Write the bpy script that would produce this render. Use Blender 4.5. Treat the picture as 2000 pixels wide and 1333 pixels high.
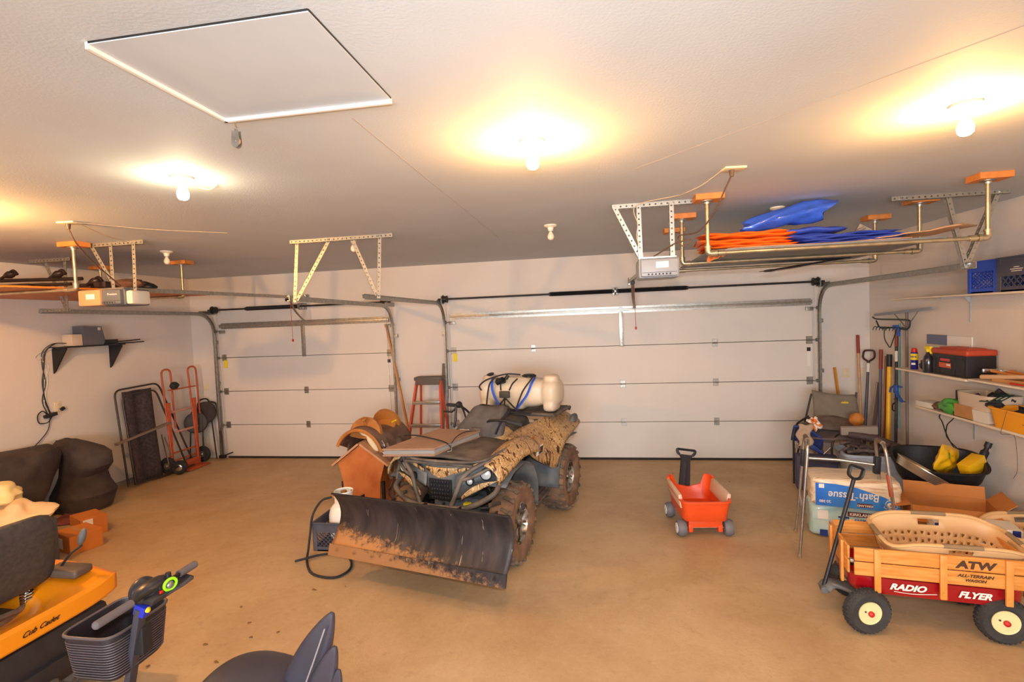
import bpy, bmesh, math, random
from mathutils import Vector, Matrix, Euler, noise
PI = math.pi
R_ = math.radians
C = bpy.context.scene.collection
S = bpy.context.scene
for o in list(bpy.data.objects):
    bpy.data.objects.remove(o, do_unlink=True)

# ------------------------------------------------------------ camera, world, exposure
CAM_H = 2.0179
YAW, PITCH, ROLL, FPX = 0.1625, 0.0412, 0.0400, 1000.0
def cam_axes():
    fwd = Vector((-math.sin(YAW)*math.cos(PITCH), math.cos(YAW)*math.cos(PITCH), -math.sin(PITCH)))
    r0 = Vector((math.cos(YAW), math.sin(YAW), 0)); u0 = r0.cross(fwd)
    c, s = math.cos(ROLL), math.sin(ROLL)
    return c*r0 - s*u0, s*r0 + c*u0, fwd
_r, _u, _f = cam_axes()
cd = bpy.data.cameras.new('camera'); cam = bpy.data.objects.new('camera', cd); C.objects.link(cam)
cd.sensor_width = 36.0; cd.lens = FPX*36/2000; cd.clip_start = 0.05
m = Matrix((( _r.x, _u.x, -_f.x), (_r.y, _u.y, -_f.y), (_r.z, _u.z, -_f.z))).to_4x4()
m.translation = (0, 0, CAM_H)
cam.matrix_world = m
S.camera = cam
S.view_settings.view_transform = 'Standard'; S.view_settings.look = 'None'
S.view_settings.exposure = 0.0; S.view_settings.gamma = 1.0; S.view_settings.use_curve_mapping = False
W = bpy.data.worlds.new('world'); S.world = W; W.use_nodes = True
W.node_tree.nodes['Background'].inputs[0].default_value = (0.9, 0.95, 1, 1)
W.node_tree.nodes['Background'].inputs[1].default_value = 24.0  # strong even sky, serves as fill through the added rear window
# the photographer's flash, on top of the camera, pointing forward and slightly up
fl = bpy.data.lights.new('camera_flash', 'AREA'); fl.shape = 'RECTANGLE'; fl.size = 0.10; fl.size_y = 0.06
fl.energy = 36; fl.color = (0.90, 0.95, 1.0); fl.spread = R_(125)
flo = bpy.data.objects.new('camera_flash', fl); C.objects.link(flo)
fm = m.copy(); flo.matrix_world = Matrix.Translation(_u*0.16 - _f*0.02) @ fm @ Matrix.Rotation(R_(-2), 4, 'Y') @ Matrix.Rotation(R_(-13), 4, 'X')
LAMP_W = (1.0, 0.50, 0.15); LAMP_C = (1.0, 0.80, 0.50)
LAMP_E = 1150.0

# ------------------------------------------------------------ helpers
def lin(c):
    if isinstance(c, str):
        c = tuple(int(c[i:i+2], 16)/255 for i in (0, 2, 4))
    return tuple((x/12.92 if x <= 0.04045 else ((x+0.055)/1.055)**2.4) for x in c[:3])
_M = {}
def mat(name, col, rough=0.6, metal=0.0, var=0.0, scale=8.0, bump=0.0, col2=None, emit=0.0, alpha=1.0, trans=0.0, coat=0.0, spec=0.5, detail=4.0, bscale=None, lo=0.35, hi=0.65, stretch=None, sheen=0.0):
    if name in _M: return _M[name]
    m = bpy.data.materials.new(name); m.use_nodes = True; nt = m.node_tree; b = nt.nodes['Principled BSDF']
    c = lin(col)
    b.inputs['Base Color'].default_value = (*c, 1); b.inputs['Roughness'].default_value = rough
    b.inputs['Metallic'].default_value = metal; b.inputs['Specular IOR Level'].default_value = spec
    if coat: b.inputs['Coat Weight'].default_value = coat; b.inputs['Coat Roughness'].default_value = 0.08
    if trans: b.inputs['Transmission Weight'].default_value = trans
    if alpha < 1: b.inputs['Alpha'].default_value = alpha
    if sheen: b.inputs['Sheen Weight'].default_value = sheen
    if emit:
        b.inputs['Emission Color'].default_value = (*c, 1); b.inputs['Emission Strength'].default_value = emit
    tc = nt.nodes.new('ShaderNodeTexCoord'); vec = tc.outputs['Object']
    if stretch:
        mp = nt.nodes.new('ShaderNodeMapping'); mp.inputs['Scale'].default_value = stretch
        nt.links.new(vec, mp.inputs['Vector']); vec = mp.outputs['Vector']
    if var or col2:
        n = nt.nodes.new('ShaderNodeTexNoise'); n.inputs['Scale'].default_value = scale; n.inputs['Detail'].default_value = detail
        nt.links.new(vec, n.inputs['Vector'])
        cr = nt.nodes.new('ShaderNodeValToRGB'); cr.color_ramp.elements[0].position = lo; cr.color_ramp.elements[1].position = hi
        a = tuple(max(0, x*(1-var)) for x in c); d = tuple(min(1, x*(1+var)) for x in c)
        if col2: a = c; d = lin(col2)
        cr.color_ramp.elements[0].color = (*a, 1); cr.color_ramp.elements[1].color = (*d, 1)
        nt.links.new(n.outputs['Fac'], cr.inputs['Fac']); nt.links.new(cr.outputs['Color'], b.inputs['Base Color'])
    if bump:
        n2 = nt.nodes.new('ShaderNodeTexNoise'); n2.inputs['Scale'].default_value = bscale or scale*6; n2.inputs['Detail'].default_value = 3
        nt.links.new(vec, n2.inputs['Vector'])
        bp = nt.nodes.new('ShaderNodeBump'); bp.inputs['Strength'].default_value = bump; bp.inputs['Distance'].default_value = 0.01
        nt.links.new(n2.outputs['Fac'], bp.inputs['Height']); nt.links.new(bp.outputs['Normal'], b.inputs['Normal'])
    _M[name] = m; return m

def smooth_path(pts, n=6, closed=False):
    P = [Vector(p) for p in pts]; out = []; N = len(P)
    if N < 3: return P
    rng = range(N if closed else N-1)
    for i in rng:
        p0 = P[(i-1) % N] if (closed or i > 0) else P[0]*2-P[1]
        p1 = P[i]; p2 = P[(i+1) % N]
        p3 = P[(i+2) % N] if (closed or i+2 < N) else P[-1]*2-P[-2]
        for k in range(n):
            t = k/n
            out.append(0.5*((2*p1)+(p2-p0)*t+(2*p0-5*p1+4*p2-p3)*t*t+(3*p1-p0-3*p2+p3)*t**3))
    if not closed: out.append(P[-1])
    return out

def round_path(pts, r, n=5, closed=False):
    """polyline with its corners rounded by radius r"""
    P = [Vector(p) for p in pts]; out = []; N = len(P)
    for i in range(N):
        if not closed and i in (0, N-1): out.append(P[i]); continue
        a, b, c = P[i-1], P[i], P[(i+1) % N]
        d1 = (a-b); d2 = (c-b); k = min(r, d1.length*0.49, d2.length*0.49)
        s = b + d1.normalized()*k; e = b + d2.normalized()*k
        for j in range(n+1):
            t = j/n; out.append((1-t)**2*s + 2*t*(1-t)*b + t*t*e)
    return out

def rotm(rx=0, ry=0, rz=0): return Euler((R_(rx), R_(ry), R_(rz))).to_matrix()

class MB:
    def __init__(s): s.bm = bmesh.new()
    def _add(s, vs, fs):
        V = [s.bm.verts.new(v) for v in vs]
        for f in fs:
            try: s.bm.faces.new([V[i] for i in f])
            except ValueError: pass
        return V
    def box(s, c, size, rot=None, bev=0.0, seg=2, taper=1.0):
        b = bmesh.new(); bmesh.ops.create_cube(b, size=1.0)
        for v in b.verts:
            k = taper if v.co.z > 0 else 1.0
            v.co = Vector((v.co.x*size[0]*k, v.co.y*size[1]*k, v.co.z*size[2]))
        if bev: bmesh.ops.bevel(b, geom=b.edges[:], offset=bev, segments=seg, affect='EDGES', profile=0.6)
        if rot is not None:
            if not isinstance(rot, Matrix): rot = rotm(*rot)
            for v in b.verts: v.co = rot @ v.co
        for v in b.verts: v.co += Vector(c)
        s.merge(b); return s
    def merge(s, b):
        b.verts.index_update()
        s._add([v.co.copy() for v in b.verts], [[v.index for v in f.verts] for f in b.faces]); b.free()
    def beam(s, p1, p2, w, h, up=(0, 0, 1), bev=0.0):
        p1 = Vector(p1); p2 = Vector(p2); d = (p2-p1); L = d.length; d.normalize()
        x = d.cross(Vector(up))
        if x.length < 1e-4: x = d.cross(Vector((0, 1, 0)))
        x.normalize(); z = x.cross(d).normalized()
        m = Matrix((x, d, z)).transposed()
        return s.box((p1+p2)/2, (w, L, h), m, bev)
    def ring(s, c, t, r, seg, ref):
        t = t.normalized(); x = ref - t*ref.dot(t)
        if x.length < 1e-5: x = t.orthogonal()
        x.normalize(); y = t.cross(x)
        return [c + x*(r[0] if isinstance(r, tuple) else r)*math.cos(2*PI*i/seg) + y*(r[1] if isinstance(r, tuple) else r)*math.sin(2*PI*i/seg) for i in range(seg)], x
    def tube(s, pts, r, seg=8, closed=False, cap=True, ref=None):
        P = [Vector(p) for p in pts]; Q = [P[0]]
        for p in P[1:]:
            if (p-Q[-1]).length > 1e-5: Q.append(p)
        if closed and (Q[0]-Q[-1]).length < 1e-5: Q.pop()
        P = Q; N = len(P); ref = Vector(ref) if ref else None; vs = []
        if ref is None: ref = (P[1]-P[0]).orthogonal()
        for i, p in enumerate(P):
            if closed: t = (P[(i+1) % N]-P[i-1])
            else: t = (P[min(i+1, N-1)]-P[max(i-1, 0)])
            if t.length < 1e-6: t = P[min(i+1, N-1)]-P[i] + Vector((0, 0, 1e-5))
            rr = r[i] if isinstance(r, list) else r
            q, x = s.ring(p, t, rr, seg, ref); ref = x; vs += q
        fs = []
        for i in range(N if closed else N-1):
            for j in range(seg):
                a = i*seg+j; b = i*seg+(j+1) % seg; c = ((i+1) % N)*seg+(j+1) % seg; d = ((i+1) % N)*seg+j
                fs.append([a, b, c, d])
        if cap and not closed:
            fs.append(list(range(seg))[::-1]); fs.append([(N-1)*seg+j for j in range(seg)])
        s._add(vs, fs); return s
    def cyl(s, p1, p2, r, r2=None, seg=16):
        r2 = r if r2 is None else r2
        return s.tube([p1, p2], [r, r2], seg)
    def lathe(s, prof, o=(0, 0, 0), axis=(0, 0, 1), seg=24, cap=True):
        a = Vector(axis).normalized(); x = a.orthogonal().normalized(); y = a.cross(x); o = Vector(o)
        vs = []; n = len(prof)
        for (r, z) in prof:
            for j in range(seg):
                t = 2*PI*j/seg; vs.append(o + a*z + (x*math.cos(t)+y*math.sin(t))*max(r, 1e-4))
        fs = [[i*seg+j, i*seg+(j+1) % seg, (i+1)*seg+(j+1) % seg, (i+1)*seg+j] for i in range(n-1) for j in range(seg)]
        if cap: fs += [list(range(seg))[::-1], [(n-1)*seg+j for j in range(seg)]]
        s._add(vs, fs); return s
    def prism(s, poly, h, m=None, o=(0, 0, 0)):
        """poly of (x,y), extruded along z by h, then matrix m (3x3) and offset o"""
        m = m or Matrix.Identity(3); o = Vector(o); n = len(poly)
        vs = [o + m @ Vector((x, y, 0)) for x, y in poly] + [o + m @ Vector((x, y, h)) for x, y in poly]
        fs = [list(range(n))[::-1], list(range(n, 2*n))] + [[i, (i+1) % n, n+(i+1) % n, n+i] for i in range(n)]
        s._add(vs, fs); return s
    def grid(s, fn, nu, nv, closeu=False, closev=False):
        vs = [Vector(fn(i/(nu if closeu else nu-1), j/(nv if closev else nv-1))) for i in range(nu) for j in range(nv)]
        fs = []
        for i in range(nu if closeu else nu-1):
            for j in range(nv if closev else nv-1):
                fs.append([i*nv+j, ((i+1) % nu)*nv+j, ((i+1) % nu)*nv+(j+1) % nv, i*nv+(j+1) % nv])
        s._add(vs, fs); return s
    def loft(s, rings, cap=True, closed=True):
        n = len(rings[0]); vs = [Vector(v) for r in rings for v in r]; fs = []
        for i in range(len(rings)-1):
            for j in range(n if closed else n-1):
                fs.append([i*n+j, i*n+(j+1) % n, (i+1)*n+(j+1) % n, (i+1)*n+j])
        if cap and closed: fs += [list(range(n))[::-1], [(len(rings)-1)*n+j for j in range(n)]]
        s._add(vs, fs); return s
    def blob(s, c, size, rot=None, seg=3, amp=0.0, fr=3.0, seed=0, sq=1.0):
        b = bmesh.new(); bmesh.ops.create_icosphere(b, subdivisions=seg, radius=1.0)
        if rot is not None and not isinstance(rot, Matrix): rot = rotm(*rot)
        for v in b.verts:
            d = v.co.normalized()
            if sq != 1.0: d = Vector([math.copysign(abs(q)**sq, q) for q in d])
            k = 1 + amp*noise.noise(d*fr + Vector((seed*7.1, seed*3.3, seed)))
            q = Vector((d.x*size[0], d.y*size[1], d.z*size[2]))*k
            if rot is not None: q = rot @ q
            v.co = q + Vector(c)
        s.merge(b); return s
    def copy_at(s, m, o=(0, 0, 0)):
        pass
    def xf(s, m):
        for v in s.bm.verts: v.co = m @ v.co
        return s
    def mirror(s, axis=0):
        b = s.bm; vs = [v.co.copy() for v in b.verts]; b.verts.index_update()
        fs = [[v.index for v in f.verts][::-1] for f in b.faces]
        for v in vs: v[axis] = -v[axis]
        s._add(vs, fs); return s
    def obj(s, name, material, parent=None, smooth=True, mods=None, ang=40, solid=0.0, sub=0, world=False):
        bm = s.bm
        bmesh.ops.recalc_face_normals(bm, faces=bm.faces[:])
        me = bpy.data.meshes.new(name)
        org = Vector((0, 0, 0))
        if world and parent:
            mi = parent.matrix_basis.inverted() if not parent.parent else (parent.parent.matrix_basis @ parent.matrix_basis).inverted()
            for v in bm.verts: v.co = mi @ v.co
        if parent is None:
            xs = [v.co.x for v in bm.verts]; ys = [v.co.y for v in bm.verts]; zs = [v.co.z for v in bm.verts]
            org = Vector(((min(xs)+max(xs))/2, (min(ys)+max(ys))/2, min(zs)))
            for v in bm.verts: v.co -= org
        bm.to_mesh(me); bm.free()
        for mm in (material if isinstance(material, (list, tuple)) else [material]): me.materials.append(mm)
        o = bpy.data.objects.new(name, me); C.objects.link(o); o.location = org
        if parent is not None: o.parent = parent
        if smooth:
            for p in me.polygons: p.use_smooth = True
            try: me.set_sharp_from_angle(angle=R_(ang))
            except Exception: pass
        if solid:
            q = o.modifiers.new('s', 'SOLIDIFY'); q.thickness = solid; q.offset = 0
        if sub:
            q = o.modifiers.new('u', 'SUBSURF'); q.levels = sub; q.render_levels = sub
        return o

def thing(name, label, cat, loc=(0, 0, 0), rz=0.0, group=None, rx=0.0, ry=0.0):
    o = bpy.data.objects.new(name, None); C.objects.link(o); o.empty_display_size = 0.1
    o.location = loc; o.rotation_euler = (R_(rx), R_(ry), R_(rz)); o['label'] = label; o['category'] = cat
    if group: o['group'] = group
    o.matrix_basis = Matrix.LocRotScale(Vector(loc), Euler((R_(rx), R_(ry), R_(rz))), Vector((1, 1, 1)))
    return o
def tag(o, label, cat, group=None):
    o['label'] = label; o['category'] = cat
    if group: o['group'] = group
    return o
def struct(o, label=None):
    o['kind'] = 'structure'
    if label: o['label'] = label
    return o
def copy_tree(o, parent=None):
    c = o.copy(); C.objects.link(c)
    if parent is not None: c.parent = parent
    for ch in list(o.children): copy_tree(ch, c)
    return c
def text(name, s, size, material, parent, m, off=0.0015, extrude=0.0006, shear=0.0, sx=1.0, bold=0.0, align='CENTER', space=1.0):
    """lettering as a mesh, its plane given by the 4x4 matrix m (x = reading direction, z = out of the surface)"""
    cu = bpy.data.curves.new(name, 'FONT'); cu.body = s; cu.size = size; cu.extrude = extrude; cu.shear = shear
    cu.offset = bold; cu.align_x = align; cu.align_y = 'CENTER'; cu.space_character = space; cu.resolution_u = 3
    t = bpy.data.objects.new(name+'_tmp', cu); C.objects.link(t)
    dg = bpy.context.evaluated_depsgraph_get(); me = bpy.data.meshes.new_from_object(t.evaluated_get(dg))
    bpy.data.objects.remove(t, do_unlink=True); bpy.data.curves.remove(cu)
    for v in me.vertices: v.co = m @ Vector((v.co.x*sx, v.co.y, v.co.z+off))
    me.materials.clear(); me.materials.append(material)
    o = bpy.data.objects.new(name, me); C.objects.link(o); o.parent = parent
    return o
def frame(o, x, z):
    """4x4 with x = reading direction, z = surface normal, at o"""
    x = Vector(x).normalized(); z = Vector(z).normalized(); y = z.cross(x).normalized(); x = y.cross(z)
    m = Matrix((x, y, z)).transposed().to_4x4(); m.translation = Vector(o); return m

# ------------------------------------------------------------ common materials
M_STEEL = mat('galvanised_steel', 'a8a49c', 0.38, 0.85, var=0.15, scale=30)
M_DKSTEEL = mat('dark_steel', '3c3632', 0.45, 0.6, var=0.2, scale=20)
M_BLACK = mat('black_plastic', '1d1c20', 0.5, var=0.15, scale=20)
M_BLACKR = mat('black_rubber', '2a2829', 0.8, var=0.2, scale=15, bump=0.2)
M_WHITE = mat('white_plastic', 'e6e2da', 0.4)
M_CARD = mat('cardboard', 'b9854f', 0.85, var=0.08, scale=6, bump=0.1)
M_CHROME = mat('chrome', 'd0d0d0', 0.18, 1.0)

# ------------------------------------------------------------ room
XL, XR, YB, YR, H = -6.364, 3.484, 7.25, -3.6, 2.868
def wall_material(name, col, bumpy=0.15):
    return mat(name, col, 0.75, var=0.03, scale=1.5, bump=bumpy, bscale=90)
M_WALL = wall_material('wall_paint', 'ddd2c8'); M_CEIL = wall_material('ceiling_paint', 'c6cacd')
def concrete():
    m = bpy.data.materials.new('stained_concrete'); m.use_nodes = True; nt = m.node_tree; b = nt.nodes['Principled BSDF']
    tc = nt.nodes.new('ShaderNodeTexCoord')
    def nz(scale, det, rough=0.6, st=None, dist=0.0):
        n = nt.nodes.new('ShaderNodeTexNoise'); n.inputs['Scale'].default_value = scale; n.inputs['Detail'].default_value = det
        n.inputs['Roughness'].default_value = rough; n.inputs['Distortion'].default_value = dist
        v = tc.outputs['Object']
        if st:
            mp = nt.nodes.new('ShaderNodeMapping'); mp.inputs['Scale'].default_value = st; mp.inputs['Rotation'].default_value = (0, 0, 0.3)
            nt.links.new(v, mp.inputs['Vector']); v = mp.outputs['Vector']
        nt.links.new(v, n.inputs['Vector']); return n.outputs['Fac']
    def ramp(f, a, b_, ca, cb):
        r = nt.nodes.new('ShaderNodeValToRGB'); r.color_ramp.elements[0].position = a; r.color_ramp.elements[1].position = b_
        r.color_ramp.elements[0].color = (*ca, 1); r.color_ramp.elements[1].color = (*cb, 1); nt.links.new(f, r.inputs['Fac']); return r.outputs['Color']
    def mix(f, a, b_, mode='MIX'):
        x = nt.nodes.new('ShaderNodeMix'); x.data_type = 'RGBA'; x.blend_type = mode
        for s_, v in ((0, f), (6, a), (7, b_)):
            if isinstance(v, float): x.inputs[s_].default_value = v
            else: nt.links.new(v, x.inputs[s_])
        return x.outputs[2]
    base = ramp(nz(1.1, 6, 0.65, None, 0.4), 0.35, 0.68, lin('b2926a'), lin('ccae86'))
    c1 = mix(ramp(nz(0.45, 4, 0.6, (1, 2.2, 1)), 0.50, 0.68, (0, 0, 0), (0.6, 0.6, 0.6)), base, ramp(nz(3, 4), 0.3, 0.7, lin('9d7c5c'), lin('b08c66')))
    c2 = mix(ramp(nz(14, 8, 0.7), 0.57, 0.74, (0, 0, 0), (0.5, 0.5, 0.5)), c1, ramp(nz(2, 2), 0.3, 0.7, lin('8a6a48'), lin('987a58')))
    c3 = mix(ramp(nz(75, 3, 0.8), 0.35, 0.65, (0.0, 0, 0), (0.3, 0.3, 0.3)), c2, ramp(nz(30, 2), 0.3, 0.7, lin('a8835a'), lin('c9ab86')))
    nt.links.new(c3, b.inputs['Base Color'])
    rr = nt.nodes.new('ShaderNodeMapRange'); rr.inputs[3].default_value = 0.42; rr.inputs[4].default_value = 0.72
    nt.links.new(nz(2.5, 5), rr.inputs[0]); nt.links.new(rr.outputs[0], b.inputs['Roughness'])
    bp = nt.nodes.new('ShaderNodeBump'); bp.inputs['Strength'].default_value = 0.12; bp.inputs['Distance'].default_value = 0.01
    nt.links.new(nz(60, 5), bp.inputs['Height']); nt.links.new(bp.outputs['Normal'], b.inputs['Normal'])
    return m
M_FLOOR = concrete()
BX0, BX1, SX0, SX1, DH = -2.10, 2.80, -5.84, -3.00, 2.134      # the two doors
g = MB(); g.box(((XL+XR)/2, (YR+YB)/2, -0.06), (XR-XL+0.4, YB-YR+0.4, 0.12)); struct(g.obj('floor', M_FLOOR, smooth=False))
g = MB(); g.box(((XL+XR)/2, (YR+YB)/2, H+0.06), (XR-XL+0.4, YB-YR+0.4, 0.12)); struct(g.obj('ceiling', M_CEIL, smooth=False))
g = MB()
for x0, x1, z0, z1 in ((XL-0.1, SX0+0.05, 0, H), (SX1-0.05, BX0+0.05, 0, H), (BX1-0.05, XR+0.1, 0, H), (SX0+0.05, SX1-0.05, DH-0.03, H), (BX0+0.05, BX1-0.05, DH-0.03, H)):
    g.box(((x0+x1)/2, YB+0.06, (z0+z1)/2), (x1-x0, 0.12, z1-z0))
struct(g.obj('wall_back', M_WALL, smooth=False))
for n, x in (('wall_left', XL-0.06), ('wall_right', XR+0.06)):
    g = MB(); g.box((x, (YR+YB)/2, H/2), (0.12, YB-YR, H)); struct(g.obj(n, M_WALL, smooth=False))
# the wall behind the photographer, with a made-up wide window that lets in neutral fill light
WX0, WX1, WZ0, WZ1 = -2.4, 1.8, 0.85, 2.25
g = MB()
for x0, x1, z0, z1 in ((XL, WX0, 0, H), (WX1, XR, 0, H), (WX0, WX1, 0, WZ0), (WX0, WX1, WZ1, H)):
    g.box(((x0+x1)/2, YR-0.06, (z0+z1)/2), (x1-x0, 0.12, z1-z0))
struct(g.obj('wall_rear', M_WALL, smooth=False))
g = MB()
for x in (WX0+0.03, (WX0*2+WX1)/3, (WX0+WX1*2)/3, WX1-0.03): g.box((x, YR-0.06, (WZ0+WZ1)/2), (0.06, 0.08, WZ1-WZ0))
for z in (WZ0+0.03, WZ1-0.03): g.box(((WX0+WX1)/2, YR-0.06, z), (WX1-WX0, 0.08, 0.06))
struct(g.obj('fill_window_1', mat('fill_window_frame_white', 'ece8e2', 0.5), smooth=False))  # frame of the added fill-light window, out of view
pl = bpy.data.lights.new('fill_window_portal', 'AREA'); pl.shape = 'RECTANGLE'; pl.size = WX1-WX0; pl.size_y = WZ1-WZ0; pl.cycles.is_portal = True
plo = bpy.data.objects.new('fill_window_portal', pl); C.objects.link(plo); plo.location = ((WX0+WX1)/2, YR-0.13, (WZ0+WZ1)/2); plo.rotation_euler = (R_(90), 0, 0)  # sampling portal for the fill light through the added window
M_FOOT = mat('concrete_footing', '9c8f80', 0.85, var=0.12, scale=9, bump=0.3)
g = MB(); g.box((XL+0.012, (YR+YB)/2, 0.03), (0.024, YB-YR, 0.06)); struct(g.obj('baseboard_left', M_FOOT, smooth=False), 'bare concrete footing at the foot of the left wall')
g = MB(); g.box((XR-0.012, (YR+YB)/2, 0.03), (0.024, YB-YR, 0.06)); struct(g.obj('baseboard_right', M_FOOT, smooth=False), 'bare concrete footing at the foot of the right wall')
M_SEAM = mat('ceiling_seam', 'b3a69c', 0.8)
g = MB(); g.box((-0.95, 3.6, H-0.0005), (0.004, 3.2, 0.001)); struct(g.obj('trim_1', M_SEAM, smooth=False), 'faint plasterboard seam in the ceiling')
g = MB(); g.beam((0.26, 3.1, H-0.0005), (1.45, 1.75, H-0.0005), 0.004, 0.001); struct(g.obj('trim_2', M_SEAM, smooth=False), 'faint plasterboard seam by the right ceiling lamp')

# garage doors
M_DOOR = mat('door_skin', 'e0d6cc', 0.55, var=0.02, scale=2, bump=0.12, bscale=140)
M_SEAL = mat('door_seal', '2c2622', 0.8)
M_YEL = mat('yellow_sticker', 'f2d418', 0.6); M_PAPER = mat('white_paper', 'ece6dc', 0.7); M_RED = mat('red_plastic', 'c22218', 0.45)
def hinge(parent, x, z, w=0.07, roller=0):
    g = MB(); y = 7.234
    g.box((x, y, z+0.028), (w, 0.006, 0.045), bev=0.002, seg=1); g.box((x, y, z-0.028), (w, 0.006, 0.045), bev=0.002, seg=1)
    g.cyl((x-w*0.45, y-0.010, z), (x+w*0.45, y-0.010, z), 0.009, seg=8)
    for sx in (-0.3, 0.3):
        for sz in (-0.032, 0.032): g.cyl((x+sx*w, y-0.008, z+sz), (x+sx*w, y, z+sz), 0.006, seg=6)
    o = g.obj('hinge', M_STEEL, parent, world=True)
    if roller:
        g = MB(); g.cyl((x, y-0.03, z), (x+roller*0.085, y-0.03, z), 0.006, seg=8); g.cyl((x+roller*0.07, y-0.03, z), (x+roller*0.095, y-0.03, z), 0.022, seg=14)
        g.obj('roller', M_STEEL, parent, world=True)
def garage_door(name, x0, x1, hx, label):
    t = thing(name, label, 'garage door', ((x0+x1)/2, 7.25, 0)); t['kind'] = 'structure'
    s = DH/4
    for k in range(4):
        g = MB(); z0, z1 = k*s+(0.03 if k == 0 else 0.003), (k+1)*s-0.003
        g.box(((x0+x1)/2, 7.26, (z0+z1)/2), (x1-x0, 0.044, z1-z0), bev=0.004, seg=1)
        g.obj('panel', M_DOOR, t, world=True)
    g = MB(); g.box(((x0+x1)/2, 7.32, DH/2), (x1-x0+0.2, 0.06, DH+0.06)); g.obj('light_block_backing', M_SEAL, t, world=True)  # added unseen box, stops sky light leaking through the panel gaps
    g = MB(); g.box(((x0+x1)/2, 7.262, 0.016), (x1-x0, 0.05, 0.032), bev=0.008); g.obj('bottom_seal', M_SEAL, t, world=True)
    # strut across the top
    g = MB(); zt = DH-0.035
    prof = [(-0.03, 0.0), (-0.03, 0.045), (0.0, 0.045), (0.0, -0.045), (-0.03, -0.045), (-0.03, 0.0)]
    g.box(((x0+x1)/2, 7.205, zt), (x1-x0-0.04, 0.05, 0.025), bev=0.004); g.box(((x0+x1)/2, 7.232, zt+0.03), (x1-x0-0.04, 0.006, 0.03)); g.box(((x0+x1)/2, 7.232, zt-0.03), (x1-x0-0.04, 0.006, 0.03))
    g.box(((x0+x1)/2, 7.18, zt+0.02), (x1-x0-0.04, 0.004, 0.012)); g.box(((x0+x1)/2, 7.18, zt-0.02), (x1-x0-0.04, 0.004, 0.012))
    g.obj('strut', M_STEEL, t, world=True)
    for k in (1, 2, 3):
        for x in hx:
            if not (k == 3 and abs(x-(x0+x1)/2) < 0.1): hinge(t, x, k*s)
        hinge(t, x0+0.045, k*s, 0.08, -1); hinge(t, x1-0.045, k*s, 0.08, 1)
    for x, r in ((x0+0.045, -1), (x1-0.045, 1)):
        g = MB(); g.box((x, 7.215, zt-0.09), (0.09, 0.03, 0.05), bev=0.004); g.cyl((x, 7.19, zt-0.08), (x+r*0.11, 7.19, zt-0.08), 0.006, seg=8); g.cyl((x+r*0.08, 7.19, zt-0.08), (x+r*0.105, 7.19, zt-0.08), 0.022, seg=14)
        g.obj('top_roller_bracket', M_STEEL, t, world=True)
    # the stile the opener pulls on
    xc = (x0+x1)/2; g = MB(); g.box((xc, 7.222, 1.86), (0.055, 0.02, 0.55), bev=0.003); 
    for k in range(12): g.cyl((xc, 7.209, 1.62+k*0.043), (xc, 7.215, 1.62+k*0.043), 0.008, seg=8)
    g.obj('operator_stile', M_STEEL, t, world=True)
    g = MB(); g.box((x0+0.065, 7.232, 1.50), (0.055, 0.004, 0.12)); g.obj('warning_label', M_YEL, t, world=True)['label'] = 'yellow warning sticker'
    g = MB(); g.box((x1-0.055, 7.232, 1.38), (0.045, 0.004, 0.24)); lb = g.obj('spec_label', M_PAPER, t, world=True)
    g = MB(); g.box((x1-0.055, 7.2285, 1.48), (0.045, 0.004, 0.05)); g.obj('dark_band', M_BLACK, lb, world=True)
    return t
D1 = garage_door('door_1', BX0, BX1, (-0.88, 0.35, 1.58), 'wide white sectional garage door behind the quad bike and orange wagon')
D2 = garage_door('door_2', SX0, SX1, (-4.42,), 'narrow white sectional garage door left of the stepladder')
# ------------------------------------------------------------ door hardware: tracks, torsion bars
def c_track(x, ystart, side, label, slope=0.0):
    """side: -1 = flange towards -x (roller enters from +x)"""
    t = thing('door_track', label, 'track', (x, 7.16, 0), group=None)
    path = round_path([(x, 7.165, 0.02), (x, 7.165, 2.295), (x, ystart, 2.295+slope)], 0.36, 10)
    w, d, k = 0.025, 0.052, 0.006
    # C section: a = across (x), b = in-plane normal
    prof = [(-w/2, -d/2), (w/2, -d/2), (w/2, -d/2+k), (-w/2+k, -d/2+k), (-w/2+k, d/2-k), (w/2, d/2-k), (w/2, d/2), (-w/2, d/2)]
    if side > 0: prof = [(-a, b) for a, b in prof]
    rings = []
    for i, p in enumerate(path):
        tg = (path[min(i+1, len(path)-1)]-path[max(i-1, 0)]).normalized(); nrm = Vector((1, 0, 0)).cross(tg)
        rings.append([p + Vector((1, 0, 0))*a + nrm*b for a, b in prof])
    g = MB(); g.loft(rings); g.obj('rail', M_STEEL, t, world=True, ang=30)
    for z in (0.5, 1.2, 1.85):
        g = MB(); g.box((x - side*0.03*-1, 7.215, z), (0.05, 0.06, 0.05), bev=0.003); g.cyl((x+side*0.035, 7.18, z), (x+side*0.035, 7.172, z), 0.01, seg=6)
        g.obj('wall_bracket', M_STEEL, t, world=True)
    g = MB(); g.box((x+side*0.018, 7.06, 2.31), (0.004, 0.34, 0.055)); g.obj('corner_plate', M_STEEL, t, world=True)
    return t
c_track(BX0-0.055, 4.56, -1, 'galvanised track curving up along the left edge of the wide garage door')
c_track(BX1+0.055, 4.42, 1, 'galvanised track running from the right edge of the wide garage door over the wall shelves')
c_track(SX1+0.05, 4.60, 1, 'galvanised track curving up along the right edge of the narrow garage door', 0.02)
c_track(SX0-0.05, 4.64, -1, 'galvanised track curving up by the left wall above the folded chairs', 0.02)

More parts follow.
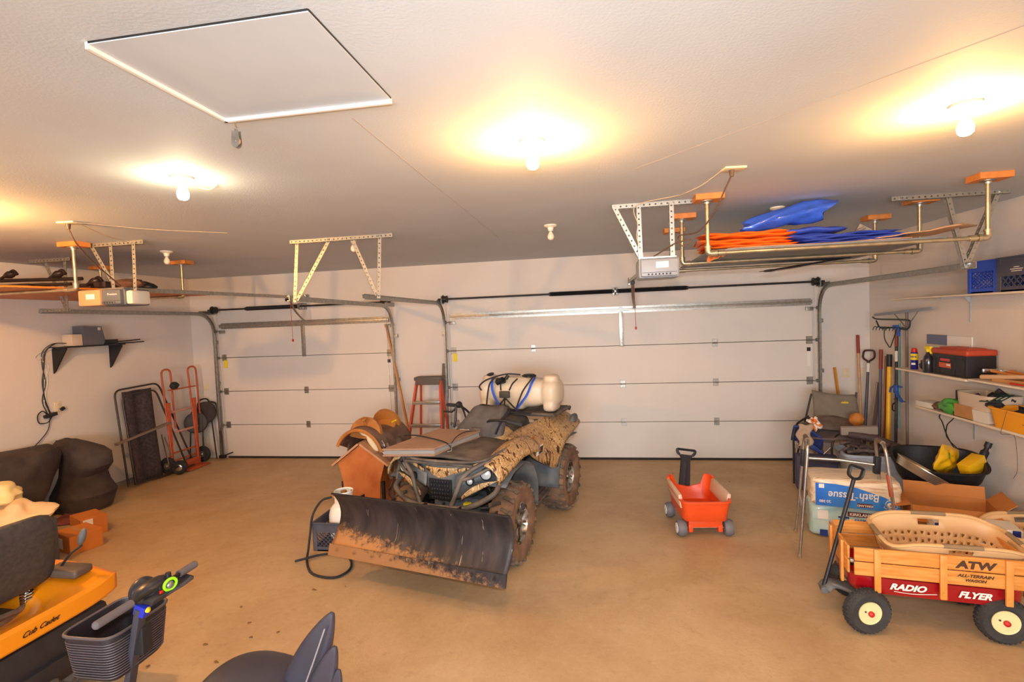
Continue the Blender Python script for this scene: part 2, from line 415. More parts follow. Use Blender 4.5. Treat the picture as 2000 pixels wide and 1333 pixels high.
def torsion(x0, x1, springs, label, xr=None):
    t = thing('torsion_bar', label, 'spring assembly', ((x0+x1)/2, 7.11, 2.35))
    g = MB(); g.cyl((x0-0.12, 7.11, 2.352), (x1+0.10, 7.11, 2.352), 0.0135, seg=12); g.obj('shaft', M_DKSTEEL, t, world=True)
    for a, b in springs:
        g = MB(); n = int((b-a)/0.009); pr = []
        for i in range(n*2+1): pr.append((0.031 if i % 2 else 0.026, a+(b-a)*i/(n*2)))
        g.lathe([(r, z) for r, z in pr], (0, 7.11, 2.352), (1, 0, 0), 14)
        for e in (a, b): g.cyl((e-0.02, 7.11, 2.352), (e+0.02, 7.11, 2.352), 0.024, seg=12)
        g.obj('spring', M_BLACK, t, world=True)
    for e, r in ((x0-0.02, 1), (x1+0.0, -1)):
        g = MB(); g.lathe([(0.018, -0.045), (0.052, -0.04), (0.052, -0.03), (0.044, -0.028), (0.044, 0.01), (0.058, 0.014), (0.062, 0.024), (0.03, 0.04)], (e, 7.11, 2.352), (-r, 0, 0), 20)
        d = g.obj('cable_drum', M_DKSTEEL, t, world=True)
        g = MB(); g.box((e-r*0.05, 7.17, 2.345), (0.006, 0.15, 0.11), bev=0.002); g.obj('end_bearing_plate', M_STEEL, t, world=True)
        g = MB(); g.cyl((e, 7.16, 2.34), (e+r*0.0, 7.205, 0.06), 0.0022, seg=5); g.obj('lift_cable', M_STEEL, t, world=True)
    for a, b in springs[:1]:
        c = b+0.04
        g = MB(); g.box((c, 7.20, 2.352), (0.075, 0.09, 0.10), bev=0.006); g.lathe([(0.05, -0.012), (0.05, 0.012)], (c, 7.11, 2.352), (1, 0, 0), 16); g.obj('centre_bracket', M_STEEL, t, world=True)
    return t
torsion(BX0, BX1, [(-0.60, 0.24), (0.32, 1.21)], 'long torsion bar with two black springs above the wide garage door')
torsion(SX0+0.03, SX1-0.04, [(-5.27, -4.42)], 'short torsion bar with one black spring above the narrow garage door')

# ------------------------------------------------------------ perforated angle hangers
def perf_mat():
    m = bpy.data.materials.new('perforated_angle'); m.use_nodes = True; nt = m.node_tree; b = nt.nodes['Principled BSDF']
    b.inputs['Base Color'].default_value = (*lin('a9a59c'), 1); b.inputs['Metallic'].default_value = 0.7; b.inputs['Roughness'].default_value = 0.42
    return m
M_PERF = perf_mat(); M_HOLE = mat('punched_hole', '28221e', 0.9)
def angle(parent, p1, p2, w=0.036, face=(0, -1, 0), name='angle_bar', other=1):
    """perforated steel angle: one leg in the plane facing `face`, the other leg going back from it; its holes are real"""
    p1 = Vector(p1); p2 = Vector(p2); d = (p2-p1); L = d.length; d.normalize(); f = Vector(face); f = (f-d*f.dot(d)).normalized(); x = d.cross(f).normalized()
    g = MB(); t = 0.0025
    def strip(o, u, v):   # u = width axis, v = thickness
        n = max(2, int(L/0.042)); hs = 0.006; cell = L/n
        for i in range(n):
            a = i*cell; c = a+cell/2
            for (u0, u1, s0, s1) in ((0, w, a, c-hs), (0, w, c+hs, a+cell), (0, w/2-hs, c-hs, c+hs), (w/2+hs, w, c-hs, c+hs)):
                P = [o+u*uu+d*ss+v*tt for tt in (0, t) for uu, ss in ((u0, s0), (u1, s0), (u1, s1), (u0, s1))]
                g._add(P, [[0, 3, 2, 1], [4, 5, 6, 7], [0, 1, 5, 4], [1, 2, 6, 5], [2, 3, 7, 6], [3, 0, 4, 7]])
    strip(p1 - x*w/2, x, -f)
    strip(p1 + x*(w/2*other), -f, -x*other)
    o = g.obj(name, M_PERF, parent, smooth=False, world=True)
    return o
def bolt(parent, p):
    g = MB(); g.cyl(Vector(p)+Vector((0, 0, 0)), Vector(p)+Vector((0, -0.012, 0)), 0.008, seg=6); g.obj('bolt', M_CHROME, parent, world=True)
hz = H-0.02
t = thing('track_hanger', 'trapezoid of perforated steel angle hung from the ceiling between the two garage doors', 'hanger', (-2.35, 4.58, H))
angle(t, (-2.87, 4.55, hz), (-1.83, 4.55, hz)); angle(t, (-2.80, 4.56, hz), (-2.86, 4.56, 2.27)); angle(t, (-2.47, 4.565, hz), (-2.84, 4.565, 2.29))
angle(t, (-2.24, 4.565, hz), (-2.02, 4.565, 2.30)); angle(t, (-1.96, 4.56, hz), (-2.0, 4.56, 2.27))
for p in ((-2.8, 4.55, hz), (-2.47, 4.55, hz), (-2.24, 4.55, hz), (-1.96, 4.55, hz), (-2.85, 4.55, 2.30), (-2.01, 4.55, 2.30)): bolt(t, p)
t = thing('track_hanger', 'perforated steel hanger behind the left pipe rack, holding the leftmost track', 'hanger', (-5.75, 4.63, H))
angle(t, (-5.98, 4.63, hz), (-5.46, 4.63, hz)); angle(t, (-5.54, 4.64, hz), (-5.56, 4.64, 2.30)); angle(t, (-5.80, 4.645, hz), (-5.57, 4.645, 2.33)); angle(t, (-5.93, 4.65, 2.315), (-5.52, 4.65, 2.315))
t = thing('track_hanger', 'perforated steel angle hanger holding the rightmost track above the crates', 'hanger', (2.8, 4.5, H))
angle(t, (2.33, 4.5, hz), (3.15, 4.5, hz)); angle(t, (2.73, 4.51, hz), (2.86, 4.51, 2.28)); angle(t, (3.08, 4.515, hz), (2.86, 4.515, 2.29))
for p in ((2.4, 4.5, hz), (2.86, 4.5, 2.31), (3.08, 4.5, hz)): bolt(t, p)

# ------------------------------------------------------------ garage door openers
M_GREYP = mat('grey_plastic', '8f9298', 0.45); M_GREYP2 = mat('dark_grey_plastic', '5b5f68', 0.45); M_LENS = mat('opener_lens', 'd9cfc0', 0.35)
M_ROPE = mat('red_cord', 'b54a38', 0.8)
def opener(x, label, c1, lens_side, logo):
    t = thing('garage_door_opener', label, 'garage door opener', (x, 4.0, 2.28))
    g = MB(); g.box((0, 0.12, 0.085), (0.30, 0.26, 0.15), bev=0.02); g.obj('housing', c1, t)
    g = MB(); g.box((0, -0.02, 0.085), (0.27, 0.05, 0.13), bev=0.015); fr = g.obj('front_cover', c1, t)
    g = MB()
    for k in range(7): g.box((-0.08+k*0.026, -0.046, 0.036), (0.012, 0.004, 0.012))
    g.box((0, -0.0455, 0.05), (0.25, 0.003, 0.003))
    g.obj('vent', M_BLACK, fr)
    g = MB(); g.box((0.02, -0.046, 0.105), (0.09, 0.003, 0.045)); g.obj('label', M_PAPER, t)
    g = MB(); g.box((0, 0.12, 0.165), (0.26, 0.24, 0.012)); g.obj('top_plate', M_STEEL, t)
    g = MB(); g.beam((0, 0.20, 0.165), (0, 3.2, 0.20), 0.03, 0.04); g.cyl((0, 3.14, 0.17), (0, 3.14, 0.24), 0.03, seg=14); g.obj('rail', M_STEEL, t)
    g = MB(); g.box((0, 3.19, 0.20), (0.05, 0.03, 0.10), bev=0.003); g.obj('header_bracket', M_STEEL, t)
    g = MB(); g.box((0, 2.72, 0.15), (0.05, 0.12, 0.04), bev=0.006); tr = g.obj('trolley', M_BLACK, t)
    arm = smooth_path([(0, 2.74, 0.15), (0.01, 2.86, -0.02), (0.04, 3.04, -0.16), (0.03, 3.18, -0.17)], 6)
    g = MB(); g.tube(arm, (0.018, 0.005), 8, ref=(1, 0, 0)); g.obj('door_arm', M_STEEL, t)
    g = MB(); g.tube([(0.02, 2.72, 0.14), (0.025, 2.722, -0.42)], 0.003, 5); cd_ = g.obj('release_cord', M_ROPE, t)
    g = MB(); g.box((0.025, 2.722, -0.43), (0.025, 0.02, 0.035), bev=0.004); g.obj('release_handle', M_RED, cd_)
    return t
OR = opener(0.485, 'grey garage door opener hanging beside the pipe rack with tarpaulins', M_GREYP, 0, 0)
OL = opener(-4.30, 'two-tone garage door opener with lamp lens, hanging on the left', M_GREYP2, 0, 0)
M_TAN = mat('tan_plastic', 'b98f6a', 0.45)
g = MB(); g.box((-0.17, 0.06, 0.085), (0.235, 0.25, 0.145), bev=0.02); hh = g.obj('lamp_cover', M_TAN, OL); hh['label'] = 'tan lamp cover'
g = MB(); g.box((0.175, 0.10, 0.08), (0.075, 0.20, 0.13), bev=0.03); g.obj('lamp_lens', M_LENS, OL)['label'] = 'cream lamp lens'
M_LOGO = mat('logo_white', 'e8e6e4', 0.5)
text('logo', 'Premium', 0.028, M_LOGO, OL, frame((0.055, -0.0455, 0.11), (1, 0, 0), (0, -1, 0)))
for c in list(OL.children):
    if c.name.startswith('label'): c.location = (-0.17, -0.022, -0.01)
# openers' hanging brackets
angle(OR, (0.155, 4.03, hz), (0.80, 4.03, hz), name='ceiling_angle'); angle(OR, (0.17, 4.025, hz), (0.36, 4.025, 2.44), name='diagonal_brace')
angle(OR, (0.35, 4.02, hz), (0.355, 4.02, 2.42), name='hanging_strap'); angle(OR, (0.59, 4.02, hz), (0.59, 4.02, 2.42), name='hanging_strap')
angle(OL, (-4.58, 4.03, hz), (-3.97, 4.03, hz), name='ceiling_angle'); angle(OL, (-4.51, 4.025, hz), (-4.32, 4.025, 2.52), name='diagonal_brace')
angle(OL, (-4.30, 4.02, hz), (-4.30, 4.02, 2.42), name='hanging_strap'); angle(OL, (-4.06, 4.02, hz), (-4.075, 4.02, 2.42), name='hanging_strap')
# ceiling sockets with the openers' cords
M_CORD = mat('brown_cord', '5a4334', 0.6); M_CREAM = mat('cream_plastic', 'e4d2a8', 0.4); M_WIRE = mat('bell_wire', 'cdb594', 0.6)
def ceil_outlet(x, y, label):
    t = thing('ceiling_socket', label, 'socket', (x, y, H))
    g = MB(); g.box((0, 0, -0.006), (0.125, 0.085, 0.012), rotm(0, 0, 8), bev=0.003); g.obj('cover_plate', M_CREAM, t)
    g = MB(); g.cyl((-0.01, 0, -0.012), (-0.01, 0, -0.05), 0.016, 0.011, 12); g.obj('plug', M_CORD, t)
    return t
ceil_outlet(0.84, 3.26, 'cream ceiling socket above the grey opener, brown plug in it')
ceil_outlet(-3.80, 3.24, 'cream ceiling socket left of the lit lamp, brown plug in it')
g = MB(); g.tube(smooth_path([(0.825, 3.26, 2.82), (0.80, 3.32, 2.75), (0.76, 3.42, 2.64), (0.70, 3.62, 2.56), (0.61, 3.85, 2.57), (0.64, 3.87, 2.50), (0.70, 3.85, 2.54), (0.60, 3.9, 2.53), (0.52, 3.98, 2.49), (0.45, 4.05, 2.455)], 6), 0.005, 6)
tag(g.obj('power_cord', M_CORD), 'brown cord looping from the ceiling socket down to the grey opener', 'cord')
g = MB(); g.tube(smooth_path([(-3.81, 3.24, 2.82), (-3.82, 3.30, 2.72), (-3.90, 3.5, 2.60), (-3.99, 3.7, 2.52), (-4.15, 3.95, 2.46)], 6), 0.005, 6)
tag(g.obj('power_cord', M_CORD), 'brown cord from the left ceiling socket down to the two-tone opener', 'cord')
g = MB(); g.tube(smooth_path([(0.78, 3.26, H-0.006), (0.70, 3.45, H-0.04), (0.62, 3.6, H-0.05), (0.60, 3.8, H-0.02), (0.33, 4.0, 2.84), (0.34, 4.0, 2.7), (0.33, 4.0, 2.6), (0.38, 4.03, 2.46)], 6), 0.003, 5)
tag(g.obj('bell_wire', M_WIRE), 'thin pale wire from the right ceiling socket down the opener bracket', 'wire')
g = MB(); g.tube(smooth_path([(-3.75, 3.22, H-0.006), (-3.5, 3.6, H-0.01), (-3.2, 3.9, H-0.006), (-3.1, 4.0, H-0.004)], 6), 0.003, 5); g.tube(smooth_path([(-3.75, 3.26, H-0.006), (-3.9, 3.6, H-0.03), (-4.05, 3.95, H-0.03)], 6), 0.003, 5)
tag(g.obj('bell_wire', M_WIRE), 'thin pale wires stapled to the ceiling by the left socket', 'wire')

# ------------------------------------------------------------ ceiling lamps
def emis(name, c, e):
    m = bpy.data.materials.new(name); m.use_nodes = True; b = m.node_tree.nodes['Principled BSDF']
    b.inputs['Base Color'].default_value = (0.9, 0.88, 0.8, 1); b.inputs['Emission Color'].default_value = (*c, 1); b.inputs['Emission Strength'].default_value = e; return m
M_BULB_W = emis('lit_warm_bulb', LAMP_W, LAMP_E); M_BULB_C = emis('lit_cool_bulb', LAMP_C, LAMP_E*0.25); M_BULB_L = emis('lit_strong_bulb', LAMP_W, LAMP_E*3.6)
M_BULB_O = mat('frosted_bulb_off', 'f3dcc0', 0.3); M_PORC = mat('porcelain', 'eadfc8', 0.3)
def lamp(x, y, bm_, label, tilt=0, kind='A'):
    t = thing('ceiling_lamp', label, 'lamp', (x, y, H), group='bare bulbs in ceiling lampholders')
    g = MB(); g.lathe([(0.058, 0), (0.058, -0.010), (0.05, -0.016), (0.03, -0.022), (0.024, -0.045), (0.022, -0.055)], seg=28); g.obj('lampholder', M_PORC, t)
    if kind == 'A': pr = [(0.013, -0.055), (0.015, -0.068), (0.026, -0.085), (0.031, -0.102), (0.028, -0.120), (0.018, -0.132), (0.001, -0.137)]
    else: pr = [(0.016, -0.055), (0.019, -0.065), (0.026, -0.072), (0.029, -0.09), (0.027, -0.11), (0.02, -0.12), (0.001, -0.125)]
    g = MB(); g.lathe(pr, seg=16); g.obj('bulb', bm_, t)
    g = MB(); g.cyl((0, 0, -0.05), (0, 0, -0.06), 0.0145, seg=14); g.obj('screw_cap', M_STEEL, t)
    return t
lamp(-0.27, 2.47, M_BULB_W, 'lit bulb, middle of the ceiling, with a broad orange glow')
lamp(1.60, 2.53, M_BULB_W, 'lit bulb at the right of the ceiling, nearest the right wall')
lamp(-2.20, 2.51, M_BULB_C, 'lit bulb on the left with a small whitish glow', kind='B')
lamp(-4.15, 2.50, M_BULB_L, 'lit bulb out beyond the left edge of the picture')
lamp(-4.34, 4.68, M_BULB_O, 'unlit bulb near the left opener, leftmost of the back row')
lamp(-2.27, 4.66, M_BULB_O, 'unlit bulb seen through the hanging steel trapezoid')
lamp(-0.375, 4.71, M_BULB_O, 'unlit bulb in front of the wide garage door, in the open ceiling')
lamp(1.53, 4.62, M_BULB_O, 'unlit bulb mostly hidden behind the blue tarpaulin')
g = MB(); g.tube(smooth_path([(-2.33, 2.47, H-0.003), (-2.27, 2.62, H-0.003), (-2.2, 2.70, H-0.02), (-2.12, 2.68, H-0.003)], 6), 0.0025, 5)
tag(g.obj('loose_wire', M_WIRE), 'short loose pale wire on the ceiling behind the whitish lamp', 'wire')

# ------------------------------------------------------------ attic hatch and pulley
M_HATCH = mat('hatch_panel', 'c6cace', 0.6, var=0.03, scale=3); M_TRIMW = mat('white_trim', 'efe9e2', 0.5)
hx0, hx1, hy0, hy1 = -1.415, -0.728, 1.30, 1.86
t = thing('attic_hatch', 'square white attic hatch with a trimmed edge in the ceiling', 'hatch', ((hx0+hx1)/2, (hy0+hy1)/2, H)); 
g = MB(); g.box(((hx0+hx1)/2, (hy0+hy1)/2, H-0.004), (hx1-hx0, hy1-hy0, 0.008)); g.obj('panel', M_HATCH, t, world=True)
for a, b in (((hx0-0.006, hy0, H-0.01), (hx0-0.006, hy1+0.012, H-0.01)), ((hx0-0.012, hy1+0.006, H-0.01), (hx1, hy1+0.006, H-0.01))):
    g = MB(); g.beam(a, b, 0.012, 0.02); g.obj('trim', M_TRIMW, t, world=True)
for a, b in (((hx0, hy0-0.001, H-0.002), (hx1, hy0-0.001, H-0.002)), ((hx1+0.001, hy0, H-0.002), (hx1+0.001, hy1, H-0.002))):
    g = MB(); g.beam(a, b, 0.003, 0.006); g.obj('gap', M_DKSTEEL, t, world=True)
t = thing('pulley', 'small metal pulley block hanging from a hook beside the attic hatch', 'pulley', (-1.395, 1.885, H))
g = MB(); g.tube(smooth_path([(0, 0, 0), (0.001, 0, -0.03), (0.008, 0, -0.04), (0.002, 0, -0.048), (-0.006, 0, -0.042)], 6), 0.003, 6); g.obj('hook', M_CHROME, t)
g = MB()
for dy in (-0.008, 0.008):
    pl = [(0.018*math.cos(a), -0.095+0.022*math.sin(a)) for a in [PI+i*PI/10 for i in range(11)]] + [(0.014, -0.05), (-0.014, -0.05)]
    g.prism(pl, 0.002, Matrix(((1, 0, 0), (0, 0, 1), (0, 1, 0))), (0, dy, 0))
g.cyl((0, -0.012, -0.09), (0, 0.012, -0.09), 0.004, seg=8); g.obj('cheek_plates', M_STEEL, t)
g = MB(); g.lathe([(0.015, -0.006), (0.011, 0), (0.015, 0.006)], (0, 0, -0.09), (0, 1, 0), 18); g.obj('sheave', M_TAN, t)

# ------------------------------------------------------------ overhead pipe racks
M_PIPE = mat('zinc_pipe', 'b5a88c', 0.3, 0.8, var=0.15, scale=12); M_BLOCK = mat('wood_block', 'd0803c', 0.6, var=0.12, scale=20, stretch=(1, 8, 1))
def pipe_rack(specs, z, label, group=None):
    """each spec: x0, x1, y - a U of pipe hung from two wooden blocks"""
    xs = [s[0] for s in specs]; cx = sum(xs)/len(xs)
    t = thing('overhead_pipe_rack', label, 'rack', (specs[0][0], specs[0][2], H))
    for x0, x1, y in specs:
        r = 0.0145
        for x, dd in ((x0, 1), (x1, -1)):
            g = MB(); g.box((x+0.01, y, H-0.021), (0.20, 0.14, 0.042), rotm(0, 0, 0), bev=0.002, seg=1); bl = g.obj('wooden_block', M_BLOCK, t, world=True)
            g = MB(); g.lathe([(0.045, H-0.042), (0.045, H-0.048), (0.024, H-0.052), (0.022, H-0.066), (0.01, H-0.066)], (x, y, 0), (0, 0, 1), 20); g.obj('flange', M_STEEL, t, world=True)
            g = MB(); g.cyl((x, y, H-0.05), (x, y, z+0.03), r, seg=14); g.obj('drop_pipe', M_PIPE, t, world=True)
            el = round_path([(x, y, z+0.045), (x, y, z), (x+dd*0.05, y, z)], 0.035, 6)
            g = MB(); g.tube(el, 0.0215, 14); g.cyl((x+dd*0.045, y, z), (x+dd*0.062, y, z), 0.025, seg=14); g.cyl((x, y, z+0.04), (x, y, z+0.055), 0.025, seg=14); g.cyl((x+dd*0.07, y, z), (x+dd*0.115, y, z), 0.021, seg=14)
            g.obj('elbow', M_PIPE, t, world=True)
        g = MB(); g.cyl((x0+0.05, y, z), (x1-0.05, y, z), r, seg=14); g.obj('cross_pipe', M_PIPE, t, world=True)
    return t
pipe_rack([(0.83, 2.63, 3.95), (0.765, 2.61, 4.65), (0.80, 2.65, 5.40)], 2.445, 'three galvanised pipe hoops hung from wooden blocks on the right, carrying tarpaulins')
pipe_rack([(-6.25, -4.60, 3.94), (-5.92, -4.80, 5.38)], 2.45, 'galvanised pipe hoops hung from wooden blocks on the left, carrying a plywood shelf')
# ------------------------------------------------------------ quad bike with plough
def camo_mat():
    m = bpy.data.materials.new('reed_camouflage'); m.use_nodes = True; nt = m.node_tree; b = nt.nodes['Principled BSDF']
    tc = nt.nodes.new('ShaderNodeTexCoord'); mp = nt.nodes.new('ShaderNodeMapping'); mp.inputs['Scale'].default_value = (1.8, 1.8, 0.7); mp.inputs['Rotation'].default_value = (0.5, 0.3, 0.2)
    nt.links.new(tc.outputs['Object'], mp.inputs['Vector'])
    n = nt.nodes.new('ShaderNodeTexNoise'); n.inputs['Scale'].default_value = 7; n.inputs['Detail'].default_value = 8; n.inputs['Roughness'].default_value = 0.68; n.inputs['Distortion'].default_value = 2.5
    nt.links.new(mp.outputs['Vector'], n.inputs['Vector'])
    r = nt.nodes.new('ShaderNodeValToRGB'); e = r.color_ramp.elements
    e[0].position = 0.36; e[0].color = (*lin('2a1c14'), 1); e[1].position = 0.68; e[1].color = (*lin('f2e2c4'), 1)
    for p_, c in ((0.42, '5a3c26'), (0.465, 'b0824e'), (0.505, 'e2c08c'), (0.54, '6a4a2c'), (0.58, 'c89a62'), (0.63, '8a7a58')):
        q = e.new(p_); q.color = (*lin(c), 1)
    nt.links.new(n.outputs['Fac'], r.inputs['Fac']); nt.links.new(r.outputs['Color'], b.inputs['Base Color'])
    b.inputs['Roughness'].default_value = 0.45
    return m
M_CAMO = camo_mat()
M_DUSTY = mat('dusty_black_plastic', '4a403a', 0.7, col2='76685c', scale=7, lo=0.35, hi=0.75)
M_DUSTP = mat('inner_fender_plastic', '4c5258', 0.6, col2='6c6a66', scale=5)
M_DTUBE = mat('dusty_black_tube', '4a413b', 0.6, col2='6e6258', scale=9)
M_TYRE = mat('dusty_tyre', '6a5140', 0.9, col2='8a6a50', scale=9, bump=0.2); M_TREAD = mat('tyre_tread', '4a4038', 0.95, col2='75614e', scale=11)
M_ALLOY = mat('machined_rim', 'a9a49c', 0.35, 0.7, col2='5e4c3e', scale=14, lo=0.45, hi=0.6)
M_SEATV = mat('seat_vinyl', '3c3936', 0.55, col2='5b5650', scale=4)
M_ENG = mat('engine_grey', '5e6468', 0.5, 0.3, var=0.3, scale=25)
M_GLASS = mat('lamp_glass', 'dfe3e6', 0.12, 0.4)
M_BLADE = None
def blade_mat():
    m = bpy.data.materials.new('scraped_blade'); m.use_nodes = True; nt = m.node_tree; b = nt.nodes['Principled BSDF']
    tc = nt.nodes.new('ShaderNodeTexCoord'); sp = nt.nodes.new('ShaderNodeSeparateXYZ'); nt.links.new(tc.outputs['Object'], sp.inputs[0])
    n = nt.nodes.new('ShaderNodeTexNoise'); n.inputs['Scale'].default_value = 22; n.inputs['Detail'].default_value = 8; n.inputs['Roughness'].default_value = 0.75; nt.links.new(tc.outputs['Object'], n.inputs['Vector'])
    # rust towards the bottom edge, more at the +x end
    ma = nt.nodes.new('ShaderNodeMath'); ma.operation = 'MULTIPLY_ADD'; ma.inputs[1].default_value = -7.0; ma.inputs[2].default_value = 2.95; nt.links.new(sp.outputs['Z'], ma.inputs[0])
    mb = nt.nodes.new('ShaderNodeMath'); mb.operation = 'MULTIPLY_ADD'; mb.inputs[1].default_value = 0.85; nt.links.new(sp.outputs['X'], mb.inputs[0]); nt.links.new(ma.outputs[0], mb.inputs[2])
    mc = nt.nodes.new('ShaderNodeMath'); mc.operation = 'MULTIPLY_ADD'; mc.inputs[1].default_value = 2.6; nt.links.new(n.outputs['Fac'], mc.inputs[0]); nt.links.new(mb.outputs[0], mc.inputs[2])
    r = nt.nodes.new('ShaderNodeValToRGB'); r.color_ramp.elements[0].position = 0.62; r.color_ramp.elements[1].position = 0.78
    md = nt.nodes.new('ShaderNodeMath'); md.operation = 'MULTIPLY'; md.inputs[1].default_value = 0.33; nt.links.new(mc.outputs[0], md.inputs[0]); nt.links.new(md.outputs[0], r.inputs['Fac'])
    base = nt.nodes.new('ShaderNodeTexNoise'); base.inputs['Scale'].default_value = 3; base.inputs['Detail'].default_value = 6; mp = nt.nodes.new('ShaderNodeMapping'); mp.inputs['Scale'].default_value = (4, 1, 1)
    nt.links.new(tc.outputs['Object'], mp.inputs[0]); nt.links.new(mp.outputs[0], base.inputs['Vector'])
    rb = nt.nodes.new('ShaderNodeValToRGB'); rb.color_ramp.elements[0].position = 0.4; rb.color_ramp.elements[1].position = 0.78; rb.color_ramp.elements[0].color = (*lin('2c282b'), 1); rb.color_ramp.elements[1].color = (*lin('514847'), 1)
    nt.links.new(base.outputs['Fac'], rb.inputs['Fac'])
    x = nt.nodes.new('ShaderNodeMix'); x.data_type = 'RGBA'; nt.links.new(r.outputs['Color'], x.inputs[0]); nt.links.new(rb.outputs['Color'], x.inputs[6]); x.inputs[7].default_value = (*lin('a87a50'), 1)
    # pale scratches
    w = nt.nodes.new('ShaderNodeTexNoise'); w.inputs['Scale'].default_value = 5; w.inputs['Detail'].default_value = 5; w.inputs['Distortion'].default_value = 1.2
    mp2 = nt.nodes.new('ShaderNodeMapping'); mp2.inputs['Scale'].default_value = (7, 1, 0.8); mp2.inputs['Rotation'].default_value = (0, 0.25, 0); nt.links.new(tc.outputs['Object'], mp2.inputs[0]); nt.links.new(mp2.outputs[0], w.inputs['Vector'])
    rw = nt.nodes.new('ShaderNodeValToRGB'); rw.color_ramp.elements[0].position = 0.69; rw.color_ramp.elements[1].position = 0.76; nt.links.new(w.outputs['Fac'], rw.inputs['Fac'])
    y = nt.nodes.new('ShaderNodeMix'); y.data_type = 'RGBA'; nt.links.new(rw.outputs['Color'], y.inputs[0]); nt.links.new(x.outputs[2], y.inputs[6]); y.inputs[7].default_value = (*lin('b8aa9c'), 1)
    nt.links.new(y.outputs[2], b.inputs['Base Color']); b.inputs['Roughness'].default_value = 0.5; b.inputs['Metallic'].default_value = 0.25
    return m

ATV = thing('quad_bike', 'reed-camouflage quad bike with muddy tyres, a plough blade in front', 'quad bike', (-1.02, 4.87, 0), 165.5)
def sheet(fn, nu, nv, name, m, parent, th=0.006, sub=0, flat=False):
    g = MB(); g.grid(fn, nu, nv); return g.obj(name, m, parent, solid=th, sub=sub)
def lerp(a, b, t): return a+(b-a)*t
def plin(pts, t):
    """piecewise linear through (t,value..) rows"""
    if t <= pts[0][0]: return pts[0][1:]
    for a, b in zip(pts, pts[1:]):
        if t <= b[0]:
            k = (t-a[0])/(b[0]-a[0]); k2 = k*k*(3-2*k)
            return tuple(lerp(x, y, k) for x, y in zip(a[1:], b[1:]))
    return pts[-1][1:]
def quad_wheel(x, y, w, r, sx, turn=0.0):
    wh = thing('tmp', '', '', (x, y, r)); del wh['label']; del wh['category']; wh.name = 'wheel'; wh.parent = ATV; wh.rotation_euler[2] = R_(turn); wh.matrix_basis = Matrix.LocRotScale(Vector((x, y, r)), Euler((0, 0, R_(turn))), Vector((1, 1, 1)))
    g = MB(); pr = [(r*0.52, -w/2*0.80), (r*0.62, -w/2*0.98), (r*0.78, -w/2*1.02), (r*0.90, -w/2*0.95), (r*0.955, -w/2*0.7), (r*0.965, 0), (r*0.955, w/2*0.7), (r*0.90, w/2*0.95), (r*0.78, w/2*1.02), (r*0.62, w/2*0.98), (r*0.52, w/2*0.80)]
    g.lathe(pr, (0, 0, 0), (1, 0, 0), 48, cap=False)
    g.grid(lambda u, v: (lerp(-w/2*0.8, w/2*0.8, v), r*0.52*math.cos(2*PI*u), r*0.52*math.sin(2*PI*u)), 48, 2, closeu=True)
    ty = g.obj('tyre', M_TYRE, wh)
    g = MB(); n = 20
    for k in range(n):
        for s in (-1, 1):
            a = 2*PI*(k+(0.5 if s > 0 else 0))/n; q = Matrix.Rotation(a, 3, 'X')
            for (xx, dy, ww, ll, rr) in ((s*w*0.20, 0, w*0.36, 0.028, r*0.975), (s*w*0.42, 0.012, w*0.16, 0.036, r*0.945)):
                c = q @ Vector((xx, dy, rr)); g.box(c, (ww, ll, 0.03), q @ Matrix.Rotation(s*0.35, 3, 'Z') @ Matrix.Rotation(s*(0.35 if abs(xx) > w*0.3 else 0), 3, 'Y'), bev=0.004, seg=1)
    g.obj('tread', M_TREAD, ty, ang=30)
    g = MB(); rr = r*0.52; o = sx*w*0.28
    g.lathe([(rr, o-sx*0.02), (rr*1.01, o+sx*0.02), (rr*0.93, o+sx*0.025), (rr*0.88, o-sx*0.005), (rr*0.80, o-sx*0.03)], (0, 0, 0), (1, 0, 0), 36, cap=False)
    g.lathe([(0.001, o+sx*0.02), (0.03, o+sx*0.02), (0.034, o), (0.055, o-sx*0.012), (0.055, o-sx*0.03)], (0, 0, 0), (1, 0, 0), 20, cap=False)
    for k in range(7):
        a = 2*PI*k/7
        for d in (-0.13, 0.13):
            g.beam((o-sx*0.005, 0.035*math.cos(a+d), 0.035*math.sin(a+d)), (o+sx*0.003, rr*0.9*math.cos(a+d*0.9), rr*0.9*math.sin(a+d*0.9)), 0.018, 0.014, up=(1, 0, 0), bev=0.003)
    rim = g.obj('rim', M_ALLOY, wh)
    g = MB(); g.cyl((o-sx*0.06, 0, 0), (o-sx*0.05, 0, 0), rr*0.95, seg=30); g.obj('brake_disc', M_DKSTEEL, wh)
    return wh
quad_wheel(-0.45, 0.62, 0.21, 0.33, -1, 3); quad_wheel(0.45, 0.62, 0.21, 0.33, 1, 3)
quad_wheel(-0.44, -0.68, 0.27, 0.335, -1); quad_wheel(0.44, -0.68, 0.27, 0.335, 1)
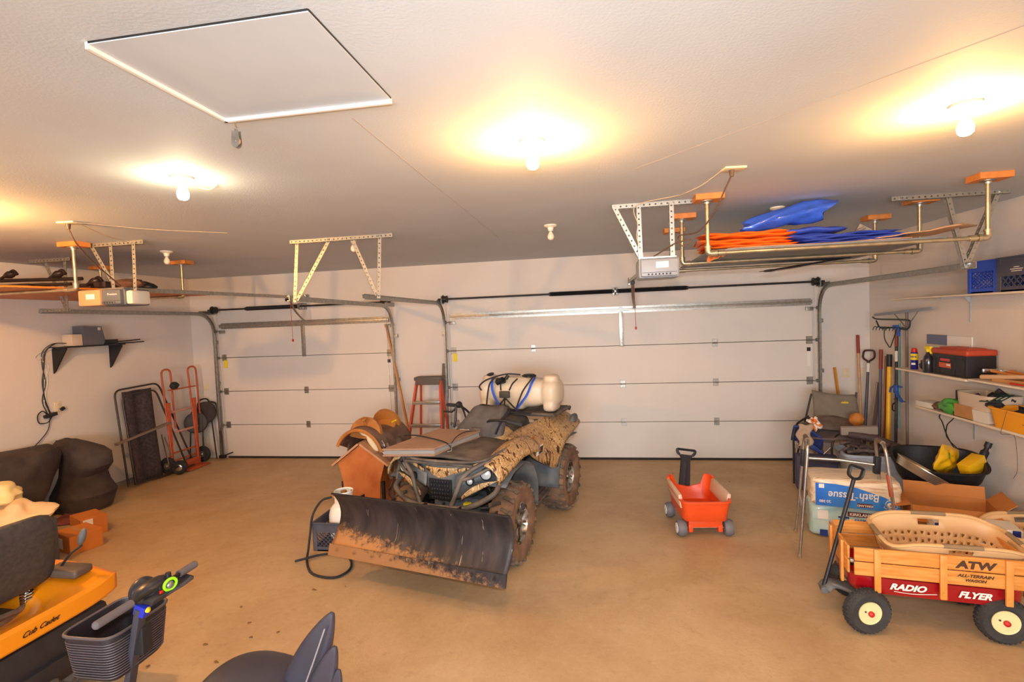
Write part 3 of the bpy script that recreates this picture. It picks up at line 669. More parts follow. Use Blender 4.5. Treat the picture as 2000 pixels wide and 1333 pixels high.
# chassis and drive
g = MB(); g.box((0, -0.02, 0.40), (0.34, 1.5, 0.22), bev=0.05); g.box((0, 0.0, 0.31), (0.42, 1.1, 0.06), bev=0.02); g.box((0, -0.1, 0.58), (0.30, 1.0, 0.3), bev=0.05)
for y in (0.62, -0.68): g.cyl((-0.36, y, 0.33), (0.36, y, 0.33), 0.022, seg=10); g.box((0, y, 0.36), (0.22, 0.2, 0.2), bev=0.04)
g.obj('chassis', M_DUSTP, ATV)
for sx in (-1, 1):
    g = MB()
    for y in (0.62, -0.68):
        for dz in (0.27, 0.45):
            g.tube([(sx*0.14, y-0.12, dz), (sx*0.34, y, dz-0.02), (sx*0.14, y+0.12, dz)], 0.014, 8)
    g.obj('suspension_arm', M_DKSTEEL, ATV)
    g = MB(); g.cyl((sx*0.20, 0.66, 0.78), (sx*0.33, 0.64, 0.40), 0.018, seg=10)
    n = 60; g.tube([(lerp(sx*0.215, sx*0.32, k/n)+0.035*math.cos(k*0.9), lerp(0.66, 0.64, k/n)+0.035*math.sin(k*0.9), lerp(0.74, 0.44, k/n)) for k in range(n+1)], 0.006, 6)
    g.obj('shock_absorber', M_DKSTEEL, ATV)
g = MB(); g.box((0.0, 0.72, 0.46), (0.36, 0.22, 0.26), bev=0.03); g.box((-0.17, 0.80, 0.44), (0.12, 0.10, 0.10), bev=0.015); g.cyl((-0.2, 0.86, 0.42), (-0.10, 0.86, 0.42), 0.04, seg=14); g.box((-0.20, 0.78, 0.55), (0.10, 0.12, 0.05), bev=0.01); g.obj('front_gear_case', M_ENG, ATV)
g = MB(); g.box((-0.185, 0.90, 0.535), (0.05, 0.05, 0.05), bev=0.004); g.obj('warning_tag', M_YEL, ATV)['label'] = 'yellow tag'
# front cowl: dark body under camouflage covers
def nose(u, v):
    a = lerp(-1, 1, u); hw = lerp(0.40, 0.20, v**1.4); z = lerp(0.90, 0.58, v); y = 0.98 - 0.16*abs(a)**2.2 - 0.05*v + 0.03*math.sin(v*PI)
    return (a*hw, y, z)
sheet(nose, 17, 9, 'front_cowl', M_DUSTP, ATV, 0.012)
def browf(u, v):
    a = lerp(-1, 1, u); return (a*0.15, 1.005-0.03*abs(a)**2-0.02*v, lerp(0.862, 0.80 - 0.045*(1-abs(a)**1.5), v))
sheet(browf, 13, 5, 'nose_badge_panel', M_CAMO, ATV, 0.012)
for sx in (-1, 1):
    def eye(u, v, sx=sx): # dark lamp pod
        x = lerp(0.13, 0.43, u); z0 = lerp(0.70, 0.80, u); z1 = lerp(0.80, 0.905, u)
        return (sx*x, 1.005-0.42*(x-0.1)**1.35 - 0.02*v, lerp(z0, z1, v))
    sheet(eye, 9, 5, 'lamp_pod', M_DUSTP, ATV, 0.010)
    def brow(u, v, sx=sx):
        x = lerp(0.14, 0.40, u); return (sx*x, 1.02-0.42*(x-0.1)**1.35, lerp(0.82, 0.905, u) + lerp(0.0, 0.028, v))
    sheet(brow, 9, 3, 'upper_lamp_trim', M_CAMO, ATV, 0.008)
    def lowf(u, v, sx=sx):
        x = lerp(0.19, 0.47, u); return (sx*x, 1.015-0.40*(x-0.1)**1.35, lerp(0.615, 0.765, u**0.9) + lerp(0.0, 0.045*math.sin(PI*min(1, 0.15+u*0.9))+0.006, v))
    sheet(lowf, 11, 4, 'lower_lamp_trim', M_CAMO, ATV, 0.010)
    g = MB(); c = Vector((sx*0.385, 0.935, 0.82)); ax = Vector((sx*0.25, 1, 0)).normalized()
    g.lathe([(0.046, -0.03), (0.048, 0.012), (0.042, 0.016)], c, ax, 24, cap=False); hl = g.obj('headlamp', M_BLACK, ATV)
    g = MB(); g.lathe([(0.042, 0.006), (0.038, 0.016), (0.022, 0.024), (0.001, 0.027)], c, ax, 24); g.obj('lens', M_GLASS, hl)
    g = MB(); c = Vector((sx*0.265, 0.985, 0.765)); g.lathe([(0.034, -0.02), (0.035, 0.006), (0.030, 0.010)], c, ax, 20, cap=False); g.cyl(c+ax*0.0, c+ax*0.004, 0.03, seg=20); fl_ = g.obj('fog_lamp', M_BLACK, ATV)
    g = MB(); g.lathe([(0.022, 0.006), (0.012, 0.014), (0.001, 0.016)], c, ax, 16); g.obj('lens', M_GLASS, fl_)
g = MB()
for k in range(5):
    for j in range(7): g.box((-0.075+j*0.025+(k % 2)*0.006, 1.0+0.004, 0.615+k*0.032), (0.017, 0.010, 0.022), bev=0.004, seg=1)
g.box((0, 0.995, 0.68), (0.21, 0.006, 0.17)); g.obj('grille', M_BLACK, ATV)
# bumper of bent tube
g = MB(); T = 0.017
g.tube(smooth_path([(0.46, 0.90, 0.70), (0.44, 0.99, 0.655), (0.30, 1.06, 0.595), (0.15, 1.085, 0.575), (-0.15, 1.085, 0.575), (-0.30, 1.06, 0.595), (-0.46, 0.99, 0.675), (-0.485, 0.90, 0.74)], 6), T*1.25, 10)
for sx in (-1, 1):
    g.tube(smooth_path([(sx*0.14, 1.085, 0.58), (sx*0.19, 1.07, 0.70), (sx*0.23, 1.05, 0.80), (sx*0.31, 1.01, 0.875), (sx*0.42, 0.92, 0.93)], 6), T, 10)
    g.tube(smooth_path([(sx*0.22, 1.055, 0.79), (sx*0.32, 1.02, 0.82), (sx*0.45, 0.93, 0.885), (sx*0.49, 0.86, 0.90)], 6), T*0.8, 8)
    g.tube([(sx*0.47, 0.93, 0.70), (sx*0.49, 0.87, 0.80), (sx*0.48, 0.80, 0.90)], T*0.8, 8)
g.tube([(-0.31, 1.01, 0.895), (0.31, 1.01, 0.895)], T*0.85, 8); g.tube([(-0.14, 1.085, 0.58), (-0.14, 0.8, 0.45)], T, 8); g.tube([(0.14, 1.085, 0.58), (0.14, 0.8, 0.45)], T, 8)
g.obj('bumper', M_DTUBE, ATV)
# front deck rack
def deck(u, v):
    y = lerp(0.34, 0.99, u); a = lerp(-1, 1, v); hw = 0.44-0.05*u**3
    return (a*hw, y-0.04*abs(a)**3*(1 if u > 0.5 else -1), 0.945+0.02*math.cos(a*PI*1.0)*0.5+0.012*math.sin(u*PI) - 0.03*max(0, u-0.7) - 0.03*abs(a)**4)
dk = sheet(deck, 17, 21, 'front_rack_deck', M_DUSTY, ATV, 0.02)
g = MB()
for x in (0.40, 0.33, 0.26): g.tube(smooth_path([(x, 0.38, 0.955), (x, 0.55, 0.972), (x, 0.8, 0.972), (x, 0.96, 0.955)], 5), 0.011, 8)
for y in (0.5, 0.65, 0.8): g.tube([(0.24, y, 0.965), (0.42, y, 0.96)], 0.010, 8)
g.tube(smooth_path([(0.43, 0.30, 0.98), (0.44, 0.5, 0.99), (0.44, 0.75, 0.985), (0.40, 0.96, 0.96)], 6), 0.014, 8); g.tube(smooth_path([(-0.44, 0.34, 0.95), (-0.45, 0.6, 0.965), (-0.44, 0.8, 0.96), (-0.39, 0.98, 0.94), (-0.2, 1.03, 0.925), (0.2, 1.03, 0.925), (0.40, 0.97, 0.95)], 6), 0.012, 8)
g.obj('front_rack_bars', M_DTUBE, ATV)
for sx in (-1, 1):
    # front fender: camouflage flare over each wheel
    FP = [(0.0, 0.20, 0.84, 0.96), (0.25, 0.40, 0.885, 0.985), (0.5, 0.62, 0.89, 0.985), (0.8, 0.85, 0.84, 0.955), (1.0, 0.99, 0.775, 0.90)]
    def fend(u, v, sx=sx):
        y, z0, z1 = plin([(a, b, c, d) for a, b, c, d in FP], u); w = math.sin(v*PI/2)
        return (sx*lerp(0.40, 0.565-0.05*u**4, math.sin(v*PI/2)), y, lerp(z1, z0, 1-math.cos(v*PI/2)) - 0.015*v)
    sheet(fend, 15, 7, 'front_fender', M_CAMO, ATV, 0.012)
    MP = [(0, 0.92, 0.72), (0.2, 0.75, 0.80), (0.4, 0.5, 0.82), (0.55, 0.33, 0.74), (0.75, 0.215, 0.55), (1.0, 0.14, 0.31)]
    def mud(u, v, sx=sx):
        y, z = plin(MP, u); return (sx*lerp(0.18, 0.545 if u < 0.7 else lerp(0.545, 0.50, (u-0.7)/0.3), v), y-0.02*(1-v), z)
    sheet(mud, 19, 4, 'inner_fender', M_DUSTP, ATV, 0.010)
    def foot(u, v, sx=sx): return (sx*lerp(0.17, 0.50-0.03*u, v), lerp(0.16, -0.36, u), 0.315 + 0.006*math.sin(v*40) + (0.05*max(0, u-0.75)))
    sheet(foot, 9, 17, 'footwell', M_DUSTY, ATV, 0.014)
    def rin(u, v, sx=sx):
        y, z = plin([(0, -0.30, 0.33), (0.3, -0.34, 0.52), (0.55, -0.46, 0.70), (0.8, -0.68, 0.76), (1, -0.98, 0.74)], u); return (sx*lerp(0.16, 0.55, v), y, z)
    sheet(rin, 13, 4, 'rear_inner_fender', M_DUSTP, ATV, 0.010)
    RF = [(0.0, 0.36, 0.90, 0.965), (0.18, 0.16, 0.75, 0.985), (0.34, -0.02, 0.66, 0.99), (0.50, -0.24, 0.545, 0.995), (0.58, -0.34, 0.53, 1.0), (0.66, -0.42, 0.66, 1.0), (0.76, -0.56, 0.755, 1.0), (0.88, -0.80, 0.785, 1.0), (1.0, -1.03, 0.82, 0.985)]
    def rear(u, v, sx=sx):
        y, z0, z1 = plin(RF, u); k = max(0, min(1, (u-0.3)/0.4))
        x = lerp(0.34, 0.50, v**0.8) if v > 0 else 0.34
        return (sx*(lerp(lerp(0.30, 0.36, k), lerp(0.47, 0.565, k), math.sin(v*PI/2)**0.8) - 0.02*math.sin(v*PI*2.2)*k), y, lerp(z1, z0, v))
    sheet(rear, 25, 11, 'rear_fender', M_CAMO, ATV, 0.012)
    def pod(u, v, sx=sx):
        a = lerp(0, PI, u); return (sx*(0.13+0.14*math.sin(v*PI/2)), 0.18+0.17*math.cos(a)*(1-0.3*v), 0.90+0.14*math.sin(a)*math.cos(v*PI/2*0.9))
    sheet(pod, 13, 6, 'tank_side_panel', M_CAMO, ATV, 0.01)
    g = MB(); g.blob((sx*0.535, -0.93, 0.90), (0.03, 0.10, 0.06), (0, 0, 0), 2, sq=0.7); g.obj('rear_grab_cap', M_DUSTP, ATV)
g = MB(); g.box((-0.556, 0.055, 0.80), (0.004, 0.15, 0.085), rotm(0, -8, 0)); g.xf(Matrix.Translation((0.055, 0, 0))); lb = g.obj('warning_label', M_PAPER, ATV)
g = MB(); g.box((-0.503, 0.03, 0.795), (0.003, 0.09, 0.065), rotm(0, -8, 0)); g.obj('dark_panel', M_BLACK, lb)
g = MB(); g.box((-0.447, 0.10, 0.91), (0.004, 0.10, 0.04), rotm(0, -32, 0)); g.obj('safety_sticker', mat('orange_sticker', 'd8652a', 0.5), ATV)
# seat
secs = []
for y, hw, zt, zb in ((0.16, 0.10, 0.93, 0.75), (0.08, 0.13, 0.95, 0.72), (-0.10, 0.15, 0.975, 0.72), (-0.35, 0.175, 1.0, 0.74), (-0.52, 0.17, 1.02, 0.78), (-0.62, 0.15, 1.0, 0.80)):
    ring = []
    for k in range(20):
        a = 2*PI*k/20; cx, sz = math.cos(a), math.sin(a)
        ring.append((math.copysign(abs(cx)**0.6, cx)*hw*(1.45 if sz < -0.2 else 1.0), y, (zt+zb)/2+math.copysign(abs(sz)**0.7, sz)*(zt-zb)/2))
    secs.append(ring)
g = MB(); g.loft(secs); g.obj('seat', M_SEATV, ATV, sub=1)
g = MB(); g.box((0, 0.24, 0.86), (0.22, 0.28, 0.18), bev=0.05); g.box((0, 0.32, 0.98), (0.12, 0.12, 0.14), bev=0.03); g.obj('steering_cowl', M_DUSTY, ATV)
# rear rack
g = MB(); g.box((0, -0.76, 1.005), (0.92, 0.50, 0.022), bev=0.01)
for x in (-0.46, 0.46): g.tube(smooth_path([(x, -0.48, 1.01), (x*1.05, -0.7, 1.035), (x*1.05, -0.95, 1.03), (x*0.98, -1.04, 0.99)], 6), 0.016, 8)
g.tube([(-0.46, -0.50, 1.02), (0.46, -0.50, 1.02)], 0.015, 8); g.tube([(-0.44, -1.02, 1.02), (0.44, -1.02, 1.02)], 0.015, 8)
for x in (-0.3, -0.15, 0, 0.15, 0.3): g.tube([(x, -0.50, 1.018), (x, -1.02, 1.018)], 0.010, 8)
g.obj('rear_rack', M_DUSTY, ATV)
# handlebar turned a little
g = MB(); hb = smooth_path([(0.48, 0.02, 1.185), (0.33, 0.07, 1.19), (0.18, 0.16, 1.15), (0.08, 0.24, 1.08), (-0.06, 0.30, 1.08), (-0.16, 0.36, 1.12), (-0.33, 0.40, 1.13), (-0.46, 0.38, 1.10)], 6)
g.tube(hb, 0.011, 8); g.cyl((0, 0.27, 1.08), (0, 0.30, 0.95), 0.02, seg=10); hbo = g.obj('handlebar', M_BLACK, ATV)
g = MB(); g.cyl((0.50, 0.01, 1.185), (0.37, 0.055, 1.19), 0.018, seg=12); g.obj('grip', M_BLACKR, hbo)
g = MB(); g.cyl((-0.47, 0.375, 1.095), (-0.34, 0.40, 1.128), 0.018, seg=12); g.obj('grip', M_BLACKR, hbo)
g = MB(); g.tube([(0.50, 0.08, 1.13), (0.40, 0.10, 1.13), (0.36, 0.09, 1.165)], 0.010, 8); g.blob((0.33, 0.07, 1.20), (0.035, 0.035, 0.035), seg=2); g.tube([(0.36, 0.08, 1.19), (0.36, 0.1, 1.05), (0.37, 0.12, 0.98)], 0.012, 8); g.tube(smooth_path([(0.32, 0.08, 1.22), (0.24, 0.16, 1.20), (0.16, 0.24, 1.10)], 5), 0.006, 6); g.tube(smooth_path([(0.32, 0.09, 1.21), (0.22, 0.19, 1.17), (0.14, 0.26, 1.05)], 5), 0.006, 6)
g.obj('brake_lever', M_BLACK, hbo)
# bag over the bars
BAG = thing('handlebar_bag', 'dark grey windshield bag strapped over the quad handlebars with a small white print', 'bag', (-1.02, 4.87, 0), 165.5)
def bagf():
    r = []
    for z, x0, x1, y0, y1 in ((0.965, -0.24, 0.27, 0.22, 0.34), (1.05, -0.25, 0.22, 0.20, 0.345), (1.14, -0.26, 0.14, 0.16, 0.33), (1.20, -0.25, 0.10, 0.14, 0.28), (1.225, -0.22, 0.08, 0.17, 0.24)):
        ring = []
        for k in range(24):
            a = 2*PI*k/24; c, s = math.cos(a), math.sin(a)
            ring.append(((x0+x1)/2+math.copysign(abs(c)**0.45, c)*(x1-x0)/2, (y0+y1)/2+math.copysign(abs(s)**0.6, s)*(y1-y0)/2 + 0.01*math.sin(z*30+c*3), z + 0.01*math.sin(c*5)))
        r.append(ring)
    return r
g = MB(); g.loft(bagf()); BAG['label'] = BAG['label']; g.obj('bag_body', mat('dark_cordura', '544c47', 0.85, var=0.15, scale=12, bump=0.2), BAG)
g = MB(); random.seed(4); x = 0.175
while x > 0.075:
    w = random.uniform(0.006, 0.013); g.box((x-w/2, 0.3475, 1.018), (w, 0.003, random.uniform(0.010, 0.015))); x -= w+0.0025
g.obj('white_print', M_WHITE, BAG, smooth=False)
g = MB(); g.tube(smooth_path([(-0.20, 0.37, 1.0), (-0.24, 0.34, 1.10), (-0.28, 0.2, 1.19)], 5), (0.016, 0.004), 8); g.obj('strap', M_BLACK, BAG)
# plough
PL = MB(); M_BLADE = blade_mat()
def bl(u, v):
    z = lerp(0.27, 0.715, v); return (lerp(-0.765, 0.765, u) - 0.05*v + 0.02, 1.435 - 0.15*math.sin(PI*(v*0.88+0.02))**0.9 + 0.03*v, z)
g = MB(); g.grid(bl, 41, 15); pb = g.obj('plough_blade', M_BLADE, ATV, solid=0.008)
g = MB(); g.box((0, 1.444, 0.275), (1.53, 0.012, 0.085), rotm(18, 0, 0)); 
for k in range(9): g.cyl((-0.68+k*0.17, 1.44, 0.29), (-0.68+k*0.17, 1.462, 0.283), 0.011, seg=10)
g.obj('cutting_edge', M_BLADE, pb)
g = MB(); g.tube([(-0.795, 1.42, 0.712), (0.735, 1.42, 0.712)], 0.007, 6)
for x in (-0.6, -0.3, 0, 0.3, 0.6): g.box((x, 1.235, 0.48), (0.010, 0.07, 0.34))
g.box((0, 1.225, 0.40), (1.1, 0.05, 0.05), bev=0.005); g.obj('blade_ribs', M_DKSTEEL, pb)
g = MB()
for sx in (-1, 1): g.beam((sx*0.30, 1.28, 0.38), (sx*0.14, 0.2, 0.25), 0.045, 0.045, bev=0.004)
g.box((0, 1.05, 0.36), (0.5, 0.05, 0.05), bev=0.004); g.cyl((0.0, 1.25, 0.48), (0.0, 0.95, 0.55), 0.012, seg=8); g.obj('push_frame', M_DKSTEEL, pb)

# ---- tan folded case strapped on the front rack
CASE = thing('folded_case', 'tan vinyl folder strapped with a dark bungee on the front rack of the quad', 'case', (-1.02, 4.87, 0), 165.5)
M_TANV = mat('tan_vinyl', '9c7a62', 0.6, var=0.06, scale=5)
g = MB(); P4 = [(0.38, 0.42), (-0.02, 0.40), (0.03, 1.04), (0.52, 1.10)]
cx = [Vector((0.36, 0.42, 1.0)), Vector((-0.07, 0.40, 1.0)), Vector((0.02, 1.03, 0.985)), Vector((0.50, 1.08, 0.96))]
def slab(c4, z0, z1, bev=0.006):
    g = MB(); vs = [Vector((v.x, v.y, v.z+z0)) for v in c4] + [Vector((v.x, v.y, v.z+z1)) for v in c4]
    g._add(vs, [[0, 3, 2, 1], [4, 5, 6, 7], [0, 1, 5, 4], [1, 2, 6, 5], [2, 3, 7, 6], [3, 0, 4, 7]])
    bmesh.ops.bevel(g.bm, geom=g.bm.edges[:], offset=bev, segments=2, affect='EDGES'); return g
slab(cx, 0.02, 0.035).obj('top_flap', M_TANV, CASE)
c2 = [v.lerp((cx[0]+cx[2])/2, 0.03) for v in cx]; slab(c2, -0.015, 0.02, 0.004).obj('padding', mat('grey_padding', '8d8a88', 0.8), CASE)
slab(cx, -0.028, -0.012).obj('bottom_flap', M_TANV, CASE)
g = MB(); g.tube(smooth_path([(0.60, 0.62, 1.0), (0.40, 0.72, 1.035), (0.2, 0.80, 1.040), (0.04, 0.86, 1.035), (-0.02, 0.88, 1.02), (-0.06, 0.9, 1.0)], 6), 0.006, 6)
g.tube(smooth_path([(-0.04, 0.86, 1.03), (0.0, 0.7, 1.045), (0.02, 0.5, 1.04), (-0.06, 0.42, 1.03)], 6), 0.004, 6)
tag_ = g.obj('bungee', M_BLACK, CASE)
g = MB(); g.tube(smooth_path([(-0.02, 0.88, 1.02), (-0.07, 0.92, 1.02), (-0.09, 0.95, 0.99), (-0.06, 0.96, 0.98)], 6), 0.004, 6); g.obj('hook', M_CHROME, tag_)

# ---- sprayer tank on the rear rack
TK = thing('sprayer_tank', 'cream plastic sprayer tank with hoses and blue straps on the quad rear rack', 'tank', (-1.02, 4.87, 0), 165.5)
M_CREAMT = mat('milky_plastic', 'e0ccb0', 0.4, col2='d2bea6', scale=3)
g = MB()
g.blob((0.0, -0.76, 1.22), (0.36, 0.19, 0.165), seg=4, sq=0.7); g.blob((-0.36, -0.76, 1.22), (0.11, 0.18, 0.155), seg=3, sq=0.75); g.blob((0.38, -0.76, 1.22), (0.10, 0.18, 0.165), seg=3, sq=0.75)
g.blob((-0.36, -0.74, 1.375), (0.085, 0.10, 0.045), seg=3, sq=0.8); g.blob((0.38, -0.76, 1.37), (0.08, 0.10, 0.04), seg=3, sq=0.8); g.blob((0.05, -0.76, 1.36), (0.22, 0.13, 0.035), seg=3, sq=0.7)
for x in (-0.36, 0.38): g.blob((x, -0.72, 1.09), (0.075, 0.13, 0.07), seg=3, sq=0.6)
g.blob((0.02, -0.74, 1.10), (0.10, 0.16, 0.07), seg=3, sq=0.6)
tb = g.obj('tank_body', M_CREAMT, TK)
q = tb.modifiers.new('r', 'REMESH'); q.mode = 'VOXEL'; q.voxel_size = 0.011; q.use_smooth_shade = True
q = tb.modifiers.new('s', 'SMOOTH'); q.factor = 0.6; q.iterations = 6
g = MB(); g.lathe([(0.07, 0), (0.072, 0.018), (0.06, 0.03), (0.001, 0.034)], (-0.10, -0.74, 1.385), (0, 0, 1), 24)
for k in range(12): g.box((-0.10+0.072*math.cos(k*PI/6), -0.74+0.072*math.sin(k*PI/6), 1.395), (0.012, 0.012, 0.02))
g.obj('filler_cap', M_BLACK, TK)
g = MB(); g.lathe([(0.04, 0), (0.042, 0.014), (0.001, 0.02)], (0.36, -0.72, 1.405), (0.1, 0.3, 1), 20); g.obj('small_cap', M_BLACK, TK)
g = MB(); g.box((0.17, -0.58, 1.36), (0.10, 0.07, 0.06), bev=0.01); g.cyl((0.20, -0.55, 1.34), (0.12, -0.53, 1.38), 0.03, seg=14); g.cyl((0.08, -0.58, 1.42), (0.10, -0.56, 1.38), 0.02, seg=12); g.obj('pump', M_BLACK, TK)
g = MB(); g.box((0.11, -0.535, 1.215), (0.115, 0.045, 0.072), bev=0.01); g.obj('spray_gun_box', mat('box_grey', '45403c', 0.6), TK)
g = MB()
for pts in ([(0.40, -0.56, 1.25), (0.42, -0.55, 1.30), (0.35, -0.56, 1.36), (0.24, -0.58, 1.40), (0.1, -0.6, 1.43), (-0.04, -0.64, 1.42)],
            [(0.32, -0.50, 1.05), (0.315, -0.53, 1.2), (0.29, -0.55, 1.33), (0.22, -0.58, 1.41)],
            [(-0.18, -0.66, 1.41), (-0.19, -0.58, 1.38), (-0.10, -0.54, 1.25), (-0.03, -0.5, 1.06)],
            [(0.16, -0.55, 1.34), (0.15, -0.53, 1.26)], [(0.10, -0.52, 1.18), (0.20, -0.50, 1.06)], [(0.10, -0.52, 1.18), (0.11, -0.5, 1.05)], [(0.10, -0.52, 1.18), (-0.06, -0.5, 1.05), (-0.2, -0.5, 1.03)],
            [(0.06, -0.55, 1.26), (0.02, -0.55, 1.33), (-0.02, -0.6, 1.38)]):
    g.tube(smooth_path(pts, 6), 0.0085, 7)
g.obj('hose', M_BLACKR, TK)
M_BLUES = mat('blue_strap', '2456c8', 0.6)
for pts in ([(0.30, -0.66, 1.385), (0.275, -0.575, 1.34), (0.26, -0.565, 1.22), (0.15, -0.52, 1.05)], [(-0.20, -0.66, 1.385), (-0.19, -0.575, 1.33), (-0.13, -0.565, 1.2), (-0.02, -0.52, 1.05)]):
    g = MB(); g.tube(smooth_path(pts, 6), (0.014, 0.003), 8, ref=(1, 0, 0)); g.obj('strap', M_BLUES, TK)
g = MB(); g.tube(smooth_path([(0.20, -0.49, 1.04), (0.10, -0.40, 1.06), (-0.1, -0.42, 1.04), (-0.2, -0.5, 1.03), (0.05, -0.46, 1.03)], 8, True), 0.008, 7); g.tube(smooth_path([(0.34, -0.46, 1.04), (0.38, -0.32, 1.09), (0.24, -0.3, 1.08), (0.1, -0.33, 1.04)], 6), 0.010, 7)
g.obj('coiled_hose', M_BLACKR, TK)
# ------------------------------------------------------------ orange plastic wagon
M_ORNG = mat('orange_plastic', 'e8501c', 0.4, var=0.04, scale=4); M_BEIGE = mat('beige_plastic', 'dcbba0', 0.5); M_GREYW = mat('grey_wheel_plastic', '6f6a6c', 0.6)
OW = thing('pull_wagon', 'orange plastic pull wagon with beige side panels and grey wheels', 'wagon', (0.895, 4.97, 0), 5)
def tub(parent, L, Wd, z0, z1, th, rim, front_low=None, name='tub', material=None, flare=0.03, dip=None, r=0.07):
    """open rounded tub, long axis y"""
    g = MB(); n = 48
    def rr(k, hw, hl, z, f):
        a = 2*PI*k/n; c, s = math.cos(a), math.sin(a); e = 0.28
        x = math.copysign(abs(c)**e, c)*hw; y = math.copysign(abs(s)**e, s)*hl
        zz = z if not dip else dip(x, y, z, f)
        return Vector((x, y, zz))
    rings = []
    for (f, hw, hl, z) in ((0, Wd/2-flare, L/2-flare*1.6, z0), (0.03, Wd/2-flare+0.006, L/2-flare*1.5, z0+0.004), (0.5, Wd/2-flare*0.5, L/2-flare*0.7, (z0+z1)/2), (1, Wd/2, L/2, z1-0.006), (1, Wd/2+rim, L/2+rim, z1-0.01), (1, Wd/2+rim, L/2+rim, z1+0.004), (1, Wd/2-th, L/2-th, z1+0.004), (0.5, Wd/2-flare*0.5-th, L/2-flare*0.7-th, (z0+z1)/2), (0.05, Wd/2-flare-th, L/2-flare*1.5-th, z0+th)):
        rings.append([rr(k, hw, hl, z, f) for k in range(n)])
    g.loft(rings); return g.obj(name, material, parent)
def dip1(x, y, z, f):
    if f < 0.4: return z
    k = 0.0
    if y > 0.22: k = -0.075*max(0, 1-abs(x)/0.15)**0.3 if abs(x) < 0.15 else 0   # low front lip
    return z + f*(0.055 if y > 0.2 and abs(x) > 0.13 else 0.0) + f*k
tub(OW, 0.66, 0.44, 0.155, 0.345, 0.014, 0.008, name='tub', material=M_ORNG, dip=dip1)
for sx in (-1, 1):
    g = MB(); g.box((sx*0.207, 0.0, 0.325), (0.034, 0.47, 0.125), rotm(0, sx*9, 0), bev=0.010); g.obj('side_panel', M_BEIGE, OW)
g = MB(); g.box((0, -0.20, 0.125), (0.30, 0.10, 0.08), bev=0.02); g.box((-0.13, -0.21, 0.08), (0.04, 0.08, 0.07), bev=0.01); g.box((0.13, -0.21, 0.08), (0.04, 0.08, 0.07), bev=0.01); g.box((0, 0.22, 0.125), (0.26, 0.12, 0.08), bev=0.02)
g.obj('axle_mount', M_ORNG, OW)
g = MB(); g.cyl((-0.17, -0.21, 0.075), (0.17, -0.21, 0.075), 0.008, seg=10); g.cyl((-0.17, 0.24, 0.075), (0.17, 0.24, 0.075), 0.008, seg=10); g.obj('axle', M_STEEL, OW)
for sx in (-1, 1):
    for y in (-0.21, 0.24):
        w = thing('wheel', '', '', (sx*0.205, y, 0.075)); del w['label']; del w['category']; w.parent = OW
        g = MB(); g.lathe([(0.03, -0.04), (0.062, -0.038), (0.072, -0.02), (0.075, 0), (0.072, 0.02), (0.062, 0.038), (0.03, 0.04)], (0, 0, 0), (1, 0, 0), 28); g.obj('tyre', M_GREYW, w)
        g = MB(); g.lathe([(0.046, 0.036), (0.046, 0.043), (0.015, 0.047), (0.001, 0.047)], (0, 0, 0), (sx, 0, 0), 24)
        for k in range(6): g.box((sx*0.046, 0.03*math.cos(k*PI/3), 0.03*math.sin(k*PI/3)), (0.004, 0.012, 0.012), bev=0.002, seg=1)
        g.obj('hub_cap', M_WHITE, w)
# handle: flat blade with a D grip, leaning back
m3 = rotm(-14, 0, 6)
def hp(x, z): return (x, z)
g = MB(); out = [(-0.045, 0.0), (0.045, 0.0), (0.036, 0.30), (0.042, 0.33), (0.075, 0.37), (0.082, 0.40), (0.07, 0.415), (-0.07, 0.415), (-0.082, 0.40), (-0.075, 0.37), (-0.042, 0.33), (-0.036, 0.30)]
hole = [(0.048, 0.375), (0.058, 0.388), (0.050, 0.398), (-0.050, 0.398), (-0.058, 0.388), (-0.048, 0.375)]
mm = Matrix(((1, 0, 0), (0, 0, -1), (0, 1, 0)))
g.prism([(-0.045, 0.0), (0.045, 0.0), (0.036, 0.30), (0.042, 0.33), (0.062, 0.355), (-0.062, 0.355), (-0.042, 0.33), (-0.036, 0.30)], 0.022, mm)
g.tube(round_path([(0.055, -0.011, 0.352), (0.072, -0.011, 0.375), (0.074, -0.011, 0.40), (-0.074, -0.011, 0.40), (-0.072, -0.011, 0.375), (-0.055, -0.011, 0.352)], 0.02, 4), 0.0115, 8)
g.box((0, -0.018, 0.16), (0.03, 0.012, 0.26), bev=0.004)
g.xf(Matrix.Translation((-0.045, 0.34, 0.20)) @ rotm(-12, 10, 8).to_4x4() @ Matrix.Diagonal((1.3, 1, 1.08, 1))); g.obj('handle', M_BLACK, OW)
g = MB(); g.box((0, 0.345, 0.14), (0.08, 0.05, 0.05), bev=0.01); g.beam((-0.02, 0.34, 0.14), (-0.055, 0.345, 0.24), 0.05, 0.02); g.obj('handle_hinge', M_BLACK, OW)

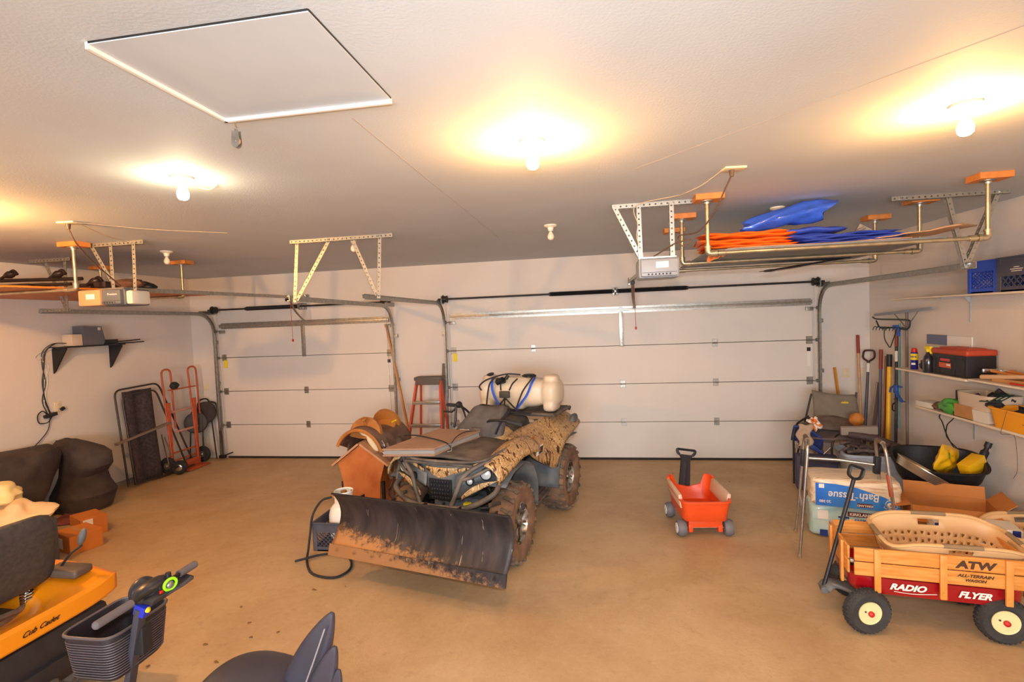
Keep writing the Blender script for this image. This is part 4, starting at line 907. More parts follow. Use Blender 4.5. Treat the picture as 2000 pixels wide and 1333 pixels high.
# ------------------------------------------------------------ red wagon with wooden stake sides
M_REDT = mat('red_enamel', 'a01018', 0.25, coat=0.5); M_OAK = mat('varnished_wood', 'cf7f30', 0.4, col2='e09a4c', scale=5, stretch=(1.5, 14, 14), coat=0.25)
M_OAK2 = mat('varnished_stake', 'd68a3a', 0.4, col2='e09c50', scale=8, coat=0.25)
RW = thing('stake_wagon', 'red metal wagon with varnished wooden stake sides and black pull handle', 'wagon', (2.008, 3.588, 0), -8.5)
HL, HW = 0.45, 0.215        # half length (x), half width (y)
def sup(hw, hl, z, n=44, e=0.3): return [Vector((math.copysign(abs(math.cos(2*PI*k/n))**e, math.cos(2*PI*k/n))*hw, math.copysign(abs(math.sin(2*PI*k/n))**e, math.sin(2*PI*k/n))*hl, z)) for k in range(n)]
g = MB(); g.loft([sup(HL-0.05, HW-0.045, 0.215), sup(HL-0.02, HW-0.02, 0.222), sup(HL-0.005, HW-0.012, 0.25), sup(HL, HW-0.008, 0.325), sup(HL+0.01, HW, 0.33), sup(HL-0.008, HW-0.016, 0.332), sup(HL-0.02, HW-0.028, 0.25), sup(HL-0.06, HW-0.06, 0.232)])
g.obj('tub', M_REDT, RW)
M_LET = mat('white_lettering', 'f2e8dc', 0.5); M_LETB = mat('dark_lettering', '4a2a16', 0.6)
def rwside(sy, name):
    par = None
    g = MB(); y = sy*(HW+0.010)
    for z in (0.385, 0.475): g.box((0, y, z), (2*HL-0.03, 0.014, 0.084), bev=0.003, seg=1)
    o = g.obj(name, M_OAK, RW)
    for x in (-0.315, 0.02, 0.335):
        g = MB(); g.box((x, y+sy*0.016, 0.385), (0.036, 0.018, 0.27), bev=0.006); g.cyl((x, y+sy*0.024, 0.29), (x, y+sy*0.028, 0.29), 0.007, seg=10); g.obj('stake', M_OAK2, o)
    return o
ns = rwside(-1, 'side_rail'); rwside(1, 'side_rail')
for sx in (-1, 1):
    g = MB()
    for z in (0.385, 0.475): g.box((sx*(HL+0.008), 0, z), (0.014, 2*HW-0.02, 0.084), bev=0.003, seg=1)
    o = g.obj('end_rail', M_OAK, RW)
    for y in (-0.12, 0.12):
        g = MB(); g.box((sx*(HL+0.024), y, 0.385), (0.018, 0.036, 0.27), bev=0.006); g.obj('stake', M_OAK2, o)
    g = MB()
    for y in (-1, 1): g.box((sx*(HL-0.004), y*(HW+0.0), 0.43), (0.02, 0.03, 0.02), bev=0.003)
    g.obj('corner_bracket', M_STEEL, RW)
fy = -(HW+0.0175)
text('lettering', 'RADIO', 0.052, M_LET, RW, frame((-0.15, -HW+0.006, 0.282), (1, 0, 0), (0, -1, 0.0)), shear=0.35, bold=0.0022, sx=1.15)
text('lettering', 'FLYER', 0.052, M_LET, RW, frame((0.185, -HW+0.006, 0.276), (1, 0, 0), (0, -1, 0.0)), shear=0.35, bold=0.0022, sx=1.15)
g = MB(); g.tube(smooth_path([(-0.22, -HW+0.004, 0.254), (-0.12, -HW+0.002, 0.250), (0.0, -HW+0.002, 0.262)], 6), 0.002, 5); g.obj('lettering', M_LET, RW)
text('lettering', 'ATW', 0.060, M_LETB, RW, frame((0.178, fy, 0.468), (1, 0, 0), (0, -1, 0)), bold=0.003, sx=1.3, shear=0.15)
text('lettering', 'ALL-TERRAIN', 0.025, M_LETB, RW, frame((0.178, fy, 0.404), (1, 0, 0), (0, -1, 0)), bold=0.0008, sx=1.15, shear=0.3)
text('lettering', 'WAGON', 0.022, M_LETB, RW, frame((0.178, fy, 0.377), (1, 0, 0), (0, -1, 0)), bold=0.0008, sx=1.15, shear=0.3)
M_CREAMH = mat('cream_hub', 'f0dca0', 0.4); M_TYB = mat('wagon_tyre', '3a3836', 0.9, bump=0.5, bscale=70, var=0.2, scale=12)
def rwheel(x, y, out, turn):
    w = thing('wheel', '', '', (x, y, 0.134)); del w['label']; del w['category']; w.parent = RW; w.rotation_euler[2] = R_(turn)
    g = MB(); r = 0.134; g.lathe([(0.07, -0.03), (0.085, -0.042), (0.115, -0.045), (0.13, -0.026), (r, 0), (0.13, 0.026), (0.115, 0.045), (0.085, 0.042), (0.07, 0.03)], (0, 0, 0), (0, 1, 0), 40, cap=False)
    n = 34
    for k in range(n):
        a = 2*PI*k/n; q = Matrix.Rotation(a, 3, 'Y')
        for s in (-1, 0, 1): g.box(q @ Vector((0, s*0.022, r*(0.985 if s else 1.0))), (0.010, 0.014, 0.008), q @ Matrix.Rotation(-s*0.5, 3, 'X'))
    g.obj('tyre', M_TYB, w, ang=30)
    g = MB(); g.lathe([(0.072, 0.02), (0.070, 0.034), (0.060, 0.030), (0.03, 0.036), (0.001, 0.036)], (0, 0, 0), (0, out, 0), 32); g.lathe([(0.072, 0.02), (0.070, 0.034), (0.001, 0.03)], (0, 0, 0), (0, -out, 0), 32); hb_ = g.obj('hub', M_CREAMH, w)
    g = MB(); g.lathe([(0.017, 0.034), (0.017, 0.048), (0.010, 0.056), (0.001, 0.058)], (0, 0, 0), (0, out, 0), 16); g.obj('axle_cap', M_RED, w)
    g = MB(); g.cyl((-0.028, out*0.034, 0.012), (-0.036, out*0.044, 0.016), 0.005, seg=8); g.obj('valve', M_BLACK, w)
def rloc(wx, wy):
    d = Vector((wx-2.008, wy-3.588, 0)); d.rotate(Euler((0, 0, R_(8.5)))); return d.x, d.y
for (wx, wy, out, turn) in ((1.598, 3.395, -1, 17), (1.70, 3.83, 1, 17), (2.315, 3.365, -1, 0), (2.37, 3.79, 1, 0)):
    lx, ly = rloc(wx, wy); rwheel(lx, ly, out, turn)
g = MB(); a0 = rloc(1.62, 3.42); a1 = rloc(1.69, 3.80); g.tube(smooth_path([(a0[0], a0[1], 0.134), (a0[0]+0.02, a0[1]+0.10, 0.15), (a1[0]-0.0, a1[1]-0.10, 0.15), (a1[0], a1[1], 0.134)], 5), 0.012, 8)
b0 = rloc(2.318, 3.385); b1 = rloc(2.367, 3.77); g.tube([(b0[0], b0[1], 0.134), (b1[0], b1[1], 0.134)], 0.012, 8)
g.beam((b0[0]-0.02, b0[1]+0.1, 0.14), (b0[0]-0.15, b0[1]+0.1, 0.22), 0.035, 0.014); g.beam((b1[0]-0.02, b1[1]-0.1, 0.14), (b1[0]-0.15, b1[1]-0.1, 0.22), 0.035, 0.014); g.beam((b0[0]+0.01, b0[1]+0.1, 0.14), (b0[0]+0.03, b0[1]+0.1, 0.22), 0.035, 0.014)
g.cyl((-0.33, 0, 0.15), (-0.33, 0, 0.22), 0.05, seg=20); g.obj('undercarriage', M_BLACK, RW)
h0 = Vector((*rloc(1.435, 3.60), 0.17)); h1 = Vector((*rloc(1.70, 3.72), 0.93))
g = MB(); g.tube(smooth_path([(-0.33, 0.0, 0.15), (-0.42, -0.01, 0.165), (h0.x+0.04, h0.y+0.02, 0.185), (h0.x, h0.y, 0.16)], 6), (0.055, 0.02), 10, ref=(0, 1, 0)); g.tube(smooth_path([(a0[0], a0[1]+0.06, 0.14), (a0[0]-0.05, a0[1]+0.08, 0.18), (h0.x+0.05, h0.y, 0.19), (h0.x, h0.y, 0.165)], 6), 0.014, 8); g.cyl(h0-Vector((0, 0.03, 0.01)), h0+Vector((0, 0.03, -0.01)), 0.022, seg=12)
g.obj('yoke', M_DUSTP, RW)
d = (h1-h0).normalized(); g = MB(); g.cyl(h0, h1-d*0.07, 0.0125, seg=12)
u1 = Vector((0.85, 0.35, 0)); u1 = (u1 - d*u1.dot(d)).normalized()
lp = round_path([h1-d*0.075, h1-d*0.06+u1*0.045, h1+d*0.01+u1*0.05, h1+d*0.01-u1*0.05, h1-d*0.06-u1*0.045, h1-d*0.075], 0.02, 4)
g.tube(lp, (0.016, 0.009), 10, ref=u1.cross(d)); g.obj('pull_handle', M_BLACK, RW)

# ------------------------------------------------------------ laundry baskets
M_LAUN = mat('tan_basket_plastic', 'd9ad78', 0.45); M_GRIP = mat('taupe_grip', '8e7556', 0.6)
def laundry(name, label, loc, rz, L, Wd, Hh, rx=0, ry=0, wave=0.02):
    t = thing(name, label, 'basket', loc, rz, rx=rx, ry=ry)
    n = 96; rows = 9
    def pt(k, v, off=0.0):
        a = 2*PI*(k/n); c, s = math.cos(a), math.sin(a); e = 0.36
        hw = lerp(L/2-0.075, L/2, v)+off; hl = lerp(Wd/2-0.065, Wd/2, v)+off
        x = math.copysign(abs(c)**e, c)*hw; y = math.copysign(abs(s)**e, s)*hl
        return Vector((x, y, Hh*v + wave*v*math.cos(2*a)*-1 + wave*v*0.4*math.cos(4*a)))
    # arc-length parametrisation of the outline
    def al(v, off=0.0, m=96):
        P = [pt(k, v, off) for k in range(n)]; L_ = [0]
        for i in range(n): L_.append(L_[-1]+(P[(i+1) % n]-P[i]).length)
        out = []
        for j in range(m):
            s_ = L_[-1]*j/m; i = max(0, min(n-1, next(q for q in range(n) if L_[q+1] >= s_))); f = (s_-L_[i])/(L_[i+1]-L_[i]+1e-9)
            out.append(P[i].lerp(P[(i+1) % n], f))
        return out
    m = 50; vs = [0.0, 0.10, 0.22, 0.38, 0.54, 0.68, 0.78, 0.90, 1.0]; R = [al(v, 0, m) for v in vs]
    g = MB()
    for r in range(len(vs)-1):
        for j in range(m):
            A, B, Cc, D = R[r][j], R[r][(j+1) % m], R[r+1][(j+1) % m], R[r+1][j]
            xq = (A.x+B.x)/2/(L/2); yq = (A.y+B.y)/2/(Wd/2)
            handle = r == 6 and (abs(xq) < 0.14 or abs(yq) < 0.28)
            if handle: continue
            if r in (2, 3, 4):
                ctr = (A+B+Cc+D)/4; up = (r+j) % 2 == 0
                def q(a, b): return A.lerp(B, a).lerp(D.lerp(Cc, a), b)
                tri = [q(0.18, 0.22), q(0.82, 0.22), q(0.5, 0.80)] if up else [q(0.5, 0.20), q(0.82, 0.78), q(0.18, 0.78)]
                mid = []
                for i in range(3):   # rounded triangle
                    p0, p1, p2 = tri[i-1], tri[i], tri[(i+1) % 3]; mid += [p1.lerp(p0, 0.28), p1.lerp(p2, 0.28)]
                o4 = [A, B, Cc, D]; V = [g.bm.verts.new(x) for x in o4+mid]
                if up: fs = [(0, 1, 7, 6)[:0] or (0, 1, 6, 5), (1, 7, 6), (1, 2, 8, 7), (2, 9, 8), (2, 3, 9), (3, 4, 9), (3, 0, 5, 4)]
                else: fs = [(0, 1, 5, 4), (1, 6, 5), (1, 2, 7, 6)[:3], (1, 2, 7, 6), (2, 3, 8, 7), (3, 9, 8), (3, 0, 4, 9)]
                # order of mid: around tri0 (4,5), tri1 (6,7), tri2 (8,9)
                if up: fs = [(0, 1, 6, 5), (1, 7, 6), (1, 2, 8, 7), (2, 3, 9, 8), (3, 0, 4, 9), (0, 5, 4)]
                else: fs = [(0, 1, 5, 4), (1, 2, 6, 5), (2, 7, 6), (2, 3, 8, 7), (3, 9, 8), (3, 0, 4, 9)]
                for f in fs:
                    try: g.bm.faces.new([V[i] for i in f])
                    except ValueError: pass
            else: g._add([A, B, Cc, D], [[0, 1, 2, 3]])
    cb = Vector((0, 0, 0.0)); 
    g._add(R[0], [list(range(m))[::-1]])
    bmesh.ops.remove_doubles(g.bm, verts=g.bm.verts[:], dist=0.0004)
    g.obj('basket_wall', M_LAUN, t, solid=0.0035, ang=60)
    rim = al(1.0, 0.008, 80); g = MB(); g.tube([p+Vector((0, 0, 0.002)) for p in rim], (0.010, 0.014), 10, closed=True, ref=(0, 0, 1)); g.obj('rim', M_LAUN, t)
    # coloured grips over each handle
    full = al(1.0, 0.008, 240)
    for ax, sg in ((0, 1), (0, -1), (1, 1), (1, -1)):
        lim = (0.10 if ax == 1 else 0.075)
        seg = [p for p in full if (abs(p[1-ax]) < lim and p[ax]*sg > 0)]
        seg.sort(key=lambda p: p[1-ax]); g = MB(); g.tube([p+Vector((0, 0, 0.003)) for p in seg], (0.0125, 0.0165), 10, ref=(0, 0, 1)); g.obj('grip', M_GRIP, t)
    return t
laundry('laundry_basket', 'tan plastic laundry basket with triangular holes standing in the stake wagon', (2.125, 3.590, 0.275), -7, 0.72, 0.41, 0.29, rx=6)
laundry('laundry_basket', 'tan plastic laundry basket behind the stake wagon at the right edge of the picture', (3.10, 4.12, 0.14), 0, 0.60, 0.42, 0.25)

# ------------------------------------------------------------ walking frame
WK = thing('walking_frame', 'folding aluminium walking frame in front of the toilet paper packs', 'walking frame', (1.95, 4.6, 0))
M_ALU = mat('brushed_aluminium', 'b5b0a8', 0.3, 0.9, var=0.1, scale=15); M_WGRIP = mat('taupe_foam', '7d6858', 0.8)
r = 0.0125
def wl(g_, a, b): pass
LF = [(1.572, 4.385, 0.0), (1.655, 4.40, 0.86)]; LB = [(1.727, 4.90, 0.0), (1.80, 4.86, 0.80)]
RF_ = [(2.29, 4.33, 0.0), (2.205, 4.38, 0.84)]; RB = [(2.38, 4.72, 0.0), (2.29, 4.70, 0.80)]
for (f, b, nm) in ((LF, LB, 'side_tube'), (RF_, RB, 'side_tube')):
    f0, f1, b0, b1 = [Vector(p) for p in (*f, *b)]
    up = Vector((0, 0, 0.09))
    path = round_path([f0.lerp(f1, 0.30), f1+up*0.9, b1+up*1.1, b0.lerp(b1, 0.35)], 0.09, 7)
    g = MB(); g.tube(path, r, 12); fo = g.obj(nm, M_ALU, WK, world=True)
    for (a, c) in ((f0, f1), (b0, b1)):
        g = MB(); g.cyl(a+(c-a)*0.02, a.lerp(c, 0.40), r*0.86, seg=12); g.cyl(a.lerp(c, 0.295), a.lerp(c, 0.31), r*1.25, seg=12); g.obj('leg_extension', M_ALU, WK, world=True)
        g = MB(); g.lathe([(0.016, 0), (0.017, 0.008), (0.013, 0.03)], a, (c-a), 14); g.obj('rubber_tip', M_GRIP, WK, world=True)
    m_ = path[len(path)//2-3:len(path)//2+4]
    g = MB(); g.tube([f1+up*0.95+(b1-f1)*0.20+Vector((0, 0, 0.004)), f1+up*1.05+(b1-f1)*0.75+Vector((0, 0, 0.0))], r*1.5, 12); g.obj('hand_grip', M_WGRIP, WK, world=True)
    g = MB(); k1 = f0.lerp(f1, 0.45); k2 = b0.lerp(b1, 0.45); g.cyl(k1, k2, r*0.75, seg=10); g.obj('side_brace', M_ALU, WK, world=True)
g = MB(); a = Vector(LB[0]).lerp(Vector(LB[1]), 0.86); b = Vector(RB[0]).lerp(Vector(RB[1]), 0.84); g.tube([a, a.lerp(b, 0.5)+Vector((0, 0, 0.012)), b], r*1.05, 12); g.obj('cross_bar', M_ALU, WK, world=True)
g = MB(); 
for q in (a, b): g.box(q, (0.045, 0.05, 0.15), rotm(0, 4, 0), bev=0.01)
g.obj('folding_hinge', M_BLACK, WK, world=True)
g = MB(); c0 = Vector(RF_[0]).lerp(Vector(RF_[1]), 0.62); c1 = Vector(RF_[0]).lerp(Vector(RF_[1]), 0.82); g.cyl(c0, c1, r*1.2, seg=12); g.obj('label_sleeve', mat('rust_sleeve', 'a8502c', 0.6), WK, world=True)

# ------------------------------------------------------------ paper packs
M_FILM = mat('cream_paper_rolls', 'f2dcbc', 0.45, coat=0.3, col2='cfa078', scale=5, stretch=(1, 9, 9), lo=0.52, hi=0.68, bump=0.25, bscale=8)
M_BLUEL = mat('blue_print', '1f62cf', 0.35, col2='3a8be0', scale=2.0, coat=0.4); M_TEAL = mat('pale_teal_film', 'a9cdc6', 0.35, col2='d8e2d8', scale=4, coat=0.4, bump=0.3, bscale=14)
def soft_box(t, L, Wd, Hh, material, seed, name='wrapped_rolls', amp=0.012, lines=True):
    g = MB(); nx, ny, nz = 22, 12, 10
    b = bmesh.new(); bmesh.ops.create_cube(b, size=1); bmesh.ops.subdivide_edges(b, edges=b.edges[:], cuts=9, use_grid_fill=True)
    for v in b.verts:
        d = Vector(v.co)*2; e = 9.0; nrm = (abs(d.x)**e+abs(d.y)**e+abs(d.z)**e)**(1/e); p = d/max(nrm, 1e-6)
        m_ = max(abs(d.x), abs(d.y), abs(d.z)); p = p*m_
        nn = noise.noise(Vector((p.x*3+seed, p.y*3, p.z*3)))*amp
        roll = -0.006*abs(math.sin(p.x*PI*3.0)) if abs(d.z) > 0.8 or abs(d.y) > 0.8 else 0
        v.co = Vector((p.x*(L/2+nn), p.y*(Wd/2+nn+roll), Hh/2+p.z*(Hh/2+nn*0.4+roll)))
        v.co.z = max(0.0, v.co.z)
    g.merge(b); return g.obj(name, material, t)
# heading -24 deg: near face seen from the left end towards the wagon
TP2 = thing('bath_tissue_pack', 'pale teal wrapped pack of tissue rolls, the lower of the two stacked', 'pack', (2.15, 4.90, 0), -14)
soft_box(TP2, 0.60, 0.34, 0.30, M_TEAL, 3)
fz = frame((0.10, -0.176, 0.19), (1, 0, 0), (0, -1, 0))
def patch(name, x0, x1, z0, z1, y, m_, parent, th=0.003, pts=None):
    g = MB(); P = pts or [(x0, z0), (x1, z0), (x1, z1), (x0, z1)]
    g.prism(P, th, Matrix(((1, 0, 0), (0, 0, -1), (0, 1, 0))), (0, y, 0)); return g.obj(name, m_, parent)
M_DRED = mat('dark_red_print', '6a1c18', 0.5); M_NAVY = mat('navy_print', '1c2f78', 0.5)
patch('dark_label', -0.02, 0.17, 0.215, 0.255, -0.174, M_DRED, TP2)
text('lettering', 'KIRKLAND', 0.034, M_LET, TP2, frame((0.075, -0.1775, 0.234), (1, 0, 0), (0, -1, 0)), bold=0.001)
text('lettering', 'PREMIUM', 0.030, M_NAVY, TP2, frame((0.10, -0.1745, 0.185), (1, 0, 0), (0, -1, 0)), bold=0.0003, space=1.15)
g = MB(); g.box((-0.05, -0.1745, 0.20), (0.08, 0.002, 0.014)); g.box((-0.05, -0.1745, 0.17), (0.018, 0.002, 0.06)); g.obj('navy_letter', M_NAVY, TP2)
patch('film_notice', -0.245, -0.165, 0.17, 0.25, -0.174, M_PAPER, TP2)
patch('navy_corner', -0.23, -0.17, 0.02, 0.075, -0.174, M_NAVY, TP2)
TP1 = thing('bath_tissue_pack', 'cream pack of toilet rolls with a blue upside-down label, on top of the teal pack', 'pack', (2.17, 4.86, 0.302), -13)
soft_box(TP1, 0.66, 0.40, 0.25, M_FILM, 8)
patch('blue_label', 0, 0, 0, 0, -0.203, M_BLUEL, TP1, pts=[(-0.30, 0.012), (0.22, 0.006), (0.315, 0.02), (0.28, 0.075), (0.20, 0.12), (0.0, 0.185), (-0.15, 0.205), (-0.30, 0.205)])
text('lettering', 'Bath Tissue', 0.092, M_LET, TP1, frame((-0.02, -0.2065, 0.112), (-1, 0, 0), (0, -1, 0)), bold=0.001, shear=0.12, sx=0.86)
text('lettering', '20·380', 0.032, M_LET, TP1, frame((-0.23, -0.2065, 0.052), (-1, 0, 0), (0, -1, 0)), bold=0.0005)
patch('dark_label', 0.005, 0.115, 0.022, 0.055, -0.2065, M_DRED, TP1, 0.001)
text('lettering', 'KIRKLAND', 0.023, M_LET, TP1, frame((0.06, -0.208, 0.038), (-1, 0, 0), (0, -1, 0)), bold=0.0006)
g = MB(); g.tube(smooth_path([(0.20, -0.2055, 0.03), (0.26, -0.2055, 0.03), (0.285, -0.2055, 0.05), (0.26, -0.2055, 0.09), (0.22, -0.2055, 0.095), (0.20, -0.2055, 0.06)], 5, True), 0.003, 5); g.blob((0.235, -0.206, 0.058), (0.022, 0.002, 0.022), seg=2); g.obj('white_emblem', M_LET, TP1)
patch('white_badge', -0.275, -0.235, 0.165, 0.20, -0.2065, M_LET, TP1, 0.001)

# ------------------------------------------------------------ cartons behind the stake wagon
def carton(name, label, loc, rz, L, Wd, Hh, flaps=(), th=0.004, material=None, rx=0, ry=0, closed=False):
    """an open or closed carton; flaps: (side, angle from vertical in degrees, length)"""
    material = material or M_CARD
    t = thing(name, label, 'box', loc, rz, rx=rx, ry=ry); g = MB()
    if closed: g.box((0, 0, Hh/2), (L, Wd, Hh), bev=0.003, seg=1)
    else:
        g.box((0, 0, th/2), (L, Wd, th))
        for s in (-1, 1): g.box((s*(L-th)/2, 0, Hh/2), (th, Wd, Hh)); g.box((0, s*(Wd-th)/2, Hh/2), (L-2*th, th, Hh))
    g.obj('carton_body', material, t, smooth=False)
    for side, ang, ln in flaps:
        g = MB(); a = R_(ang)
        if side in ('n', 's'):
            s = 1 if side == 'n' else -1; o = Vector((0, s*Wd/2, Hh)); d = Vector((0, s*math.sin(a), math.cos(a))); g.beam(o, o+d*ln, L*0.98, th, up=Vector((0, -math.cos(a), s*math.sin(a))))
        else:
            s = 1 if side == 'e' else -1; o = Vector((s*L/2, 0, Hh)); d = Vector((s*math.sin(a), 0, math.cos(a))); g.beam(o, o+d*ln, Wd*0.98, th, up=Vector((-math.cos(a), 0, s*math.sin(a))))
        g.obj('flap', material, t, smooth=False)
    return t
M_CARD2 = mat('brown_carton', 'c07a3c', 0.85, var=0.06, scale=5); M_CARDP = mat('pinkish_carton', 'd9a988', 0.8)
cb = carton('cardboard_box', 'open brown cardboard box with raised flaps below the black baby bath', (2.78, 4.60, 0.0), -19, 0.55, 0.34, 0.40, (('n', 14, 0.10), ('e', 50, 0.12), ('w', 105, 0.14), ('s', 118, 0.17)), material=M_CARD2)
g = MB(); mm_ = cb.matrix_basis
for c in cb.children:
    pass
g = MB(); g.beam((-0.16, -0.215, 0.368), (-0.16, -0.285, 0.332), 0.12, 0.002, up=(0, -0.47, 0.88)); g.beam((0.10, -0.235, 0.358), (0.10, -0.28, 0.334), 0.06, 0.002, up=(0, -0.47, 0.88)); g.obj('shipping_label', M_PAPER, cb, smooth=False)
bb = carton('printed_carton', 'white and blue printed carton lying in front of the brown box', (2.72, 4.24, 0.26), -16, 0.50, 0.20, 0.12, closed=True, material=mat('white_carton', 'e8dccb', 0.6))
bb2 = carton('storage_crate', 'low dark crate under the white and blue carton', (2.72, 4.24, 0.0), -16, 0.52, 0.24, 0.258, closed=True, material=M_DUSTP)
patch('blue_panel', -0.25, -0.10, 0.0, 0.12, -0.1005, M_NAVY, bb); patch('blue_edge', 0.19, 0.235, 0.0, 0.12, -0.1005, M_NAVY, bb)
text('lettering', '30', 0.07, M_LET, bb, frame((-0.20, -0.1035, 0.075), (1, 0, 0), (0, -1, 0)), bold=0.002)

# ------------------------------------------------------------ black bath tub with things in it
BT = thing('plastic_tub', 'black oval plastic tub tilted towards the room beside the right wall', 'tub', (3.02, 5.17, 0.37), -18, rx=14)
g = MB(); rg = []
for hw, hl, z in ((0.20, 0.14, 0), (0.235, 0.17, 0.01), (0.30, 0.215, 0.12), (0.325, 0.24, 0.235), (0.345, 0.26, 0.24), (0.345, 0.26, 0.25), (0.318, 0.232, 0.248), (0.29, 0.20, 0.12), (0.22, 0.155, 0.02)): rg.append(sup(hw, hl, z, 44, 0.62))
g.loft(rg); g.obj('shell', mat('black_speckled_plastic', '201e20', 0.5, var=0.3, scale=60), BT)
bw = thing('metal_pan', 'shallow polished metal pan leaning in the front of the black tub', 'pan', (2.78, 4.98, 0.50), -30, rx=-10, ry=30)
g = MB(); g.lathe([(0.16, 0.0), (0.19, 0.002), (0.215, 0.07), (0.222, 0.072), (0.222, 0.078), (0.212, 0.076), (0.186, 0.010), (0.001, 0.008)], seg=48); g.obj('pan_body', mat('spun_metal', 'bcae98', 0.3, 0.85, var=0.2, scale=6, stretch=(1, 1, 20)), bw)
bg = thing('snack_bag', 'crumpled bright yellow bag with orange and green print in the black tub', 'bag', (3.10, 5.14, 0.59), 10, rx=30, ry=-68)
def bagsurf(sgn):
    def f(u, v):
        x = lerp(-0.13, 0.13, u); z = lerp(-0.18, 0.24, v); e = math.sin(PI*u)**0.5*math.sin(PI*v)**0.5
        nn = noise.noise(Vector((x*16, z*14, sgn)))*0.028
        return (x*(1-0.25*max(0, v-0.6)), sgn*(0.045*e)+nn*e, z+0.012*math.sin(u*9))
    return f
g = MB(); g.grid(bagsurf(-1), 18, 24); g.grid(bagsurf(1), 18, 24); M_BAGY = mat('yellow_film', 'f2b818', 0.35, coat=0.3)
g.obj('bag_film', M_BAGY, bg)
g = MB(); g.grid(lambda u, v: (lerp(-0.10, -0.04, u), bagsurf(-1)(lerp(0, 0.3, u), lerp(0.08, 0.3, v))[1]-0.003, lerp(-0.115, -0.04, v)), 6, 6); g.obj('orange_print', mat('orange_print', 'e85a20', 0.4), bg)
g = MB(); g.grid(lambda u, v: (lerp(0.02, 0.07, u), bagsurf(-1)(lerp(0.6, 0.85, u), lerp(0.72, 0.9, v))[1]-0.004, lerp(0.09, 0.15, v)), 6, 6); g.obj('green_print', mat('green_print', '4e9a48', 0.4), bg)
by = tag(MB().box((0, 0, 0), (0.20, 0.10, 0.12), bev=0.004).xf(Matrix.Translation((3.22, 5.02, 0.58)) @ rotm(0, -24, 24).to_4x4()).obj('yellow_carton', M_BAGY), 'small yellow carton under the crumpled bag in the black tub', 'carton')
bt = thing('dark_bottle', 'small dark bottle sticking out at the right end of the black tub', 'bottle', (3.36, 5.13, 0.60), 0, ry=22)
g = MB(); g.lathe([(0.03, 0), (0.032, 0.08), (0.018, 0.10), (0.018, 0.12), (0.026, 0.122), (0.026, 0.17), (0.001, 0.17)], seg=20); g.obj('bottle_body', M_BLACK, bt)

# ------------------------------------------------------------ grey tote with junk, folded chair, cooler
M_TOTE = mat('blue_grey_plastic', 'a9b3bf', 0.45)
TT = thing('storage_tote', 'open blue-grey plastic tote full of dark odds and ends behind the walking frame', 'tote', (2.80, 5.80, 0.12), -10)
g = MB(); rg = []
for hw, hl, z in ((0.24, 0.17, 0), (0.25, 0.18, 0.01), (0.29, 0.21, 0.36), (0.305, 0.225, 0.362), (0.305, 0.225, 0.385), (0.283, 0.203, 0.385), (0.245, 0.17, 0.02)): rg.append(sup(hw, hl, z, 44, 0.25))
g.loft(rg); tt = g.obj('tote_body', M_TOTE, TT)
g = MB(); g.box((0.05, -0.212, 0.31), (0.20, 0.012, 0.03), bev=0.004); g.box((0.05, -0.205, 0.22), (0.30, 0.010, 0.008)); g.obj('tote_ribs', M_TOTE, tt)
tag(MB().box((2.80, 5.84, 0.06), (0.52, 0.40, 0.118), rotm(0, 0, -10), bev=0.01).obj('lower_tote_lid', M_DUSTP), 'dark shallow bin under the blue-grey tote', 'bin')
g = MB(); random.seed(3)
for k in range(26):
    a = random.uniform(0, 2*PI); p = Vector((random.uniform(-0.22, 0.22), random.uniform(-0.14, 0.14), 0.34+random.uniform(0, 0.10))); d = Vector((math.cos(a), math.sin(a), random.uniform(-0.3, 0.5)))*random.uniform(0.05, 0.14)
    g.tube(smooth_path([p-d, p+Vector((0, 0, 0.02)), p+d], 4), random.uniform(0.006, 0.02), 7)
g.blob((0, 0, 0.30), (0.25, 0.17, 0.08), seg=3, amp=0.5, fr=4, seed=2)
tag(g.xf(TT.matrix_basis).obj('tangled_parts', mat('dark_junk', '3f3432', 0.5, col2='6a5a54', scale=18)), 'tangle of dark hoses and parts heaped in the blue-grey tote', 'odds and ends')
g = MB(); g.tube(smooth_path([(2.62, 5.92, 0.66), (2.85, 5.86, 0.62), (3.0, 5.72, 0.56), (3.13, 5.60, 0.51)], 6), 0.042, 14); tag(g.obj('dark_roll', mat('dark_brown_roll', '4b3a36', 0.7, var=0.2, scale=30)), 'long dark roll lying across the back of the blue-grey tote', 'roll')
g = MB(); g.box((0, 0, 0), (0.34, 0.05, 0.09), bev=0.012); g.box((0.04, -0.01, -0.05), (0.14, 0.04, 0.05), bev=0.006); g.xf(Matrix.Translation((2.72, 5.90, 0.70)) @ rotm(10, -3, -8).to_4x4()); tag(g.obj('beige_tray', mat('beige_grey_plastic', '97887a', 0.6)), 'beige-grey plastic tray standing in the back of the tote', 'tray')
# camp chair
CC = thing('camp_chair', 'folding camp chair with grey and blue fabric behind the walking frame', 'chair', (2.62, 6.35, 0), -12)
M_CFAB = mat('grey_brown_fabric', '6b5c54', 0.9, var=0.12, scale=14, bump=0.2); M_CBLU = mat('blue_fabric', '3c4c92', 0.85, var=0.1, scale=12); M_CF = mat('chair_frame_black', '3a3230', 0.4, 0.4); M_CFG = mat('olive_grey_fabric', '7f7365', 0.9, var=0.08, scale=10)
def bq(u, v): 
    return (lerp(-0.12, 0.34, u) + 0.0*v, lerp(0.10, 0.34, v) - 0.03*math.sin(PI*u), lerp(0.55, 1.02, v) - 0.05*u*v - 0.02*math.sin(PI*u)*v)
g = MB(); g.grid(bq, 14, 14); bo = g.obj('backrest', M_CFG, CC, solid=0.012)
g = MB(); g.tube(smooth_path([(-0.08, 0.34, 1.0), (-0.085, 0.325, 0.93), (-0.11, 0.29, 0.88)], 5), 0.006, 6); g.obj('yellow_piping', M_YEL, bo)
